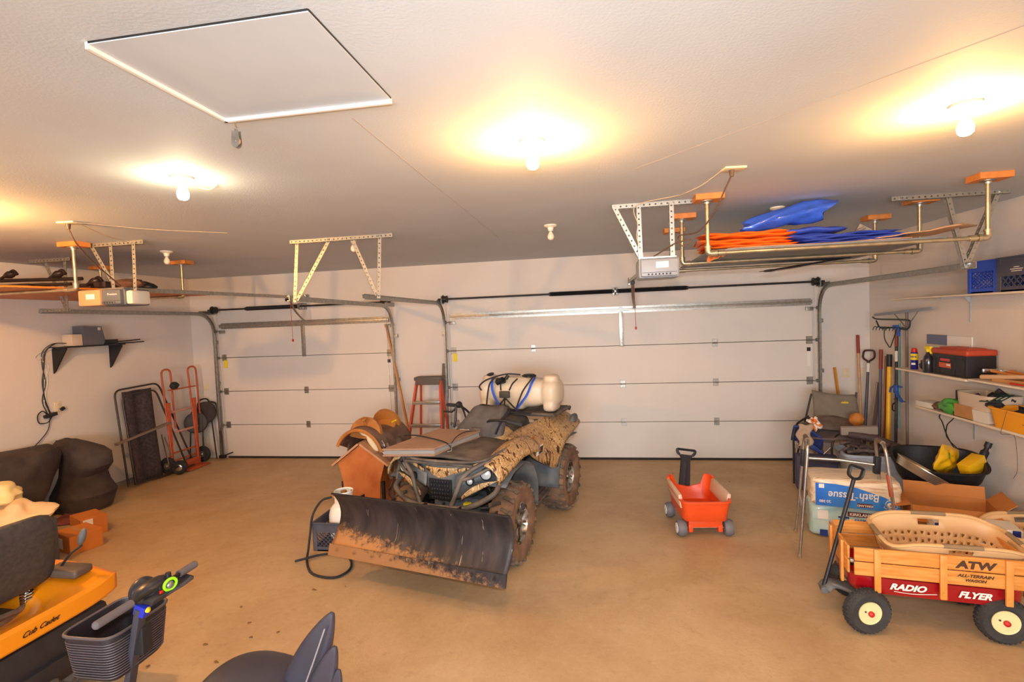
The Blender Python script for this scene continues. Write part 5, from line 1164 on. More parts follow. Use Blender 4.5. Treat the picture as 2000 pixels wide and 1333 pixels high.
text('logo', 'cabin', 0.036, M_YEL, bo, frame((0.20, 0.235, 0.89), (1, 0, -0.05), (0, -1, 0.4)), shear=0.3, bold=0.001)
g = MB(); g.grid(lambda u, v: (lerp(-0.34, 0.26, u), lerp(-0.26, 0.16, v), 0.56+0.05*math.sin(PI*u)-0.09*math.cos(PI*v)*0.5 + 0.03*noise.noise(Vector((u*3, v*3, 0)))+0.06*u*v), 16, 12); g.obj('seat', M_CFAB, CC, solid=0.02)
g = MB(); g.grid(lambda u, v: (lerp(-0.40, -0.10, u), lerp(-0.28, -0.02, v)+0.02*u, lerp(0.70, 0.48, v**1.2)-0.16*u+0.04*math.sin(PI*u)), 10, 10); g.obj('blue_side_panel', M_CBLU, CC, solid=0.015)
g = MB(); g.grid(lambda u, v: (lerp(-0.36, 0.02, u), -0.22-0.02*v, lerp(0.50, 0.30, u)+0.07*v*math.sin(PI*min(1, u+0.2))), 10, 4); g.obj('blue_arm_pad', M_CBLU, CC, solid=0.02)
for pts, nm in (([(-0.40, -0.22, 0.02), (-0.40, -0.24, 0.60), (-0.36, -0.2, 0.71), (-0.2, 0.1, 0.74)], 'frame_tube'), ([(-0.02, -0.26, 0.02), (-0.03, -0.26, 0.50), (0.02, -0.22, 0.58), (0.15, 0.0, 0.6)], 'frame_tube'), ([(-0.34, 0.28, 0.02), (-0.13, 0.30, 0.98)], 'frame_tube'), ([(0.30, 0.22, 0.02), (0.34, 0.33, 1.0)], 'frame_tube')):
    g = MB(); g.tube(round_path(pts, 0.08, 6), 0.011, 10); g.obj(nm, M_CF, CC)
for a, b in (((-0.39, -0.22, 0.06), (-0.04, -0.26, 0.46)), ((-0.04, -0.24, 0.05), (-0.38, -0.24, 0.48)), ((-0.38, -0.2, 0.05), (-0.33, 0.26, 0.40)), ((-0.34, 0.26, 0.04), (-0.38, -0.22, 0.42))):
    g = MB(); g.cyl(a, b, 0.007, seg=8); g.obj('scissor_strut', M_CHROME, CC)
g = MB(); g.grid(lambda u, v: (lerp(-0.20, 0.32, u), lerp(-0.18, 0.25, v), 0.66+0.11*math.sin(PI*v)*math.sin(PI*u)**0.7 - 0.04*u + 0.02*noise.noise(Vector((u*4, v*5, 2)))), 18, 16)
tag(g.xf(CC.matrix_basis).obj('folded_jacket', mat('dusty_brown_cloth', '6a5850', 0.95, var=0.12, scale=20, bump=0.3), solid=0.02), 'dusty brown cloth heaped on the seat of the camp chair', 'cloth')
g = MB(); g.blob((2.86, 6.25, 0.74), (0.07, 0.05, 0.085), (10, 20, -20), 3, 0.15); tag(g.obj('orange_glove', mat('orange_leather', 'c0762c', 0.7)), 'orange-brown leather glove on the camp chair', 'glove')
g = MB(); random.seed(5)
for k in range(9): g.blob((2.33+random.uniform(-0.06, 0.05), 6.05+random.uniform(-0.05, 0.05), 0.74+random.uniform(-0.05, 0.05)), (0.045, 0.03, 0.02), (random.uniform(0, 90), random.uniform(0, 90), 0), 2, 0.3)
tag(g.obj('patterned_cloth', mat('orange_white_cloth', 'e07a28', 0.8, col2='efe6da', scale=22, lo=0.48, hi=0.52)), 'small orange and white patterned cloth hooked on the left of the camp chair', 'cloth')
g = MB(); g.grid(lambda u, v: (2.16+0.14*u+0.02*math.sin(v*9), 6.02, 0.50+0.24*v+0.01*math.sin(u*8)), 8, 12); tag(g.obj('tan_canvas', mat('tan_canvas', 'b59a80', 0.9, var=0.1, scale=14), solid=0.03), 'crumpled tan canvas behind the left side of the camp chair', 'canvas')
g = MB(); g.box((2.36, 6.06, 0.20), (0.40, 0.18, 0.38), rotm(0, 0, -12), bev=0.02); tag(g.obj('navy_bag', mat('navy_fabric', '3a3f5c', 0.9, col2='54506a', scale=9, bump=0.3)), 'long navy fabric bag under the camp chair', 'bag')
# ------------------------------------------------------------ saddle on its stand
M_LEA = mat('tan_leather', 'a3622c', 0.5, col2='b87838', scale=5, bump=0.1); M_LEAD = mat('dark_leather', '5a4036', 0.6, col2='7d5e4c', scale=7, bump=0.2)
M_RUSTB = mat('rust_brown_board', 'b5622a', 0.65, col2='c4763c', scale=6); M_CAPB = mat('pale_board', 'c0906a', 0.6, var=0.08, scale=8)
SS = thing('saddle_stand', 'rust-brown wooden saddle stand behind the plough blade, under the western saddle', 'saddle stand', (-2.62, 5.55, 0))
g = MB(); mm = Matrix(((1, 0, 0), (0, 0, -1), (0, 1, 0)))
g.prism([(-0.20, 0.0), (0.20, 0.0), (0.22, 0.30), (0.28, 0.50), (0.0, 0.70), (-0.27, 0.50), (-0.22, 0.30)], 0.02, mm, (0, -0.26, 0)); g.obj('front_board', M_RUSTB, SS)
g = MB(); g.prism([(-0.20, 0.0), (0.20, 0.0), (0.22, 0.30), (0.28, 0.50), (0.0, 0.70), (-0.27, 0.50), (-0.22, 0.30)], 0.02, mm, (0, 0.42, 0)); g.obj('back_board', M_RUSTB, SS)
for s in (-1, 1):
    g = MB(); g.beam((s*0.01, 0.08, 0.715), (s*0.33, 0.08, 0.475), 0.78, 0.022, up=(s*0.6, 0, 0.8)); g.obj('roof_board', M_CAPB, SS)
    g = MB(); g.box((s*0.21, 0.08, 0.25), (0.02, 0.66, 0.50)); g.obj('side_board', M_RUSTB, SS)
    g = MB(); g.box((s*0.235, -0.24, 0.14), (0.03, 0.04, 0.28)); g.obj('stand_leg', M_DKSTEEL, SS)
SD = thing('western_saddle', 'tan and dark brown western saddle with cream fleece on the rust-brown stand', 'saddle', (-2.60, 5.58, 0.72), -8)
def arch(y, rx, rz, zc, a0, a1, n=21, skew=0.0):
    return [Vector((rx*math.sin(lerp(a0, a1, k/(n-1))) + skew, y, zc+rz*math.cos(lerp(a0, a1, k/(n-1))))) for k in range(n)]
# skirt and seat body
st = [(-0.30, 0.30, 0.34, -0.20, 1.05), (-0.20, 0.30, 0.36, -0.20, 1.2), (-0.08, 0.29, 0.34, -0.20, 1.35), (0.08, 0.27, 0.27, -0.18, 1.5), (0.24, 0.27, 0.27, -0.18, 1.45), (0.36, 0.28, 0.33, -0.20, 1.3), (0.44, 0.27, 0.34, -0.22, 1.1)]
g = MB(); g.loft([arch(y, rx, rz, zc, -a, a) for y, rx, rz, zc, a in st], cap=False, closed=False); g.obj('skirt', M_LEAD, SD, solid=0.02)
# edge roll of the front skirt
g = MB(); g.tube(arch(-0.305, 0.302, 0.342, -0.20, -1.1, 1.25), (0.012, 0.02), 8, ref=(0, 1, 0)); g.obj('skirt_binding', M_LEA, SD)
def disc(y, rx, rz, zc, tilt, nm, m_, th=0.03):
    g = MB(); P = arch(0, rx, rz, 0, -1.75, 1.75, 25); P = [(p.x, p.z) for p in P]
    inn = [(x*0.62, z*0.62-0.02) for x, z in P][::-1]
    g.prism(P+[(P[-1][0]*0.3, P[-1][1]-0.02), (P[0][0]*0.3, P[0][1]-0.02)], th, mm)
    bmesh.ops.bevel(g.bm, geom=[e for e in g.bm.edges], offset=0.008, segments=2, affect='EDGES')
    g.xf(Matrix.Translation((0, y, zc)) @ rotm(tilt, 0, 0).to_4x4()); return g.obj(nm, m_, SD)
disc(-0.12, 0.20, 0.19, 0.06, -14, 'pommel', M_LEA, 0.05); disc(0.34, 0.18, 0.18, 0.11, 20, 'cantle', M_LEA, 0.04)
def seatf(u, v):
    a = lerp(-1.2, 1.2, v); y = lerp(-0.12, 0.34, u); z = 0.15*(2*u-1)**2
    return (0.15*math.sin(a), y, -0.02+0.08*math.cos(a)+z*0.9)
g = MB(); g.grid(seatf, 14, 14); g.obj('seat', M_LEA, SD, solid=0.012)
g = MB(); g.lathe([(0.02, 0), (0.014, 0.05), (0.016, 0.07), (0.034, 0.085), (0.03, 0.10), (0.001, 0.105)], (0.0, -0.14, 0.16), (0, -0.4, 1), 18); g.obj('horn', M_LEA, SD)
g = MB(); g.blob((0.02, -0.20, 0.10), (0.10, 0.05, 0.035), (0, 24, -10), 3, 0.15, 6); g.blob((0.13, -0.22, -0.02), (0.035, 0.03, 0.11), (0, -38, 0), 3, 0.1, 5); g.obj('fleece', mat('cream_fleece', 'efd9b0', 0.95, bump=0.4, scale=20), SD)
def flap(u, v):
    y = lerp(-0.16, 0.16, u)*(1-0.25*v); z = lerp(-0.02, -0.56, v); x = 0.24+0.10*math.sin(v*PI*0.8)+0.03*math.sin(u*7+v*4)
    return (x, y-0.06*v, z)
g = MB(); g.grid(flap, 12, 16); fe = g.obj('fender', M_LEAD, SD, solid=0.012)
g = MB(); g.grid(lambda u, v: (-0.26-0.06*v, lerp(-0.12, 0.10, u)*(1-0.3*v), lerp(-0.04, -0.34, v)), 8, 10); g.obj('fender', M_LEAD, SD, solid=0.012)
g = MB(); g.tube(smooth_path([(0.29, -0.20, -0.02), (0.34, -0.22, -0.12), (0.31, -0.2, -0.3), (0.34, -0.21, -0.42)], 6), (0.022, 0.005), 8, ref=(1, 0, 0)); g.tube(smooth_path([(0.33, -0.12, -0.50), (0.27, -0.12, -0.62), (0.33, -0.12, -0.66), (0.39, -0.12, -0.62), (0.33, -0.12, -0.50)], 6), (0.012, 0.03), 8, ref=(0, 1, 0)); g.obj('stirrup', M_LEAD, SD)
g = MB(); g.tube(smooth_path([(0.26, -0.24, 0.02), (0.30, -0.25, -0.04), (0.27, -0.26, -0.09), (0.30, -0.25, -0.13)], 5), 0.007, 6); g.lathe([(0.018, -0.004), (0.02, 0), (0.018, 0.004)], (0.28, -0.26, -0.03), (0.3, -1, 0), 16); g.obj('buckle', M_CHROME, SD)
g = MB(); g.tube(smooth_path([(0.10, 0.26, 0.12), (0.14, 0.25, 0.14), (0.17, 0.25, 0.15)], 4), 0.008, 6); g.obj('yellow_tie', M_YEL, SD)

# ------------------------------------------------------------ propane tank in a milk crate, hose
def crate(name, label, loc, rz, L, Wd, Hh, material, cat='crate', dens=6, group=None):
    t = thing(name, label, cat, loc, rz, group=group); th = 0.008; g = MB()
    g.box((0, 0, 0.006), (L, Wd, 0.012))
    for z, h in ((0.02, 0.04), (Hh-0.045, 0.09)):
        for s in (-1, 1): g.box((s*(L-th)/2, 0, z if z < 0.1 else z), (th, Wd, h)); g.box((0, s*(Wd-th)/2, z), (L, th, h))
    for sx in (-1, 1):
        for sy in (-1, 1): g.box((sx*(L/2-0.02), sy*(Wd/2-0.004), Hh/2), (0.04, 0.012, Hh), bev=0.003, seg=1); g.box((sx*(L/2-0.004), sy*(Wd/2-0.02), Hh/2), (0.012, 0.04, Hh), bev=0.003, seg=1)
    for s in (-1, 1): g.box((0, s*(Wd/2+0.002), Hh-0.006), (L+0.01, 0.016, 0.014), bev=0.003, seg=1); g.box((s*(L/2+0.002), 0, Hh-0.006), (0.016, Wd+0.01, 0.014), bev=0.003, seg=1)
    t_body = g.obj('crate_frame', material, t, ang=30)
    g = MB(); z0, z1 = 0.035, Hh-0.085; n = dens
    for s in (-1, 1):
        for k in range(-n, n+1):
            for dd in (-1, 1):
                for (Lx, fn) in ((L-0.07, lambda q: (q, s*(Wd/2-0.004))), (Wd-0.07, lambda q: (s*(L/2-0.004), q))):
                    c = k*Lx/n*0.9; hh = (z1-z0)/2; a = max(-Lx/2, min(Lx/2, c-dd*hh)); b = max(-Lx/2, min(Lx/2, c+dd*hh))
                    if abs(b-a) < 0.01: continue
                    za = z0+(a-(c-dd*hh))*dd; zb = z1-((c+dd*hh)-b)*dd
                    p, q_ = fn(a), fn(b); g.beam((p[0], p[1], za), (q_[0], q_[1], zb), 0.006, 0.005)
    g.obj('lattice', material, t, smooth=False); return t
M_CRATE = mat('grey_crate_plastic', '4c4d58', 0.6, var=0.1, scale=12)
crate('milk_crate', 'dark grey milk crate on the floor, holding the white gas bottle', (-2.42, 4.36, 0), 0, 0.33, 0.33, 0.26, M_CRATE)
PT = thing('propane_tank', 'white propane gas bottle standing in the dark grey milk crate', 'gas bottle', (-2.36, 4.38, 0.014))
M_PTW = mat('white_paint', 'f0ebe2', 0.35)
g = MB(); g.lathe([(0.06, 0.02), (0.10, 0.03), (0.135, 0.08), (0.14, 0.12), (0.14, 0.27), (0.125, 0.33), (0.085, 0.375), (0.04, 0.385), (0.001, 0.385)], seg=36); g.lathe([(0.10, 0), (0.105, 0.0), (0.105, 0.04), (0.10, 0.04)], seg=30, cap=False); g.obj('tank_body', M_PTW, PT)
g = MB(); n = 20
for k in range(n):
    if k in (0, 1, 2, 3, 15, 16): continue
    a0, a1 = 2*PI*k/n, 2*PI*(k+1)/n
    g._add([Vector((0.085*math.cos(a)*f, 0.085*math.sin(a)*f, z)) for z in (0.37, 0.47) for f in (1, 0.96) for a in (a0, a1)], [[0, 1, 5, 4], [2, 6, 7, 3], [4, 5, 7, 6], [0, 2, 3, 1], [0, 4, 6, 2], [1, 3, 7, 5]])
g.lathe([(0.086, 0.465), (0.09, 0.475), (0.086, 0.485), (0.078, 0.475)], seg=30, cap=False); g.obj('collar', M_PTW, PT)
g = MB(); g.cyl((0, 0, 0.39), (0, 0, 0.45), 0.018, seg=12); g.cyl((-0.02, -0.0, 0.43), (-0.09, -0.03, 0.43), 0.012, seg=10); g.cyl((0, 0, 0.45), (0, 0, 0.48), 0.028, seg=14); g.obj('valve', mat('brass', 'c08a40', 0.3, 0.8), PT)
g = MB(); g.lathe([(0.1408, 0.16), (0.1408, 0.225)], seg=36, cap=False); g.obj('label_band', mat('grey_pink_label', 'd9a8a0', 0.6), PT)
g = MB(); g.tube(smooth_path([(-2.46, 4.34, 0.445), (-2.53, 4.28, 0.43), (-2.575, 4.20, 0.33), (-2.58, 4.15, 0.18), (-2.575, 4.10, 0.06), (-2.52, 3.98, 0.012), (-2.38, 3.80, 0.012), (-2.24, 3.73, 0.012), (-2.11, 3.74, 0.012), (-2.07, 3.88, 0.012), (-2.16, 4.05, 0.013), (-2.30, 4.13, 0.014), (-2.44, 4.09, 0.02), (-2.54, 3.98, 0.03), (-2.60, 3.93, 0.03)], 8), 0.010, 9)
tag(g.obj('gas_hose', M_BLACKR), 'black rubber gas hose coiled on the floor in front of the milk crate', 'hose')

# ------------------------------------------------------------ stepladder, boards and trims between the doors
LD = thing('stepladder', 'orange-red stepladder with aluminium treads leaning between the garage doors', 'ladder', (-2.36, 6.9, 0))
M_LADR = mat('red_fibreglass', 'd0502e', 0.5)
tl, tr, bl_, br = Vector((-2.53, 6.95, 1.22)), Vector((-2.19, 6.95, 1.22)), Vector((-2.66, 6.62, 0.0)), Vector((-2.10, 6.62, 0.0))
for a, b in ((tl, bl_), (tr, br)):
    g = MB(); g.beam(a, b, 0.026, 0.07, up=(0, -1, 0.3), bev=0.003); g.obj('side_rail', M_LADR, LD, world=True)
for k in range(1, 4):
    f = k/4.0; a = tl.lerp(bl_, f); b = tr.lerp(br, f); g = MB(); g.box((a+b)/2+Vector((0, -0.02, 0)), ((b-a).length, 0.08, 0.022), bev=0.003); g.box((a+b)/2+Vector((0, -0.058, -0.015)), ((b-a).length, 0.005, 0.03)); g.obj('tread', M_ALU, LD, world=True)
g = MB(); g.box((-2.36, 6.98, 1.235), (0.40, 0.18, 0.05), bev=0.012); g.box((-2.36, 6.90, 1.185), (0.35, 0.02, 0.07), bev=0.004); g.obj('top_cap', mat('dark_cap', '5e5048', 0.6), LD, world=True)
for s in (-1, 1):
    g = MB(); g.beam((-2.36+s*0.15, 7.05, 1.20), (-2.36+s*0.24, 7.14, 0.0), 0.02, 0.05, up=(0, -1, 0)); g.obj('rear_rail', M_LADR, LD, world=True)
M_PINE = mat('pine', 'c28a54', 0.6, var=0.1, scale=12, stretch=(1, 1, 0.2))
tag(MB().beam((-3.06, 7.20, 2.02), (-2.66, 7.06, 0.02), 0.025, 0.04, up=(0, -1, 0)).obj('pine_batten', M_PINE, smooth=False), 'tall thin pine batten leaning beside the narrow garage door', 'batten')
tag(MB().beam((-2.20, 7.21, 1.42), (-2.26, 7.06, 0.01), 0.055, 0.02, up=(0, -1, 0)).obj('dark_board', mat('dark_board', '6e6052', 0.7), smooth=False), 'dark narrow board standing behind the stepladder', 'board')
tag(MB().beam((-2.135, 7.23, 1.40), (-2.15, 7.12, 0.01), 0.02, 0.012, up=(0, -1, 0)).obj('white_strip', M_WHITE, smooth=False), 'thin white plastic strip beside the dark board', 'strip')

# ------------------------------------------------------------ left wall: small shelf, sockets, wires
SH = thing('bracket_shelf', 'narrow black shelf on the left wall holding network boxes', 'shelf', (-6.24, 5.50, 1.9))
g = MB(); g.box((-6.245, 5.46, 1.905), (0.235, 0.78, 0.016), bev=0.002, seg=1); g.obj('board', M_BLACK, SH, world=True)
for y in (5.10, 5.82):
    g = MB(); g.prism([(0, 0), (0.20, 0), (0.20, -0.02), (0.03, -0.27), (0, -0.30)], 0.016, Matrix(((1, 0, 0), (0, 0, 1), (0, 1, 0))), (-6.36, y, 1.897)); g.obj('bracket', M_BLACK, SH, world=True)
tag(MB().box((-6.25, 5.26, 1.985), (0.14, 0.13, 0.14), bev=0.006).obj('router_box', mat('beige_box', 'd8c4ac', 0.5)), 'small beige network box on the black wall shelf', 'network box')
bx = thing('speaker_box', 'grey box with a slanted side and small pale badge on the black wall shelf', 'box', (-6.25, 5.46, 1.914))
g = MB(); g.prism([(-0.125, 0), (0.125, 0), (0.15, 0.06), (0.11, 0.23), (-0.125, 0.24)], 0.16, Matrix(((0, 0, 1), (1, 0, 0), (0, 1, 0))), (-0.08, 0, 0)); g.obj('case', mat('mid_grey_plastic', '66646a', 0.6), bx)
g = MB(); g.box((0.081, 0.075, 0.20), (0.002, 0.035, 0.035)); g.obj('badge', M_LENS, bx)
tag(MB().box((-6.25, 5.69, 1.945), (0.16, 0.19, 0.058), bev=0.004).obj('modem', M_BLACK), 'flat black modem on the black wall shelf', 'modem')
g = MB(); g.tube([(-6.25, 5.78, 1.94), (-6.2, 5.95, 1.945), (-6.2, 6.14, 1.955)], 0.008, 8); g.tube([(-6.2, 5.80, 1.918), (-6.16, 6.0, 1.92), (-6.15, 6.15, 1.925)], 0.008, 8)
tag(g.obj('antenna_rods', M_BLACK), 'two thin black rods sticking out past the right end of the wall shelf', 'rods')
g = MB(); random.seed(2)
for k in range(6):
    o = random.uniform(-0.02, 0.02); p = [(-6.26, 5.2, 1.95), (-6.30, 5.08+o, 1.95), (-6.345, 5.0+o, 1.86), (-6.350, 4.985+o*0.6, 1.70), (-6.352, 4.98-o, 1.5), (-6.352, 4.965+o, 1.30), (-6.350, 5.01+o, 1.13)]
    g.tube(smooth_path(p, 6), 0.0045, 6)
tag(g.obj('cable_bundle', M_BLACK), 'bundle of black cables running down the left wall from the shelf', 'cables')
g = MB()
for o in (0.02, -0.015): g.tube(smooth_path([(-6.28, 5.18, 1.93), (-6.345, 5.03+o, 1.88), (-6.348, 4.93+o*2, 1.80), (-6.35, 5.03-o, 1.70), (-6.352, 5.0+o, 1.5), (-6.352, 4.985-o, 1.25), (-6.35, 5.03, 1.17)], 6), 0.003, 5)
tag(g.obj('white_cables', M_WHITE), 'thin white cables twisted round the black bundle on the left wall', 'cables')
def wall_plate(p, n, label, plug=False, rzz=0):
    t = thing('wall_socket', label, 'socket', p, rzz); g = MB(); g.box((0, 0, 0), (0.075, 0.008, 0.115), bev=0.003); g.obj('cover_plate', M_CREAM, t)
    g = MB()
    for z in (-0.025, 0.025): g.box((0, -0.005, z), (0.034, 0.004, 0.028), bev=0.002)
    g.obj('outlet', M_LENS, t)
    return t
wall_plate((-6.359, 5.12, 1.20), None, 'peach wall socket on the left wall beside the tangle of cables', rzz=90)
wall_plate((-6.16, 7.245, 1.135), None, 'beige wall socket on the back wall above the folded round stool')
wall_plate((3.20, 7.245, 1.155), None, 'beige wall socket behind the yellow stick to the right of the wide door')
wall_plate((3.37, 7.245, 1.16), None, 'beige wall socket behind the pale wooden handle in the right corner')
g = MB(); g.tube(smooth_path([(-6.34, 5.0, 1.10), (-6.33, 4.93, 1.18), (-6.33, 4.87, 1.14), (-6.33, 4.88, 1.05), (-6.33, 4.97, 1.04), (-6.33, 5.02, 1.10)], 8, True), 0.006, 6); g.box((-6.32, 5.0, 1.12), (0.05, 0.13, 0.04), rotm(10, 0, 0), bev=0.006); g.box((-6.33, 5.15, 1.17), (0.03, 0.045, 0.035), rotm(30, 0, 0), bev=0.006)
g.tube(smooth_path([(-6.33, 5.0, 1.09), (-6.335, 4.97, 0.95), (-6.33, 4.85, 0.83), (-6.30, 4.65, 0.70), (-6.28, 4.5, 0.62)], 6), 0.005, 6)
tag(g.obj('cable_tangle', M_BLACK), 'tangle of black plugs and looped cable at the left wall socket', 'cables')

# ------------------------------------------------------------ covered shapes, folded lounger, hand truck, stools
M_TARP = mat('black_cover_cloth', '332a2c', 0.85, col2='4e4340', scale=4, bump=0.4, bscale=9)
def draped(name, label, rows, seed, fold=0.018):
    """rows: z, cx, cy, hx, hy"""
    g = MB(); n = 56; rings = []
    R2 = []
    for (a, b) in zip(rows, rows[1:]):
        for k in range(4): R2.append([lerp(p, q, k/4) for p, q in zip(a, b)])
    R2.append(rows[-1])
    for (z, cx, cy, hx, hy) in R2:
        ring = []
        for k in range(n):
            t = 2*PI*k/n; c, s = math.cos(t), math.sin(t); f = 1 + fold/0.2*0.9*math.sin(t*5+seed+z*2.0)*(0.3+0.7*(1-z))*0.5 + 0.35*fold/0.02*0.12*noise.noise(Vector((c*2+seed, s*2, z*3)))
            ring.append(Vector((cx+math.copysign(abs(c)**0.8, c)*hx*f, cy+math.copysign(abs(s)**0.8, s)*hy*f, z+0.008*math.sin(t*3+seed))))
        rings.append(ring)
    g.loft(rings); return tag(g.obj(name, M_TARP), label, 'covered object')
draped('covered_motor', 'black cloth cover over an upright shape by the left wall, right of the two', [(0.012, -6.00, 5.05, 0.26, 0.24), (0.10, -6.01, 5.05, 0.31, 0.26), (0.20, -5.98, 5.05, 0.32, 0.26), (0.32, -5.99, 5.05, 0.25, 0.22), (0.42, -5.98, 5.05, 0.22, 0.20), (0.52, -5.93, 5.05, 0.27, 0.20), (0.66, -5.93, 5.05, 0.26, 0.19), (0.72, -6.0, 5.05, 0.24, 0.17), (0.78, -6.13, 5.05, 0.17, 0.13), (0.82, -6.19, 5.05, 0.10, 0.07)], 1)
draped('covered_motor', 'black cloth cover over a wide shape against the left wall, nearest the mower', [(0.012, -6.08, 4.15, 0.18, 0.36), (0.16, -6.08, 4.18, 0.19, 0.38), (0.36, -6.07, 4.20, 0.21, 0.50), (0.56, -6.07, 4.24, 0.22, 0.58), (0.70, -6.07, 4.25, 0.23, 0.60), (0.80, -6.08, 4.24, 0.22, 0.585), (0.84, -6.08, 4.22, 0.15, 0.52)], 4)
tag(MB().box((-5.78, 4.72, 0.02), (0.30, 0.35, 0.03), rotm(0, 0, 25), bev=0.01).obj('dark_red_mat', mat('dark_red_cloth', '6e2f28', 0.9, col2='93544a', scale=8)), 'dark red mat lying on the floor by the black covers', 'mat')
# chaise lounger folded flat
CL = thing('folded_lounger', 'folded black chaise lounger leaning against the left wall', 'lounger', (-6.15, 6.05, 0))
M_MESH = mat('black_sling', '2e2629', 0.9, col2='463b3e', scale=30); M_BT = mat('brown_black_tube', '41362f', 0.4, 0.3)
g = MB(); g.grid(lambda u, v: (-6.19+0.10*(1-v)+0.025*math.sin(u*PI*3), lerp(5.80, 6.24, u)-0.01*math.sin(v*PI), lerp(0.03, 1.27, v)), 16, 14); g.obj('sling', M_MESH, CL, solid=0.02, world=True)
for (y0, y1, dx, zt, y0b, y1b) in ((5.72, 6.40, 0.0, 1.30, 5.72, 6.80), (5.78, 6.30, 0.05, 1.22, 5.78, 6.62)):
    g = MB(); g.tube(round_path([(-6.10+dx, y0b, 0.04), (-6.22+dx, y0, zt), (-6.22+dx, y1, zt+0.02), (-6.08+dx, y1b, 0.05)], 0.10, 7), 0.0125, 10); g.obj('frame_tube', M_BT, CL, world=True)
for a, b in (((-6.08, 5.80, 0.05), (-6.07, 6.55, 0.05)), ((-6.06, 6.2, 0.02), (-6.02, 6.75, 0.04))):
    g = MB(); g.tube([a, (a[0]+0.02, (a[1]+b[1])/2, 0.02), b], 0.012, 8); g.obj('foot_tube', M_BT, CL, world=True)
g = MB(); g.beam((-6.12, 5.60, 0.62), (-6.08, 6.42, 0.74), 0.03, 0.05, up=(1, 0, 0), bev=0.008); g.obj('arm_rest', mat('taupe_arm', '7d6a5c', 0.6), CL, world=True)
for a, b in (((-6.09, 6.27, 0.60), (-6.05, 6.33, 0.10)), ((-6.07, 6.30, 0.56), (-6.04, 6.44, 0.06))):
    g = MB(); g.cyl(a, b, 0.009, seg=8); g.obj('chrome_strut', M_CHROME, CL, world=True)
# convertible hand truck
HT = thing('hand_truck', 'orange convertible hand truck with two looped handles by the left wall', 'hand truck', (-6.10, 6.70, 0))
M_HTO = mat('rust_orange_paint', 'b85430', 0.5, var=0.1, scale=14)
for y in (6.47, 6.95):
    g = MB(); g.tube(round_path([(-6.05, y-0.085, 0.12), (-6.15, y-0.075, 1.50), (-6.15, y+0.085, 1.50), (-6.12, y+0.085, 0.62)], 0.075, 8), 0.0135, 10); g.obj('handle_loop', M_HTO, HT, world=True)
    g = MB(); g.box((-6.08, y-0.06, 0.55), (0.03, 0.05, 0.95), bev=0.004); g.obj('upright', M_HTO, HT, world=True)
for z, c in ((1.20, M_HTO), (0.88, mat('pinkish_bar', 'b98876', 0.6)), (0.58, mat('pinkish_bar', 'b98876', 0.6)), (0.28, M_HTO), (0.17, M_HTO)):
    g = MB(); g.box((-6.10, 6.70, z), (0.02, 0.50, 0.03 if c is not M_HTO else 0.02), bev=0.003); g.obj('cross_bar', c, HT, world=True)
g = MB(); g.box((-5.98, 6.70, 0.015), (0.20, 0.42, 0.012), bev=0.003); g.box((-6.06, 6.70, 0.07), (0.02, 0.42, 0.12), bev=0.003); g.obj('toe_plate', M_HTO, HT, world=True)
for y in (6.36, 7.02):
    wsub = thing('wheel', '', '', (0, y-6.70, 0.125)); del wsub['label']; del wsub['category']; wsub.parent = HT
    g = MB(); g.lathe([(0.05, -0.03), (0.10, -0.033), (0.122, -0.015), (0.122, 0.015), (0.10, 0.033), (0.05, 0.03)], (0, 0, 0), (0, 1, 0), 28); g.obj('tyre', M_BLACKR, wsub)
    g = MB(); g.lathe([(0.045, -0.034), (0.05, -0.028), (0.05, 0.028), (0.045, 0.034), (0.001, 0.036)], (0, 0, 0), (0, 1, 0), 20); g.cyl((0, -0.05, 0), (0, 0.05, 0), 0.015, seg=10); g.obj('hub', M_ALU, wsub)
g = MB(); g.blob((-6.07, 6.53, 1.26), (0.04, 0.09, 0.055), (0, 0, 10), 2, 0.3); tag(g.obj('cloth_cap', M_BLACKR), 'dark cloth cap hanging on the left loop of the orange hand truck', 'hat')
# caster wheels / small dolly at the lounger's foot
wsub = thing('dolly_wheel', 'small black wheel with a chrome hub at the foot of the folded lounger', 'wheel', (-5.93, 6.37, 0.10), 20)
g = MB(); g.lathe([(0.05, -0.03), (0.085, -0.03), (0.10, -0.012), (0.10, 0.012), (0.085, 0.03), (0.05, 0.03)], (0, 0, 0), (0, 1, 0), 26); g.obj('tyre', M_BLACKR, wsub)
g = MB(); g.lathe([(0.04, -0.034), (0.05, -0.028), (0.05, 0.028), (0.04, 0.034), (0.001, 0.036)], (0, 0, 0), (0, 1, 0), 20); g.obj('hub', M_CHROME, wsub)
# folded stools
ST = thing('folding_stool', 'folded dark round-seat stool with grey legs in the back left corner', 'stool', (-6.0, 7.05, 0))
g = MB(); g.lathe([(0.001, -0.02), (0.15, -0.02), (0.17, -0.005), (0.165, 0.015), (0.001, 0.02)], (-6.08, 7.10, 0.76), (0.15, -1, 0.1), 30); g.obj('seat', mat('dark_brown_vinyl', '3b322f', 0.6, var=0.2, scale=12), ST, world=True)
for pts in ([(-6.26, 7.08, 0.02), (-6.24, 7.14, 0.95), (-6.05, 7.15, 0.98), (-5.93, 7.10, 0.02)], [(-6.22, 7.16, 0.02), (-6.2, 7.18, 0.90), (-5.95, 7.18, 0.92), (-5.83, 7.12, 0.05)]):
    g = MB(); g.tube(round_path(pts, 0.09, 6), 0.011, 9); g.obj('leg_hoop', M_DKSTEEL, ST, world=True)
ST2 = thing('folding_stool', 'second folded round-seat stool leaning behind the orange hand truck', 'stool', (-6.15, 7.0, 0))
g = MB(); g.lathe([(0.001, -0.02), (0.15, -0.02), (0.165, 0), (0.15, 0.018), (0.001, 0.02)], (-6.17, 7.0, 0.62), (0.5, -0.9, 0.1), 30); g.obj('seat', mat('dark_brown_vinyl', '3b322f', 0.6), ST2, world=True)
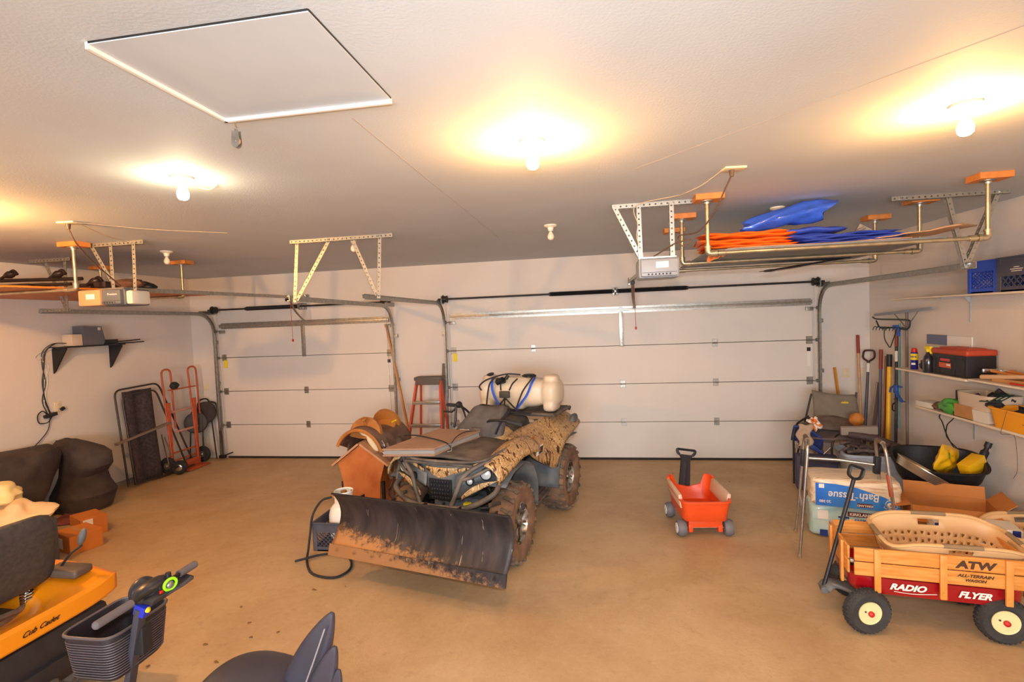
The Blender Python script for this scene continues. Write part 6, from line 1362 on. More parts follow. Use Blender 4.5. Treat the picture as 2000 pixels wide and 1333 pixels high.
g = MB(); g.tube(round_path([(-6.30, 6.98, 0.02), (-6.28, 7.04, 0.80), (-6.10, 7.05, 0.82), (-6.05, 6.98, 0.02)], 0.08, 6), 0.010, 9); g.obj('leg_hoop', M_DKSTEEL, ST2, world=True)
g = MB(); g.box((-5.86, 7.14, 0.05), (0.10, 0.06, 0.05), bev=0.01); g.cyl((-5.84, 7.14, 0.06), (-5.70, 7.17, 0.11), 0.010, seg=8); tag(g.obj('latch_handle', M_DKSTEEL), 'small dark latch tool on the floor left of the narrow garage door', 'tool')

# ------------------------------------------------------------ boxes on the floor, plastic bags
b1 = carton('cardboard_box', 'closed orange-brown cardboard box on the floor beside the mower, the nearer one', (-4.97, 4.10, 0), 70, 0.26, 0.34, 0.17, closed=True, material=mat('orange_carton', 'c9772e', 0.85, var=0.05, scale=5))
g = MB(); g.box((0.0, 0.0, 0.1715), (0.05, 0.34, 0.001)); g.obj('tape', M_CARD, b1); g = MB(); g.box((-0.1315, 0.05, 0.08), (0.001, 0.14, 0.10)); g.obj('paper_label', M_PAPER, b1)
b2 = carton('cardboard_box', 'closed cardboard box with a pale label, behind the nearer one', (-5.22, 4.42, 0), 66, 0.22, 0.30, 0.19, closed=True, material=mat('orange_carton', 'c9772e', 0.85))
g = MB(); g.box((-0.05, -0.1505, 0.15), (0.08, 0.002, 0.06)); g.obj('paper_label', M_PAPER, b2)
def bag(name, label, c, s, m_, seed, base=0.0):
    g = MB(); g.blob(c, s, seg=4, amp=0.45, fr=1.6, seed=seed)
    for v in g.bm.verts:
        v.co += v.co.normalized()*0.02*noise.noise(v.co*9); v.co.z = max(base, v.co.z)
    return tag(g.obj(name, m_), label, 'bag')
tag(MB().box((-5.18, 3.60, 0.20), (0.60, 0.50, 0.40), bev=0.01).obj('dark_bin', M_DUSTP), 'dark bin behind the mower seat, under the plastic bags', 'bin')
bag('plastic_bag', 'cream plastic shopping bag behind the mower seat, right of the pile', (-4.98, 3.58, 0.50), (0.27, 0.20, 0.12), mat('cream_bag', 'f2d3a8', 0.5, var=0.05, scale=6, bump=0.3), 1, 0.405)
bag('plastic_bag', 'cream plastic bag with a yellow-green edge, topmost of the pile by the mower', (-5.20, 3.62, 0.66), (0.16, 0.16, 0.11), mat('cream_yellow_bag', 'e8d49a', 0.5, col2='d6d040', scale=3.5, lo=0.55, hi=0.7), 5, 0.405)
bag('plastic_bag', 'pale bag with orange-red print at the left edge of the picture', (-5.25, 3.42, 0.48), (0.20, 0.16, 0.10), mat('red_print_bag', 'f0a888', 0.5, col2='e8582c', scale=5, lo=0.5, hi=0.6), 9, 0.405)

# ------------------------------------------------------------ riding mower, seen from behind
MW = thing('riding_mower', 'yellow riding mower with a black seat at the left edge, seen from behind', 'mower', (-3.35, 2.08, 0))
M_MY = mat('mower_yellow', 'f09010', 0.3, coat=0.4); M_MSEAT = mat('mower_seat_vinyl', '37312f', 0.65, col2='453e3b', scale=40, bump=0.1)
# body axes: x towards the rear (camera), y across
def fender(u, v):
    y = lerp(-0.50, 0.48, u); a = abs(2*u-1)
    if v < 0.25: x = 0.515 - 0.03*a**4; z = lerp(0.51, 0.605, v/0.25) + 0.02*a**6
    else:
        k = (v-0.25)/0.75; x = lerp(0.50, -0.30, k) - 0.03*a**4*(1-k); bowl = 0.10*math.exp(-((u-0.5)/0.22)**4)*(math.exp(-((k-0.55)/0.4)**4))
        z = 0.61 + 0.06*math.sin(min(1, k*2)*PI/2)*a**1.5 - bowl
    if k_hi(u): z += 0
    return (x, y, z)
def k_hi(u): return False
g = MB(); g.grid(fender, 41, 33); g.obj('fender', M_MY, MW, solid=0.012)
g = MB(); g.box((-0.1, 0, 0.42), (0.95, 0.55, 0.16), bev=0.03); g.box((0.44, 0, 0.38), (0.12, 0.84, 0.22), bev=0.04); g.box((0.50, 0.02, 0.28), (0.06, 0.30, 0.12), bev=0.01); g.obj('rear_frame', mat('mower_black', '2a2527', 0.55, var=0.2, scale=10), MW)
g = MB(); g.box((0.56, 0.03, 0.24), (0.12, 0.10, 0.012), bev=0.003); g.cyl((0.58, 0.03, 0.24), (0.58, 0.03, 0.28), 0.018, seg=12); g.obj('hitch_plate', M_DUSTY, MW)
g = MB(); g.box((0.523, 0.22, 0.36), (0.02, 0.05, 0.05), bev=0.006); g.cyl((0.52, 0.18, 0.38), (0.54, 0.18, 0.38), 0.014, seg=10); g.obj('rear_bolts', M_CHROME, MW)
g = MB(); g.grid(lambda u, v: (0.30+0.10*v+0.03*math.sin(PI*u), lerp(-0.255, 0.30, u), 0.66 + 0.38*v), 16, 12)
# backrest as a rounded solid
rings = []
for k in range(9):
    v = k/8; z = 0.635+0.43*v; hw = 0.29-0.085*max(0, v-0.55)**1.3/0.35*0.6; x = 0.22+0.09*v; th = 0.055*(1-0.5*max(0, v-0.8)/0.2)
    if k in (0, 8): hw *= 0.93; th *= 0.6
    rings.append([Vector((x+math.copysign(abs(math.cos(t))**0.7, math.cos(t))*th, 0.04+math.copysign(abs(math.sin(t))**0.45, math.sin(t))*hw, z)) for t in [2*PI*j/32 for j in range(32)]])
g.bm.clear(); g.loft(rings); g.obj('backrest', M_MSEAT, MW, sub=1)
g = MB(); g.box((-0.03, 0.04, 0.68), (0.46, 0.52, 0.10), bev=0.045, seg=3); g.obj('seat_cushion', M_MSEAT, MW)
for s in (-0.08, 0.20):
    g = MB(); n = 40; g.tube([(0.22+0.028*math.cos(t*0.9), s+0.028*math.sin(t*0.9), 0.55+t*0.0022) for t in range(n)], 0.006, 6); g.obj('seat_spring', M_CHROME, MW)
g = MB(); g.box((0.16, 0.05, 0.545), (0.20, 0.36, 0.03), bev=0.004); g.tube([(0.10, -0.2, 0.56), (0.24, -0.05, 0.585), (0.26, 0.12, 0.57), (0.2, 0.25, 0.56)], 0.016, 8); g.tube([(0.20, -0.25, 0.55), (0.28, -0.16, 0.56), (0.30, -0.05, 0.55)], 0.014, 8); g.obj('seat_bracket', mat('greasy_steel', '7a6658', 0.5, 0.4, var=0.3, scale=20), MW)
g = MB(); g.box((0.30, 0.365, 0.675), (0.20, 0.12, 0.045), rotm(0, 4, 6), bev=0.018, seg=3); g.obj('arm_pad', mat('arm_pad_brown', '5a4a40', 0.55), MW)
g = MB(); g.tube(smooth_path([(0.24, 0.36, 0.68), (0.30, 0.38, 0.76), (0.34, 0.42, 0.80)], 4), 0.007, 7); lv = g.obj('control_lever', M_DKSTEEL, MW)
g = MB(); g.blob((0.345, 0.42, 0.85), (0.018, 0.022, 0.05), (-12, 10, 0), 2); g.obj('knob', M_DUSTP, lv)
for y, nm in ((0.36, 'rear_wheel'), (-0.36, 'rear_wheel')):
    w = thing(nm, '', '', (0.22, y, 0.25)); del w['label']; del w['category']; w.parent = MW
    g = MB(); g.lathe([(0.12, -0.10), (0.20, -0.115), (0.235, -0.09), (0.248, 0), (0.235, 0.09), (0.20, 0.115), (0.12, 0.10)], (0, 0, 0), (0, 1, 0), 40)
    for k in range(44):
        a = 2*PI*k/44; q = Matrix.Rotation(a, 3, 'Y')
        for s in range(-3, 4): g.box(q @ Vector((0.0 if (k+s) % 2 else 0.008, s*0.030, 0.247-0.0022*s*s)), (0.022, 0.022, 0.012), q)
    g.obj('tyre', mat('mower_tyre', '4c423c', 0.9, col2='6a5a50', scale=14), w, ang=30)
    g = MB(); g.lathe([(0.12, 0.06), (0.11, 0.05), (0.03, 0.05), (0.001, 0.06)], (0, 0, 0), (0, -1 if y < 0 else 1, 0), 24); g.obj('rim', M_LENS, w)
for y in (0.36, -0.36):
    w = thing('front_wheel', '', '', (-1.05, y, 0.19)); del w['label']; del w['category']; w.parent = MW
    g = MB(); g.lathe([(0.08, -0.06), (0.15, -0.07), (0.185, -0.03), (0.185, 0.03), (0.15, 0.07), (0.08, 0.06)], (0, 0, 0), (0, 1, 0), 30); g.obj('tyre', mat('mower_tyre', '4c423c', 0.9), w)
g = MB(); g.box((-0.80, 0, 0.60), (0.80, 0.50, 0.32), bev=0.10, seg=4); g.obj('engine_hood', M_MY, MW)
g = MB(); g.box((-0.45, 0, 0.22), (0.80, 0.95, 0.13), bev=0.04); g.obj('mowing_deck', M_MY, MW)
g = MB(); g.cyl((-0.42, 0, 0.70), (-0.32, 0, 0.88), 0.02, seg=10); g.lathe([(0.165, -0.012), (0.177, 0), (0.165, 0.012), (0.153, 0)], (-0.31, 0, 0.90), (0.4, 0, 1), 30, cap=False); g.beam((-0.31, -0.16, 0.90), (-0.31, 0.16, 0.90), 0.04, 0.015); g.obj('steering_wheel', M_BLACK, MW)
text('lettering', 'Cub Cadet', 0.036, mat('black_lettering', '2a1408', 0.5), MW, frame((0.5225, 0.03, 0.558), (0, 1, 0), (1, 0, -0.03)), shear=0.5, bold=0.0006, sx=1.1)

# ------------------------------------------------------------ mobility scooter: tiller with basket, folded seat
SC = thing('mobility_scooter', 'black mobility scooter with tiller, wire-look basket and folded seat in the foreground', 'mobility scooter', (-1.55, 1.83, 0))
M_SCT = mat('scooter_grey', '3c3b44', 0.5); M_FOAM = mat('grey_foam_grip', '635a5c', 0.85); M_BASK = mat('black_basket', '2b2529', 0.5)
g = MB(); g.beam((-0.33, -0.05, 0.90), (-0.60, 0.06, 0.20), 0.045, 0.028, up=(1, 0, 0.2), bev=0.008); g.obj('tiller_column', M_SCT, SC)
# head housing
g = MB(); g.blob((-0.335, 0.02, 0.935), (0.05, 0.085, 0.045), (0, -10, 0), 3, sq=0.8); g.blob((-0.39, 0.02, 0.93), (0.04, 0.06, 0.055), (0, 0, 0), 3); g.box((-0.28, 0.04, 0.93), (0.05, 0.22, 0.018), rotm(0, 12, 0), bev=0.006); g.obj('tiller_head', mat('tiller_black', '28262b', 0.35), SC)
g = MB(); g.tube([(-0.30, -0.26, 0.955), (-0.30, 0.20, 0.955)], 0.009, 8); g.obj('handlebar', M_DKSTEEL, SC)
for a, b in ((-0.265, -0.12), (0.115, 0.205)):
    g = MB(); g.tube([(-0.30, a, 0.955), (-0.30, b, 0.955)], 0.0165, 12); g.blob((-0.30, a if a < 0 else b, 0.955), (0.0165, 0.012, 0.0165), seg=2); g.obj('foam_grip', M_FOAM, SC)
g = MB(); n = 28; g.tube([(-0.262+0.005*math.cos(2*PI*k/n), 0.028+0.026*math.cos(2*PI*k/n), 0.958+0.022*math.sin(2*PI*k/n)) for k in range(n)], 0.0062, 8, closed=True); g.obj('green_ring', mat('lime_plastic', '9ae818', 0.5), SC)
g = MB(); g.lathe([(0.017, 0), (0.016, 0.006), (0.010, 0.012), (0.001, 0.013)], (-0.265, 0.028, 0.956), (1, 0, 0.3), 20); g.obj('speed_dial', mat('dial_grey', '8a8880', 0.25, 0.5), SC)
g = MB(); g.cyl((-0.30, 0.06, 0.97), (-0.30, 0.06, 0.99), 0.011, seg=14); g.obj('switch', M_BLACK, SC); g = MB(); g.cyl((-0.275, -0.01, 0.955), (-0.272, -0.01, 0.965), 0.006, seg=10); g.obj('switch', M_BLACK, SC)
g = MB(); g.box((-0.268, -0.012, 0.945), (0.008, 0.014, 0.012), bev=0.002); g.obj('red_switch', M_RED, SC)
g = MB(); g.tube(smooth_path([(-0.27, -0.02, 0.925), (-0.25, 0.08, 0.93), (-0.255, 0.13, 0.935)], 5), (0.012, 0.006), 8, ref=(1, 0, 0)); g.obj('throttle_lever', M_SCT, SC)
g = MB(); g.box((-0.327, -0.05, 0.888), (0.05, 0.034, 0.045), rotm(0, 18, 0), bev=0.004); g.obj('blue_collar', mat('blue_collar', '2430b0', 0.4), SC)
g = MB(); g.lathe([(0.011, 0), (0.011, 0.006), (0.006, 0.009), (0.001, 0.009)], (-0.300, -0.052, 0.89), (1, 0, 0.2), 16); g.obj('yellow_key_ring', M_YEL, SC)
# basket: ribbed box tapering downwards, in front of the column
BX_, BY_, BZ = -0.535, 0.03, 0.80
def bsk(hw, hl, z, n=40): return [Vector((BX_+p.x, BY_+p.y, z)) for p in sup(hw, hl, 0, n, 0.35)]
g = MB(); g.loft([bsk(0.10, 0.12, BZ-0.20), bsk(0.108, 0.128, BZ-0.19), bsk(0.125, 0.152, BZ-0.01), bsk(0.125, 0.152, BZ), bsk(0.120, 0.147, BZ), bsk(0.104, 0.124, BZ-0.185)]); bk = g.obj('basket', M_BASK, SC)
g = MB(); g.tube(bsk(0.127, 0.154, BZ), 0.006, 8, closed=True)
for k in range(14):
    z = BZ-0.03-k*0.0115; f = (BZ-z)/0.2; g.tube(bsk(lerp(0.127, 0.110, f), lerp(0.154, 0.130, f), z), 0.0026, 5, closed=True)
g.obj('ribs', mat('basket_rib', '5a4e50', 0.5), bk)
g = MB()
for yy in (-0.04, 0.02):
    g.cyl((BX_+0.122, yy, BZ-0.06), (BX_+0.130, yy, BZ-0.06), 0.005, seg=10)
g.obj('screws', M_CHROME, bk)
g = MB(); g.box((-0.38, -0.01, 0.74), (0.06, 0.05, 0.12), bev=0.008); g.obj('basket_mount', M_BLACK, SC)
# deck and wheels mostly below the picture
g = MB(); g.box((-0.15, 0, 0.14), (0.75, 0.40, 0.06), bev=0.02); g.box((-0.58, 0, 0.22), (0.18, 0.30, 0.16), bev=0.04); g.box((0.28, 0, 0.28), (0.34, 0.42, 0.26), bev=0.05); g.obj('deck', mat('tiller_black', '28262b', 0.35), SC)
g = MB(); g.cyl((0.30, -0.08, 0.3), (0.30, -0.08, 0.56), 0.03, seg=12); g.obj('seat_post', M_DKSTEEL, SC)
for x, y in ((-0.62, 0.12), (-0.62, -0.12), (0.36, 0.22), (0.36, -0.22)):
    g = MB(); g.lathe([(0.04, -0.03), (0.085, -0.035), (0.10, -0.015), (0.10, 0.015), (0.085, 0.035), (0.04, 0.03)], (x, y, 0.10), (0, 1, 0), 26); g.obj('wheel', M_GREYW, SC)
M_SCS = mat('scooter_seat_vinyl', '37333c', 0.42, var=0.1, scale=6)
g = MB(); g.blob((0.24, -0.16, 0.655), (0.20, 0.20, 0.085), (0, 8, 0), 4, sq=0.85); g.obj('seat_cushion', M_SCS, SC)
def leaf(base, tip, w, th, nm, bend=0.05, dy=0.0):
    base, tip = Vector(base), Vector(tip); d = tip-base; L = d.length; t = d.normalized(); nrm = Vector((-t.z, 0, t.x)); rings = []
    for k in range(15):
        f = k/14; c = base+d*f + nrm*bend*math.sin(PI*f) ; ww = w*(math.sin(PI*min(1, 0.30+0.70*f))**0.75 if f < 1 else 0)+0.006; tt = th*(1-0.75*f**2)
        rings.append([c + nrm*-1*math.copysign(abs(math.cos(a))**0.9, math.cos(a))*ww + Vector((0, 1, 0))*math.sin(a)*tt*(1+0.3*math.cos(2*a)) for a in [2*PI*j/20 for j in range(20)]])
    g = MB(); g.loft(rings); return g.obj(nm, M_SCS, SC, sub=1)
leaf((0.35, -0.10, 0.50), (0.565, -0.13, 0.975), 0.075, 0.055, 'folded_backrest', 0.012)
leaf((0.46, -0.14, 0.50), (0.585, -0.16, 0.868), 0.055, 0.045, 'folded_armrest', 0.01)
leaf((0.54, -0.15, 0.48), (0.60, -0.17, 0.79), 0.032, 0.03, 'armrest_flap', 0.005)
g = MB(); g.tube([(0.41, -0.165, 0.60), (0.50, -0.175, 0.80), (0.55, -0.165, 0.93)], 0.003, 6); g.obj('piping', mat('piping_grey', '8a8484', 0.4), SC)
# ------------------------------------------------------------ load on the right pipe rack
M_GBOARD = mat('grey_board', '77797c', 0.6, var=0.1, scale=6)
tag(MB().box((1.62, 4.62, 2.466), (1.55, 1.32, 0.012), bev=0.002, seg=1).obj('grey_panel', M_GBOARD), 'large grey panel lying across the right pipe rack', 'panel')
M_CARDL = mat('light_cardboard', 'c49a74', 0.85, var=0.08, scale=6)
def sheet_obj(name, label, fn, nu, nv, m_, th=0.006, cat='sheet'):
    g = MB(); g.grid(fn, nu, nv); return tag(g.obj(name, m_, solid=th), label, cat)
sheet_obj('cardboard_sheet', 'large flattened cardboard sheet jutting up at the right end of the pipe rack', lambda u, v: (lerp(1.75, lerp(2.55, 3.04, v), u), lerp(4.08, 4.68, v), 2.482+0.15*(u*lerp(0.6, 1, v))**1.3+0.006*math.sin(v*5)+0.012*noise.noise(Vector((u*6, v*6, 0)))), 24, 12, M_CARDL, 0.008)
sheet_obj('cardboard_sheet', 'flattened cardboard sheet under the tarpaulins on the pipe rack', lambda u, v: (lerp(0.98, 2.20, u), lerp(4.0, 4.6, v), 2.479+0.003*math.sin(u*8)), 16, 8, M_CARDL, 0.006)
sheet_obj('cardboard_scrap', 'torn cardboard piece hanging below the far side of the pipe rack', lambda u, v: (lerp(1.55, 2.30, u), lerp(4.85, 5.20, v)+0.2*u, 2.35+0.10*u+0.03*v+0.012*noise.noise(Vector((u*5, v*9, 3)))), 16, 8, mat('dark_cardboard', '8f7866', 0.85), 0.006)
def tarp(name, label, cx, cy, z0, L, Wd, Hh, m_, layers, seed, rz=0, droop=0.0):
    t = thing(name, label, 'tarpaulin', (cx, cy, z0), rz); zb = 0
    for k in range(layers):
        h = Hh/layers*1.15
        def f(u, v, k=k):
            a = 2*PI*v; hx = Wd/2*(1-0.05*k+0.04*math.sin(k*3+seed)); x = lerp(-L/2, L/2, u)*(1-0.04*((k*7+seed) % 3))
            e = min(1.0, (min(u, 1-u)/0.10))**0.5 if 0 < u < 1 else 0.05
            rag = 0.012*math.sin(a*3+k*2.1+seed) if u < 0.08 or u > 0.92 else 0
            yy = math.copysign(abs(math.cos(a))**0.45, math.cos(a))*hx*(0.94+0.06*e); zz = (k+0.5)*Hh/layers+math.sin(a)*h/2*e
            nn = noise.noise(Vector((x*2.2+seed, yy*3, k*0.6+seed)))
            return (x+0.03*math.sin(k*2.3+seed)+rag, yy+0.015*nn, max(0.002, zz*(1+0.30*nn) + 0.004*math.sin(u*17+k*2+yy*20) - droop*abs(2*u-1)**3))
        g = MB(); g.grid(f, 30, 22, closev=True); g.obj('folded_layer', m_, t)
    return t
M_TO = mat('orange_tarpaulin', 'f0701c', 0.45, var=0.06, scale=5, bump=0.4, bscale=10); M_TB = mat('blue_tarpaulin', '4c62c4', 0.4, col2='3c50b0', scale=4, bump=0.4, bscale=12); M_TB2 = mat('shiny_blue_tarpaulin', '3a62d0', 0.25, coat=0.5, var=0.15, scale=9, bump=0.6, bscale=14)
tarp('orange_tarpaulin', 'folded orange tarpaulin at the left end of the pipe rack', 1.14, 4.22, 2.486, 0.66, 0.36, 0.13, M_TO, 5, 1)
sheet_obj('orange_tarpaulin_fringe', 'ragged orange tarpaulin edge hanging at the left end of the pipe rack', lambda u, v: (lerp(0.86, 1.0, u), 4.12+0.03*math.sin(v*9), 2.50-0.10*v*(1-0.5*u)+0.02*noise.noise(Vector((u*9, v*9, 1)))), 12, 12, mat('faded_orange', 'd07840', 0.7), 0.008, 'tarpaulin')
tarp('blue_tarpaulin', 'folded matt blue tarpaulin in the middle of the pipe rack', 1.86, 4.25, 2.486, 0.74, 0.36, 0.075, M_TB, 4, 4)
tarp('blue_tarpaulin', 'second folded blue tarpaulin under the shiny blue bundle', 1.62, 4.48, 2.486, 0.62, 0.30, 0.15, M_TB, 4, 7)
g = MB(); rings = []
for k in range(17):
    f = k/16; c = Vector((lerp(1.20, 1.79, f), 4.36, lerp(2.675, 2.775, f)+0.02*math.sin(PI*f))); hz_ = lerp(0.035, 0.10, f**0.7)*(1-0.25*f**6); hy = lerp(0.05, 0.13, f)
    rings.append([c+Vector((0.03*math.sin(3*t)+0.10*(f)*math.sin(t)*0.5, math.cos(t)*hy*(1+0.1*math.sin(5*t+f*6)), math.sin(t)*hz_*(1+0.08*math.sin(4*t+f*9)))) for t in [2*PI*j/28 for j in range(28)]])
g.loft(rings)
for v in g.bm.verts: v.co += Vector((0, 1, 1))*0.010*noise.noise(v.co*16)
tag(g.obj('blue_tarpaulin_bundle', M_TB2), 'shiny crinkled blue tarpaulin bundle pointing up to the right on the pipe rack', 'tarpaulin')
g = MB(); g.box((2.02, 4.5, 2.555), (0.20, 0.16, 0.05), rotm(0, -18, 10), bev=0.004); g.cyl((1.96, 4.40, 2.56), (2.10, 4.42, 2.63), 0.012, seg=8); g.box((2.10, 4.48, 2.59), (0.10, 0.02, 0.12), rotm(0, 30, 0)); tag(g.obj('metal_bracket', mat('pale_metal', 'b9ab9c', 0.35, 0.5)), 'pale metal bracket piece on top of the blue tarpaulins', 'bracket')

# ------------------------------------------------------------ load on the left pipe rack
M_PLY = mat('orange_plywood', 'c27226', 0.5, var=0.1, scale=5, stretch=(4, 1, 1))
g = MB(); g._add([Vector(p) for p in ((-6.34, 3.60, 2.467), (-4.90, 3.60, 2.467), (-4.36, 5.62, 2.467), (-6.34, 5.62, 2.467), (-6.34, 3.60, 2.483), (-4.90, 3.60, 2.483), (-4.36, 5.62, 2.483), (-6.34, 5.62, 2.483))], [[0, 3, 2, 1], [4, 5, 6, 7], [0, 1, 5, 4], [1, 2, 6, 5], [2, 3, 7, 6], [3, 0, 4, 7]])
tag(g.obj('plywood_shelf', M_PLY, smooth=False), 'orange-brown plywood sheet lying on the left pipe rack', 'shelf board')
BC = thing('bike_carrier', 'dark metal car bike carrier lying on the plywood at the left', 'bike carrier', (-5.4, 4.3, 2.487))
M_BC = mat('carrier_black', '3a2c28', 0.4, 0.4, var=0.2, scale=20)
for a, b, r in (((-6.2, 4.2, 0.13), (-5.0, 4.35, 0.11), 0.018), ((-6.2, 4.05, 0.06), (-4.95, 4.2, 0.045), 0.016), ((-5.6, 4.5, 0.03), (-4.6, 4.6, 0.03), 0.022)):
    g = MB(); g.cyl(Vector(a)+Vector((0, 0, 2.487)), Vector(b)+Vector((0, 0, 2.487)), r, seg=10); g.obj('carrier_tube', M_BC, BC, world=True)
for x, y, z in ((-5.66, 4.2, 2.655), (-5.22, 4.30, 2.645), (-4.86, 4.35, 2.56)):
    g = MB(); g.blob((x, y, z), (0.06, 0.04, 0.035), (0, -15, 0), 2, 0.2); g.tube(smooth_path([(x-0.1, y, z-0.03), (x, y, z+0.02), (x+0.05, y, z+0.04), (x+0.09, y, z+0.0)], 5), 0.014, 8); g.obj('clamp', M_BC, BC, world=True)
for x, y in ((-5.65, 4.1), (-5.38, 4.12), (-5.0, 4.4), (-4.72, 4.3)):
    g = MB(); g.box((x, y, 2.52), (0.12, 0.07, 0.06), rotm(0, 0, 8), bev=0.012); g.obj('bracket', M_BC, BC, world=True)
g = MB(); g.blob((-4.62, 4.5, 2.535), (0.15, 0.10, 0.048), (0, 0, 8), 3, 0.25, 3); tag(g.obj('brown_bag', mat('brown_cloth', '6a4a38', 0.9, bump=0.3)), 'brown cloth bag at the right end of the plywood on the left rack', 'bag')
g = MB(); g.blob((-4.60, 4.62, 2.53), (0.16, 0.12, 0.042), (0, 12, 0), 3, 0.1, 3); tag(g.obj('black_cover', M_BLACK), 'black curved cover behind the left garage opener', 'cover')

# ------------------------------------------------------------ shelves on the right wall
M_SHW = mat('white_shelf', 'e6d4bc', 0.5)
def wshelf(label, y0, y1, z, x0=3.19, lip=0.02, brs=(), bl=0.24, name='wall_shelf'):
    t = thing(name, label, 'shelf', ((x0+XR)/2, (y0+y1)/2, z)); g = MB(); g.box(((x0+XR)/2-0.001, (y0+y1)/2, z-lip/2), (XR-x0-0.002, y1-y0, lip), bev=0.003, seg=1); g.obj('board', M_SHW, t, world=True)
    for y in brs:
        g = MB(); g.beam((XR-0.004, y, z-lip), (XR-0.004, y, z-lip-bl), 0.022, 0.006, up=(1, 0, 0)); g.beam((XR, y, z-lip-0.004), (x0+0.04, y, z-lip-0.004), 0.022, 0.006); g.prism([(0, 0), (-0.05, 0), (0, -0.05)], 0.003, Matrix(((1, 0, 0), (0, 0, 1), (0, 1, 0))), (XR-0.004, y, z-lip-0.006)); g.obj('bracket', mat('white_bracket', 'b9c0c4', 0.4, 0.3), t, world=True)
    return t
wshelf('top white wall shelf on the right, holding two crates', 3.4, 6.17, 2.085, brs=(5.45, 4.3), lip=0.018)
wshelf('middle white wall shelf with the spray bottle and toolbox', 5.06, 6.12, 1.335, brs=(5.12,))
wshelf('middle white wall shelf nearest the camera, under the hammers', 3.6, 5.045, 1.345, brs=(4.1,), x0=3.20)
wshelf('lowest white wall shelf on the right, under the yellow bin', 3.6, 5.77, 0.985, brs=(4.3, 5.4), lip=0.022)
crate('milk_crate', 'blue lattice milk crate on the top wall shelf', (3.34, 4.885, 2.085), 0, 0.27, 0.33, 0.27, mat('blue_crate_plastic', '2c50c0', 0.5))
cg = crate('milk_crate', 'dark grey milk crate with pale print on the top wall shelf', (3.33, 4.47, 2.085), 0, 0.29, 0.44, 0.27, mat('slate_crate_plastic', '4a4a58', 0.55))
g = MB(); g.box((-0.147, 0.0, 0.17), (0.005, 0.36, 0.10)); g.obj('print_panel', mat('slate_crate_plastic', '4a4a58', 0.55), cg)
for z, w in ((0.185, 0.05), (0.17, 0.12), (0.155, 0.10)):
    g = MB(); g.box((-0.1502, 0.02, z), (0.001, w, 0.005)); g.obj('print_line', M_LET, cg)
# spray can
SP = thing('spray_can', 'blue and yellow lubricant spray can with a red cap on the middle shelf', 'spray can', (3.27, 5.93, 1.335))
g = MB(); g.lathe([(0.030, 0), (0.033, 0.004), (0.033, 0.165), (0.028, 0.18), (0.014, 0.186)], seg=28); g.obj('can', mat('can_blue', '2c2a88', 0.3, 0.3), SP)
g = MB(); g.lathe([(0.026, 0.178), (0.027, 0.20), (0.020, 0.222), (0.001, 0.224)], seg=22); g.obj('cap', M_RED, SP)
g = MB(); g.lathe([(0.0337, 0.10), (0.0337, 0.165)], seg=28, cap=False); g.obj('yellow_band', M_YEL, SP)
text('lettering', 'WD-40', 0.017, mat('can_blue', '2c2a88', 0.3), SP, frame((-0.022, -0.0262, 0.132), (0.76, -0.65, 0), (-0.65, -0.76, 0)), bold=0.001)
g = MB(); g.box((-0.023, -0.026, 0.06), (0.034, 0.002, 0.02), rotm(0, 0, -40)); g.obj('white_print', M_LET, SP)
# spray bottle
SB = thing('spray_bottle', 'dark spray bottle with a bright yellow trigger on the middle shelf', 'spray bottle', (3.225, 5.625, 1.335))
g = MB(); g.lathe([(0.04, 0), (0.045, 0.01), (0.045, 0.12), (0.036, 0.16), (0.018, 0.19), (0.016, 0.21)], seg=28); g.obj('bottle', mat('dark_translucent', '2c2a30', 0.15, coat=0.4), SB)
g = MB(); g.box((0, -0.005, 0.245), (0.03, 0.09, 0.03), bev=0.008); g.cyl((0, 0, 0.205), (0, 0, 0.24), 0.018, seg=14); g.tube([(0, -0.02, 0.235), (0, -0.035, 0.21), (0, -0.05, 0.19)], (0.006, 0.01), 8); g.obj('trigger_head', M_YEL, SB)
g = MB(); g.lathe([(0.035, 0), (0.035, 0.12), (0.02, 0.15), (0.014, 0.155), (0.014, 0.17)], (3.32, 5.76, 1.335), (0, 0, 1), 22); tag(g.obj('solvent_bottle', mat('blue_grey_bottle', '5a6a9c', 0.3)), 'small blue-grey bottle behind the dark cloth on the middle shelf', 'bottle')
g = MB(); g.blob((3.31, 5.74, 1.40), (0.08, 0.09, 0.065), seg=3, amp=0.4, seed=3); [setattr(v.co, 'z', max(1.336, v.co.z)) for v in g.bm.verts]; tag(g.obj('black_pouch', M_BLACK), 'crumpled black pouch between the spray can and spray bottle', 'pouch')
tag(MB().box((3.473, 5.92, 1.64), (0.012, 0.30, 0.10)).obj('picture_card', mat('blue_white_card', '6a6e8c', 0.5), smooth=False), 'small blue-grey card leaning on the wall behind the spray bottle', 'card')
tag(MB().box((3.472, 5.58, 1.62), (0.012, 0.34, 0.13)).obj('white_card', M_PAPER, smooth=False), 'blank white card leaning on the wall behind the toolbox', 'card')
# toolbox
TBX = thing('toolbox', 'black plastic toolbox with a red lid on the middle wall shelf', 'toolbox', (3.345, 5.335, 1.337), 0)
g = MB(); g.box((0, 0, 0.10), (0.24, 0.47, 0.20), bev=0.015); 
for y in (-0.19, -0.08, 0.13, 0.20): g.box((-0.121, y, 0.09), (0.008, 0.03, 0.15), bev=0.003, seg=1)
g.obj('case', M_BLACK, TBX)
g = MB(); g.box((0, 0, 0.222), (0.25, 0.49, 0.055), bev=0.02, seg=3); g.box((0, 0.11, 0.252), (0.16, 0.16, 0.018), bev=0.008); g.box((0, -0.10, 0.252), (0.16, 0.16, 0.018), bev=0.008); g.obj('lid', mat('brick_red_plastic', 'b84426', 0.5), TBX)
g = MB(); g.box((-0.1235, 0.04, 0.145), (0.004, 0.13, 0.024)); g.obj('red_label', mat('label_red', 'c8403c', 0.5), TBX)
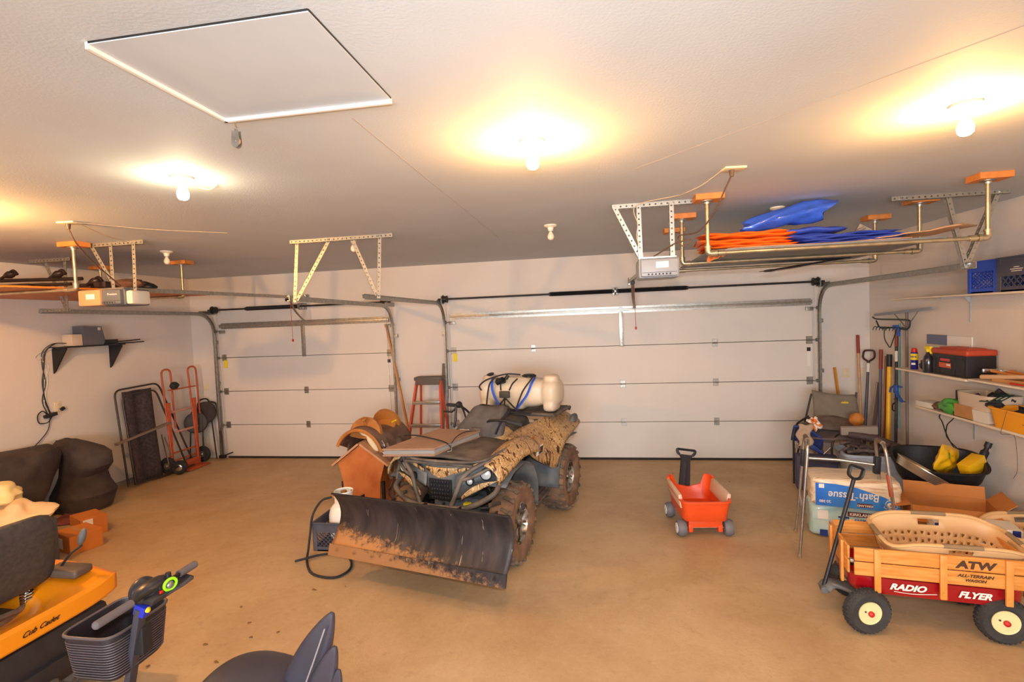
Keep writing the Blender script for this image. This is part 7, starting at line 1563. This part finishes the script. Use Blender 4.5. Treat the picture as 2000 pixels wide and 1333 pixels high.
g = MB(); g.box((-0.1235, 0.04, 0.095), (0.004, 0.16, 0.045)); sl = g.obj('small_label', mat('label_orange', 'd0582c', 0.5), TBX)
g = MB(); g.box((-0.1262, -0.01, 0.10), (0.001, 0.05, 0.018)); g.obj('label_print', M_PAPER, sl)
# hammers, tube and pliers at the near end
def stick(name, label, a, b, r, m_, cat, extra=None):
    t = thing(name, label, cat, a); g = MB(); g.cyl((0, 0, 0), Vector(b)-Vector(a), r, r*0.8, seg=12); g.obj('handle', m_, t)
    if extra: extra(t)
    return t
def ham(t):
    g = MB(); g.box((0, 0, 0.0), (0.03, 0.03, 0.11), bev=0.006); g.cyl((0, 0, -0.05), (0, 0, -0.02), 0.017, seg=12); g.xf(rotm(90, 0, 80).to_4x4()); g.obj('head', M_CHROME, t)
stick('hammer', 'hammer with a wooden handle lying behind the cardboard tube', (3.30, 4.93, 1.425), (3.34, 4.62, 1.40), 0.013, M_BLOCK, 'hammer', ham)
stick('hammer', 'second hammer with a wooden handle, nearer the wall', (3.38, 4.86, 1.425), (3.40, 4.55, 1.40), 0.013, M_BLOCK, 'hammer', ham)
stick('cardboard_tube', 'pale wooden club lying along the near middle shelf', (3.25, 4.95, 1.37), (3.27, 4.45, 1.425), 0.020, mat('pale_tube', 'dcb288', 0.6), 'club')
stick('pliers_handle', 'red-handled pliers lying at the front of the near middle shelf', (3.23, 4.62, 1.356), (3.24, 4.46, 1.356), 0.008, M_RED, 'pliers')
tag(MB().box((3.36, 4.66, 1.362), (0.20, 0.36, 0.03), rotm(0, 0, 6)).obj('flat_board', M_CARD, smooth=False), 'flat brown board under the hammers', 'board')
jg = thing('plastic_jug', 'large cloudy plastic jug at the right edge on the middle shelf', 'jug', (3.33, 4.28, 1.345))
g = MB(); g.lathe([(0.10, 0), (0.11, 0.01), (0.11, 0.20), (0.09, 0.26), (0.035, 0.31), (0.035, 0.33), (0.001, 0.332)], seg=32); g.obj('jug_body', mat('cloudy_plastic', 'd8c4a8', 0.4), jg)
g = MB(); g.box((-0.113, 0.0, 0.12), (0.003, 0.10, 0.10)); g.obj('paper_label', M_LENS, jg)
# lower shelf
tag(MB().box((3.29, 5.68, 1.01), (0.16, 0.22, 0.05), rotm(0, 0, 6), bev=0.003).obj('flat_carton', M_LENS), 'flat cream carton with papers at the far end of the lowest shelf', 'carton')
g = MB(); g.blob((3.27, 5.33, 1.045), (0.09, 0.15, 0.075), seg=4, amp=0.3, fr=2, seed=3); [setattr(v.co, 'z', max(0.987, v.co.z)) for v in g.bm.verts]; tag(g.obj('green_bag', mat('green_film', '4fa040', 0.4, var=0.15, scale=8, bump=0.4)), 'crumpled green plastic bag on the lowest shelf', 'bag')
g = MB(); g.blob((3.26, 5.52, 1.02), (0.05, 0.06, 0.04), seg=3, amp=0.4, seed=6); tag(g.obj('brown_glove', mat('brown_cloth', '6a4a38', 0.9)), 'small brown cloth bundle left of the green bag', 'cloth')
tag(MB().box((3.40, 5.36, 1.09), (0.12, 0.14, 0.20), bev=0.006).obj('black_charger', M_BLACK), 'small black charger box behind the green bag', 'charger')
g = MB(); rg = [sup(0.13, 0.19, 0, 32, 0.3), sup(0.14, 0.21, 0.23, 32, 0.3), sup(0.137, 0.207, 0.23, 32, 0.3), sup(0.127, 0.187, 0.01, 32, 0.3)]; g.loft(rg); g.xf(Matrix.Translation((3.34, 5.01, 0.987))); tag(g.obj('clear_bin', mat('frosted_plastic', 'cdb8a0', 0.4)), 'frosted plastic bin full of black tools on the lowest shelf', 'bin')
g = MB(); random.seed(8)
for k in range(14): g.box((3.28+random.uniform(-0.06, 0.10), 4.95+random.uniform(-0.16, 0.16), 1.17+random.uniform(-0.03, 0.06)), (random.uniform(0.03, 0.08), random.uniform(0.05, 0.14), random.uniform(0.02, 0.05)), (random.uniform(-40, 40), random.uniform(-40, 40), random.uniform(0, 180)), bev=0.006)
tag(g.obj('black_tools', mat('black_tools', '26262a', 0.5)), 'heap of small black tools and parts in the frosted bin', 'tools')
g = MB()
for k in range(5): g.beam((3.20, 4.68+k*0.05, 1.20-k*0.006), (3.30, 4.69+k*0.05, 1.25-k*0.006), 0.007, 0.007)
g.beam((3.20, 4.67, 1.20), (3.20, 4.90, 1.17), 0.01, 0.01); g.beam((3.30, 4.68, 1.25), (3.30, 4.90, 1.22), 0.01, 0.01); tag(g.obj('green_rack', mat('dark_green_plastic', '1e3a30', 0.5)), 'small dark green plastic grid on top of the yellow bin', 'grid')
cb3 = carton('cardboard_tray', 'open cardboard tray in front of the frosted bin', (3.245, 5.10, 0.987), 0, 0.10, 0.22, 0.115, material=M_CARD)
tag(MB().box((3.235, 4.90, 1.04), (0.07, 0.16, 0.10), rotm(0, -6, 4)).obj('paper_sack', M_LENS, smooth=False), 'small printed paper sack between the cardboard tray and yellow bin', 'sack')
YB_ = thing('parts_bin', 'bright yellow open parts bin on the lowest shelf', 'bin', (3.30, 4.54, 0.987))
g = MB(); g.loft([sup(0.11, 0.20, 0, 36, 0.2), sup(0.125, 0.235, 0.15, 36, 0.2), sup(0.137, 0.25, 0.15, 36, 0.2), sup(0.137, 0.25, 0.165, 36, 0.2), sup(0.12, 0.23, 0.165, 36, 0.2), sup(0.105, 0.195, 0.01, 36, 0.2)]); g.obj('bin_body', mat('bin_yellow', 'f0a018', 0.45), YB_)
g = MB(); g.blob((0, 0, 0.10), (0.10, 0.19, 0.07), seg=3, amp=0.6, fr=5, seed=4); g.obj('black_contents', M_BLACK, YB_)
g = MB(); g.tube(smooth_path([(3.24, 5.40, 1.03), (3.235, 5.48, 0.93), (3.30, 5.55, 0.86), (3.38, 5.62, 0.72), (3.42, 5.58, 0.60), (3.44, 5.50, 0.57)], 6), 0.005, 6); g.tube(smooth_path([(3.22, 5.28, 1.06), (3.20, 5.22, 0.97), (3.24, 5.38, 0.86), (3.36, 5.58, 0.70), (3.43, 5.56, 0.60)], 6), 0.005, 6)
tag(g.obj('hanging_cable', M_BLACKR), 'dark cable looping down from the green bag on the lowest shelf', 'cable')
g = MB(); g.tube(smooth_path([(3.158, 4.55, 1.15), (3.155, 4.58, 1.05), (3.165, 4.62, 0.955), (3.30, 4.75, 0.92), (3.44, 4.87, 0.86), (3.465, 4.88, 0.60), (3.465, 4.92, 0.50)], 6), 0.0018, 5); tag(g.obj('thin_wire', M_CORD), 'thin brown wire trailing down the wall from the yellow bin', 'wire')

# ------------------------------------------------------------ garden tools in the right corner
M_HND = mat('pale_handle', 'c99a74', 0.6, var=0.1, scale=10); M_YHND = mat('yellow_fibreglass', 'efb00c', 0.4); M_BRED = mat('brick_red_paint', '8e3424', 0.5)
def tool(name, label, a, b, r, m_, cat='garden tool', grip=None, band=None):
    t = thing(name, label, cat, a); d = Vector(b)-Vector(a); g = MB(); g.cyl((0, 0, 0), d, r, seg=12); g.obj('handle', m_, t)
    if grip: f, gm = grip; g = MB(); g.cyl(d*f, d*1.003, r*1.2, seg=12); g.obj('grip', gm, t)
    if band: f0, f1, gm = band; g = MB(); g.cyl(d*f0, d*f1, r*1.06, seg=12); g.obj('band', gm, t)
    return t
tool('wooden_handle', 'pale wooden tool handle with a dark red end leaning in the right corner', (3.235, 6.93, 0.02), (3.32, 7.20, 1.64), 0.016, M_HND, grip=(0.86, M_BRED))
dsp = tool('spade', 'spade with a D grip leaning in the right corner', (3.20, 6.85, 0.03), (3.385, 7.08, 1.31), 0.017, mat('slate_shaft', '55505a', 0.5), 'spade', band=(0.90, 0.985, M_WHITE))
dd = Vector((0.185, 0.23, 1.28)); u_ = dd.normalized(); g = MB(); s_ = Vector((1, -0.2, 0)).normalized()
g.tube(round_path([dd, dd+u_*0.05-s_*0.065, dd+u_*0.145-s_*0.055, dd+u_*0.145+s_*0.055, dd+u_*0.05+s_*0.065, dd], 0.03, 4), 0.012, 8); g.obj('d_grip', mat('dark_maroon', '42201e', 0.5), dsp)
g = MB(); g.grid(lambda u, v: (lerp(-0.1, 0.1, u)*(1-0.2*v), -0.02+0.03*math.sin(PI*u), lerp(0.26, 0.0, v)), 8, 8); g.obj('blade', M_DKSTEEL, dsp, solid=0.003)
tool('red_handle', 'short dark red handle leaning across the D grip of the spade', (3.30, 6.70, 0.03), (3.44, 6.90, 1.47), 0.017, mat('grey_shaft', '5a5a68', 0.5), grip=(0.84, M_BRED))
tool('yellow_pole', 'thick yellow fibreglass pole with a dark end leaning by the lower shelf', (3.32, 6.55, 0.02), (3.41, 6.66, 1.43), 0.024, M_YHND, grip=(0.90, M_BLACK))
tool('black_pole', 'black pole with a red and white end beside the yellow pole', (3.36, 6.46, 0.02), (3.43, 6.55, 1.74), 0.015, M_DKSTEEL, grip=(0.88, M_BRED), band=(0.78, 0.85, M_WHITE))
tag(MB().beam((3.14, 7.10, 0.02), (3.045, 7.21, 1.235), 0.02, 0.045, up=(0, -1, 0)).obj('yellow_stick', mat('mustard_wood', 'c98a1c', 0.6), smooth=False), 'flat mustard-yellow stick leaning on the back wall right of the wide door', 'stick')
tag(MB().beam((3.30, 6.60, 0.4), (3.44, 6.78, 1.40), 0.02, 0.06, up=(-1, -1, 0)).obj('brown_board', mat('brown_board', '8a5a3c', 0.7), smooth=False), 'narrow brown board behind the yellow pole', 'board')
tag(MB().beam((3.22, 6.72, 0.30), (3.42, 6.92, 1.06), 0.02, 0.13, up=(-1, -1, 0)).obj('taupe_board', mat('taupe_board', '8a7464', 0.7), smooth=False), 'wide taupe board leaning behind the camp chair', 'board')
# wall-hung rake
RK = thing('landscape_rake', 'long grey pole rake with a wide flat head standing against the right wall', 'rake', (3.44, 6.35, 0))
g = MB(); g.cyl((3.40, 6.31, 0.04), (3.43, 6.35, 1.93), 0.014, seg=12); g.obj('pole', mat('grey_brown_pole', '7a6a62', 0.5, 0.3), RK, world=True)
g = MB(); g.beam((3.40, 6.95, 1.90), (3.40, 5.85, 1.965), 0.02, 0.03, up=(0, 0, 1), bev=0.003); g.obj('head_bar', M_GREYP, RK, world=True)
g = MB(); g.tube([(3.42, 6.34, 1.75), (3.41, 6.12, 1.93)], 0.006, 6); g.tube([(3.42, 6.34, 1.75), (3.41, 6.55, 1.91)], 0.006, 6); g.obj('brace', M_STEEL, RK, world=True)
BR = thing('bow_rake', 'dark green bow rake head hanging beside the long grey pole', 'rake', (3.38, 6.7, 1.6))
g = MB(); g.tube(smooth_path([(3.38, 6.96, 1.875), (3.38, 6.84, 1.85), (3.38, 6.30, 1.845), (3.38, 6.20, 1.82), (3.38, 6.26, 1.74), (3.38, 6.50, 1.755), (3.38, 6.78, 1.745), (3.38, 6.88, 1.83)], 6), 0.009, 8)
for k in range(9): g.tube(smooth_path([(3.38, 6.84-k*0.07, 1.75), (3.34, 6.84-k*0.07, 1.76), (3.32, 6.84-k*0.07, 1.72)], 4), 0.005, 6)
g.tube(smooth_path([(3.38, 6.70, 1.75), (3.38, 6.70, 1.62), (3.39, 6.62, 1.52)], 5), 0.006, 6); g.tube(smooth_path([(3.38, 6.44, 1.75), (3.38, 6.52, 1.62), (3.39, 6.60, 1.52)], 5), 0.006, 6); g.obj('head', mat('dark_green_steel', '2c3a34', 0.5), BR, world=True)
tool('green_pole', 'thin green pole with blue clamps against the right wall', (3.40, 6.46, 0.60), (3.42, 6.47, 1.80), 0.011, mat('teal_pole', '5e8484', 0.4))
CLM = thing('bar_clamp', 'blue pistol-grip clamp hanging on the thin green pole', 'clamp', (3.37, 6.47, 1.0)); M_CB = mat('clamp_blue', '2c56a8', 0.45)
g = MB(); g.box((3.37, 6.46, 1.05), (0.03, 0.06, 0.10), bev=0.01); g.tube([(3.37, 6.47, 1.05), (3.36, 6.40, 0.98), (3.36, 6.32, 0.93)], 0.016, 8); g.tube([(3.37, 6.44, 1.08), (3.37, 6.34, 1.09)], 0.009, 8); g.tube([(3.37, 6.5, 1.08), (3.37, 6.56, 1.05), (3.37, 6.58, 1.0)], 0.010, 8); g.obj('body', M_CB, CLM, world=True)
CLM2 = thing('bar_clamp', 'small blue clamp jaw at the top of the thin green pole', 'clamp', (3.37, 6.47, 1.75)); g = MB(); g.box((3.37, 6.45, 1.76), (0.03, 0.09, 0.05), bev=0.008); g.box((3.37, 6.40, 1.71), (0.025, 0.03, 0.10), bev=0.006); g.obj('jaw', M_CB, CLM2, world=True)
g = MB(); g.tube(smooth_path([(3.40, 6.50, 0.90), (3.38, 6.54, 0.86), (3.38, 6.55, 0.80), (3.38, 6.52, 0.79)], 5), 0.008, 8); g.tube([(3.40, 6.56, 0.92), (3.41, 6.36, 0.92)], 0.005, 6); tag(g.obj('wall_hook', M_BLACK), 'small dark curled hook on the right wall below the blue clamp', 'hook')
g = MB(); g.cyl((3.47, 4.76, 1.93), (3.46, 4.77, 1.66), 0.012, seg=8); tag(g.obj('hanging_rod', M_DKSTEEL), 'short dark rod hanging on the wall below the top shelf at the right edge', 'rod')
# litter on the floor
M_LEAF = mat('dry_leaf', '8a5a30', 0.8); random.seed(11)
spots = [(-2.42, 3.10), (-2.30, 2.95), (-2.15, 3.02), (-2.55, 2.85), (-2.75, 2.62), (-2.05, 2.80), (-2.20, 3.55), (-1.98, 3.62), (-1.70, 2.55), (-2.62, 3.28), (-2.0, 4.02), (0.9, 6.6), (1.5, 6.3), (-2.35, 2.70)]
for i, (x, y) in enumerate(spots):
    g = MB(); a = random.uniform(0, PI); s = random.uniform(0.010, 0.020)
    g.grid(lambda u, v: (x+math.cos(a)*lerp(-s, s, u)-math.sin(a)*lerp(-s*0.5, s*0.5, v)*math.sin(PI*(0.1+0.8*u)), y+math.sin(a)*lerp(-s, s, u)+math.cos(a)*lerp(-s*0.5, s*0.5, v)*math.sin(PI*(0.1+0.8*u)), 0.003+0.006*abs(v-0.5)+0.004*math.sin(u*5)), 6, 4)
    tag(g.obj('dry_leaf', M_LEAF, solid=0.001), 'small dry brown leaf scrap lying on the concrete floor', 'leaf', 'dry leaf scraps on the floor')
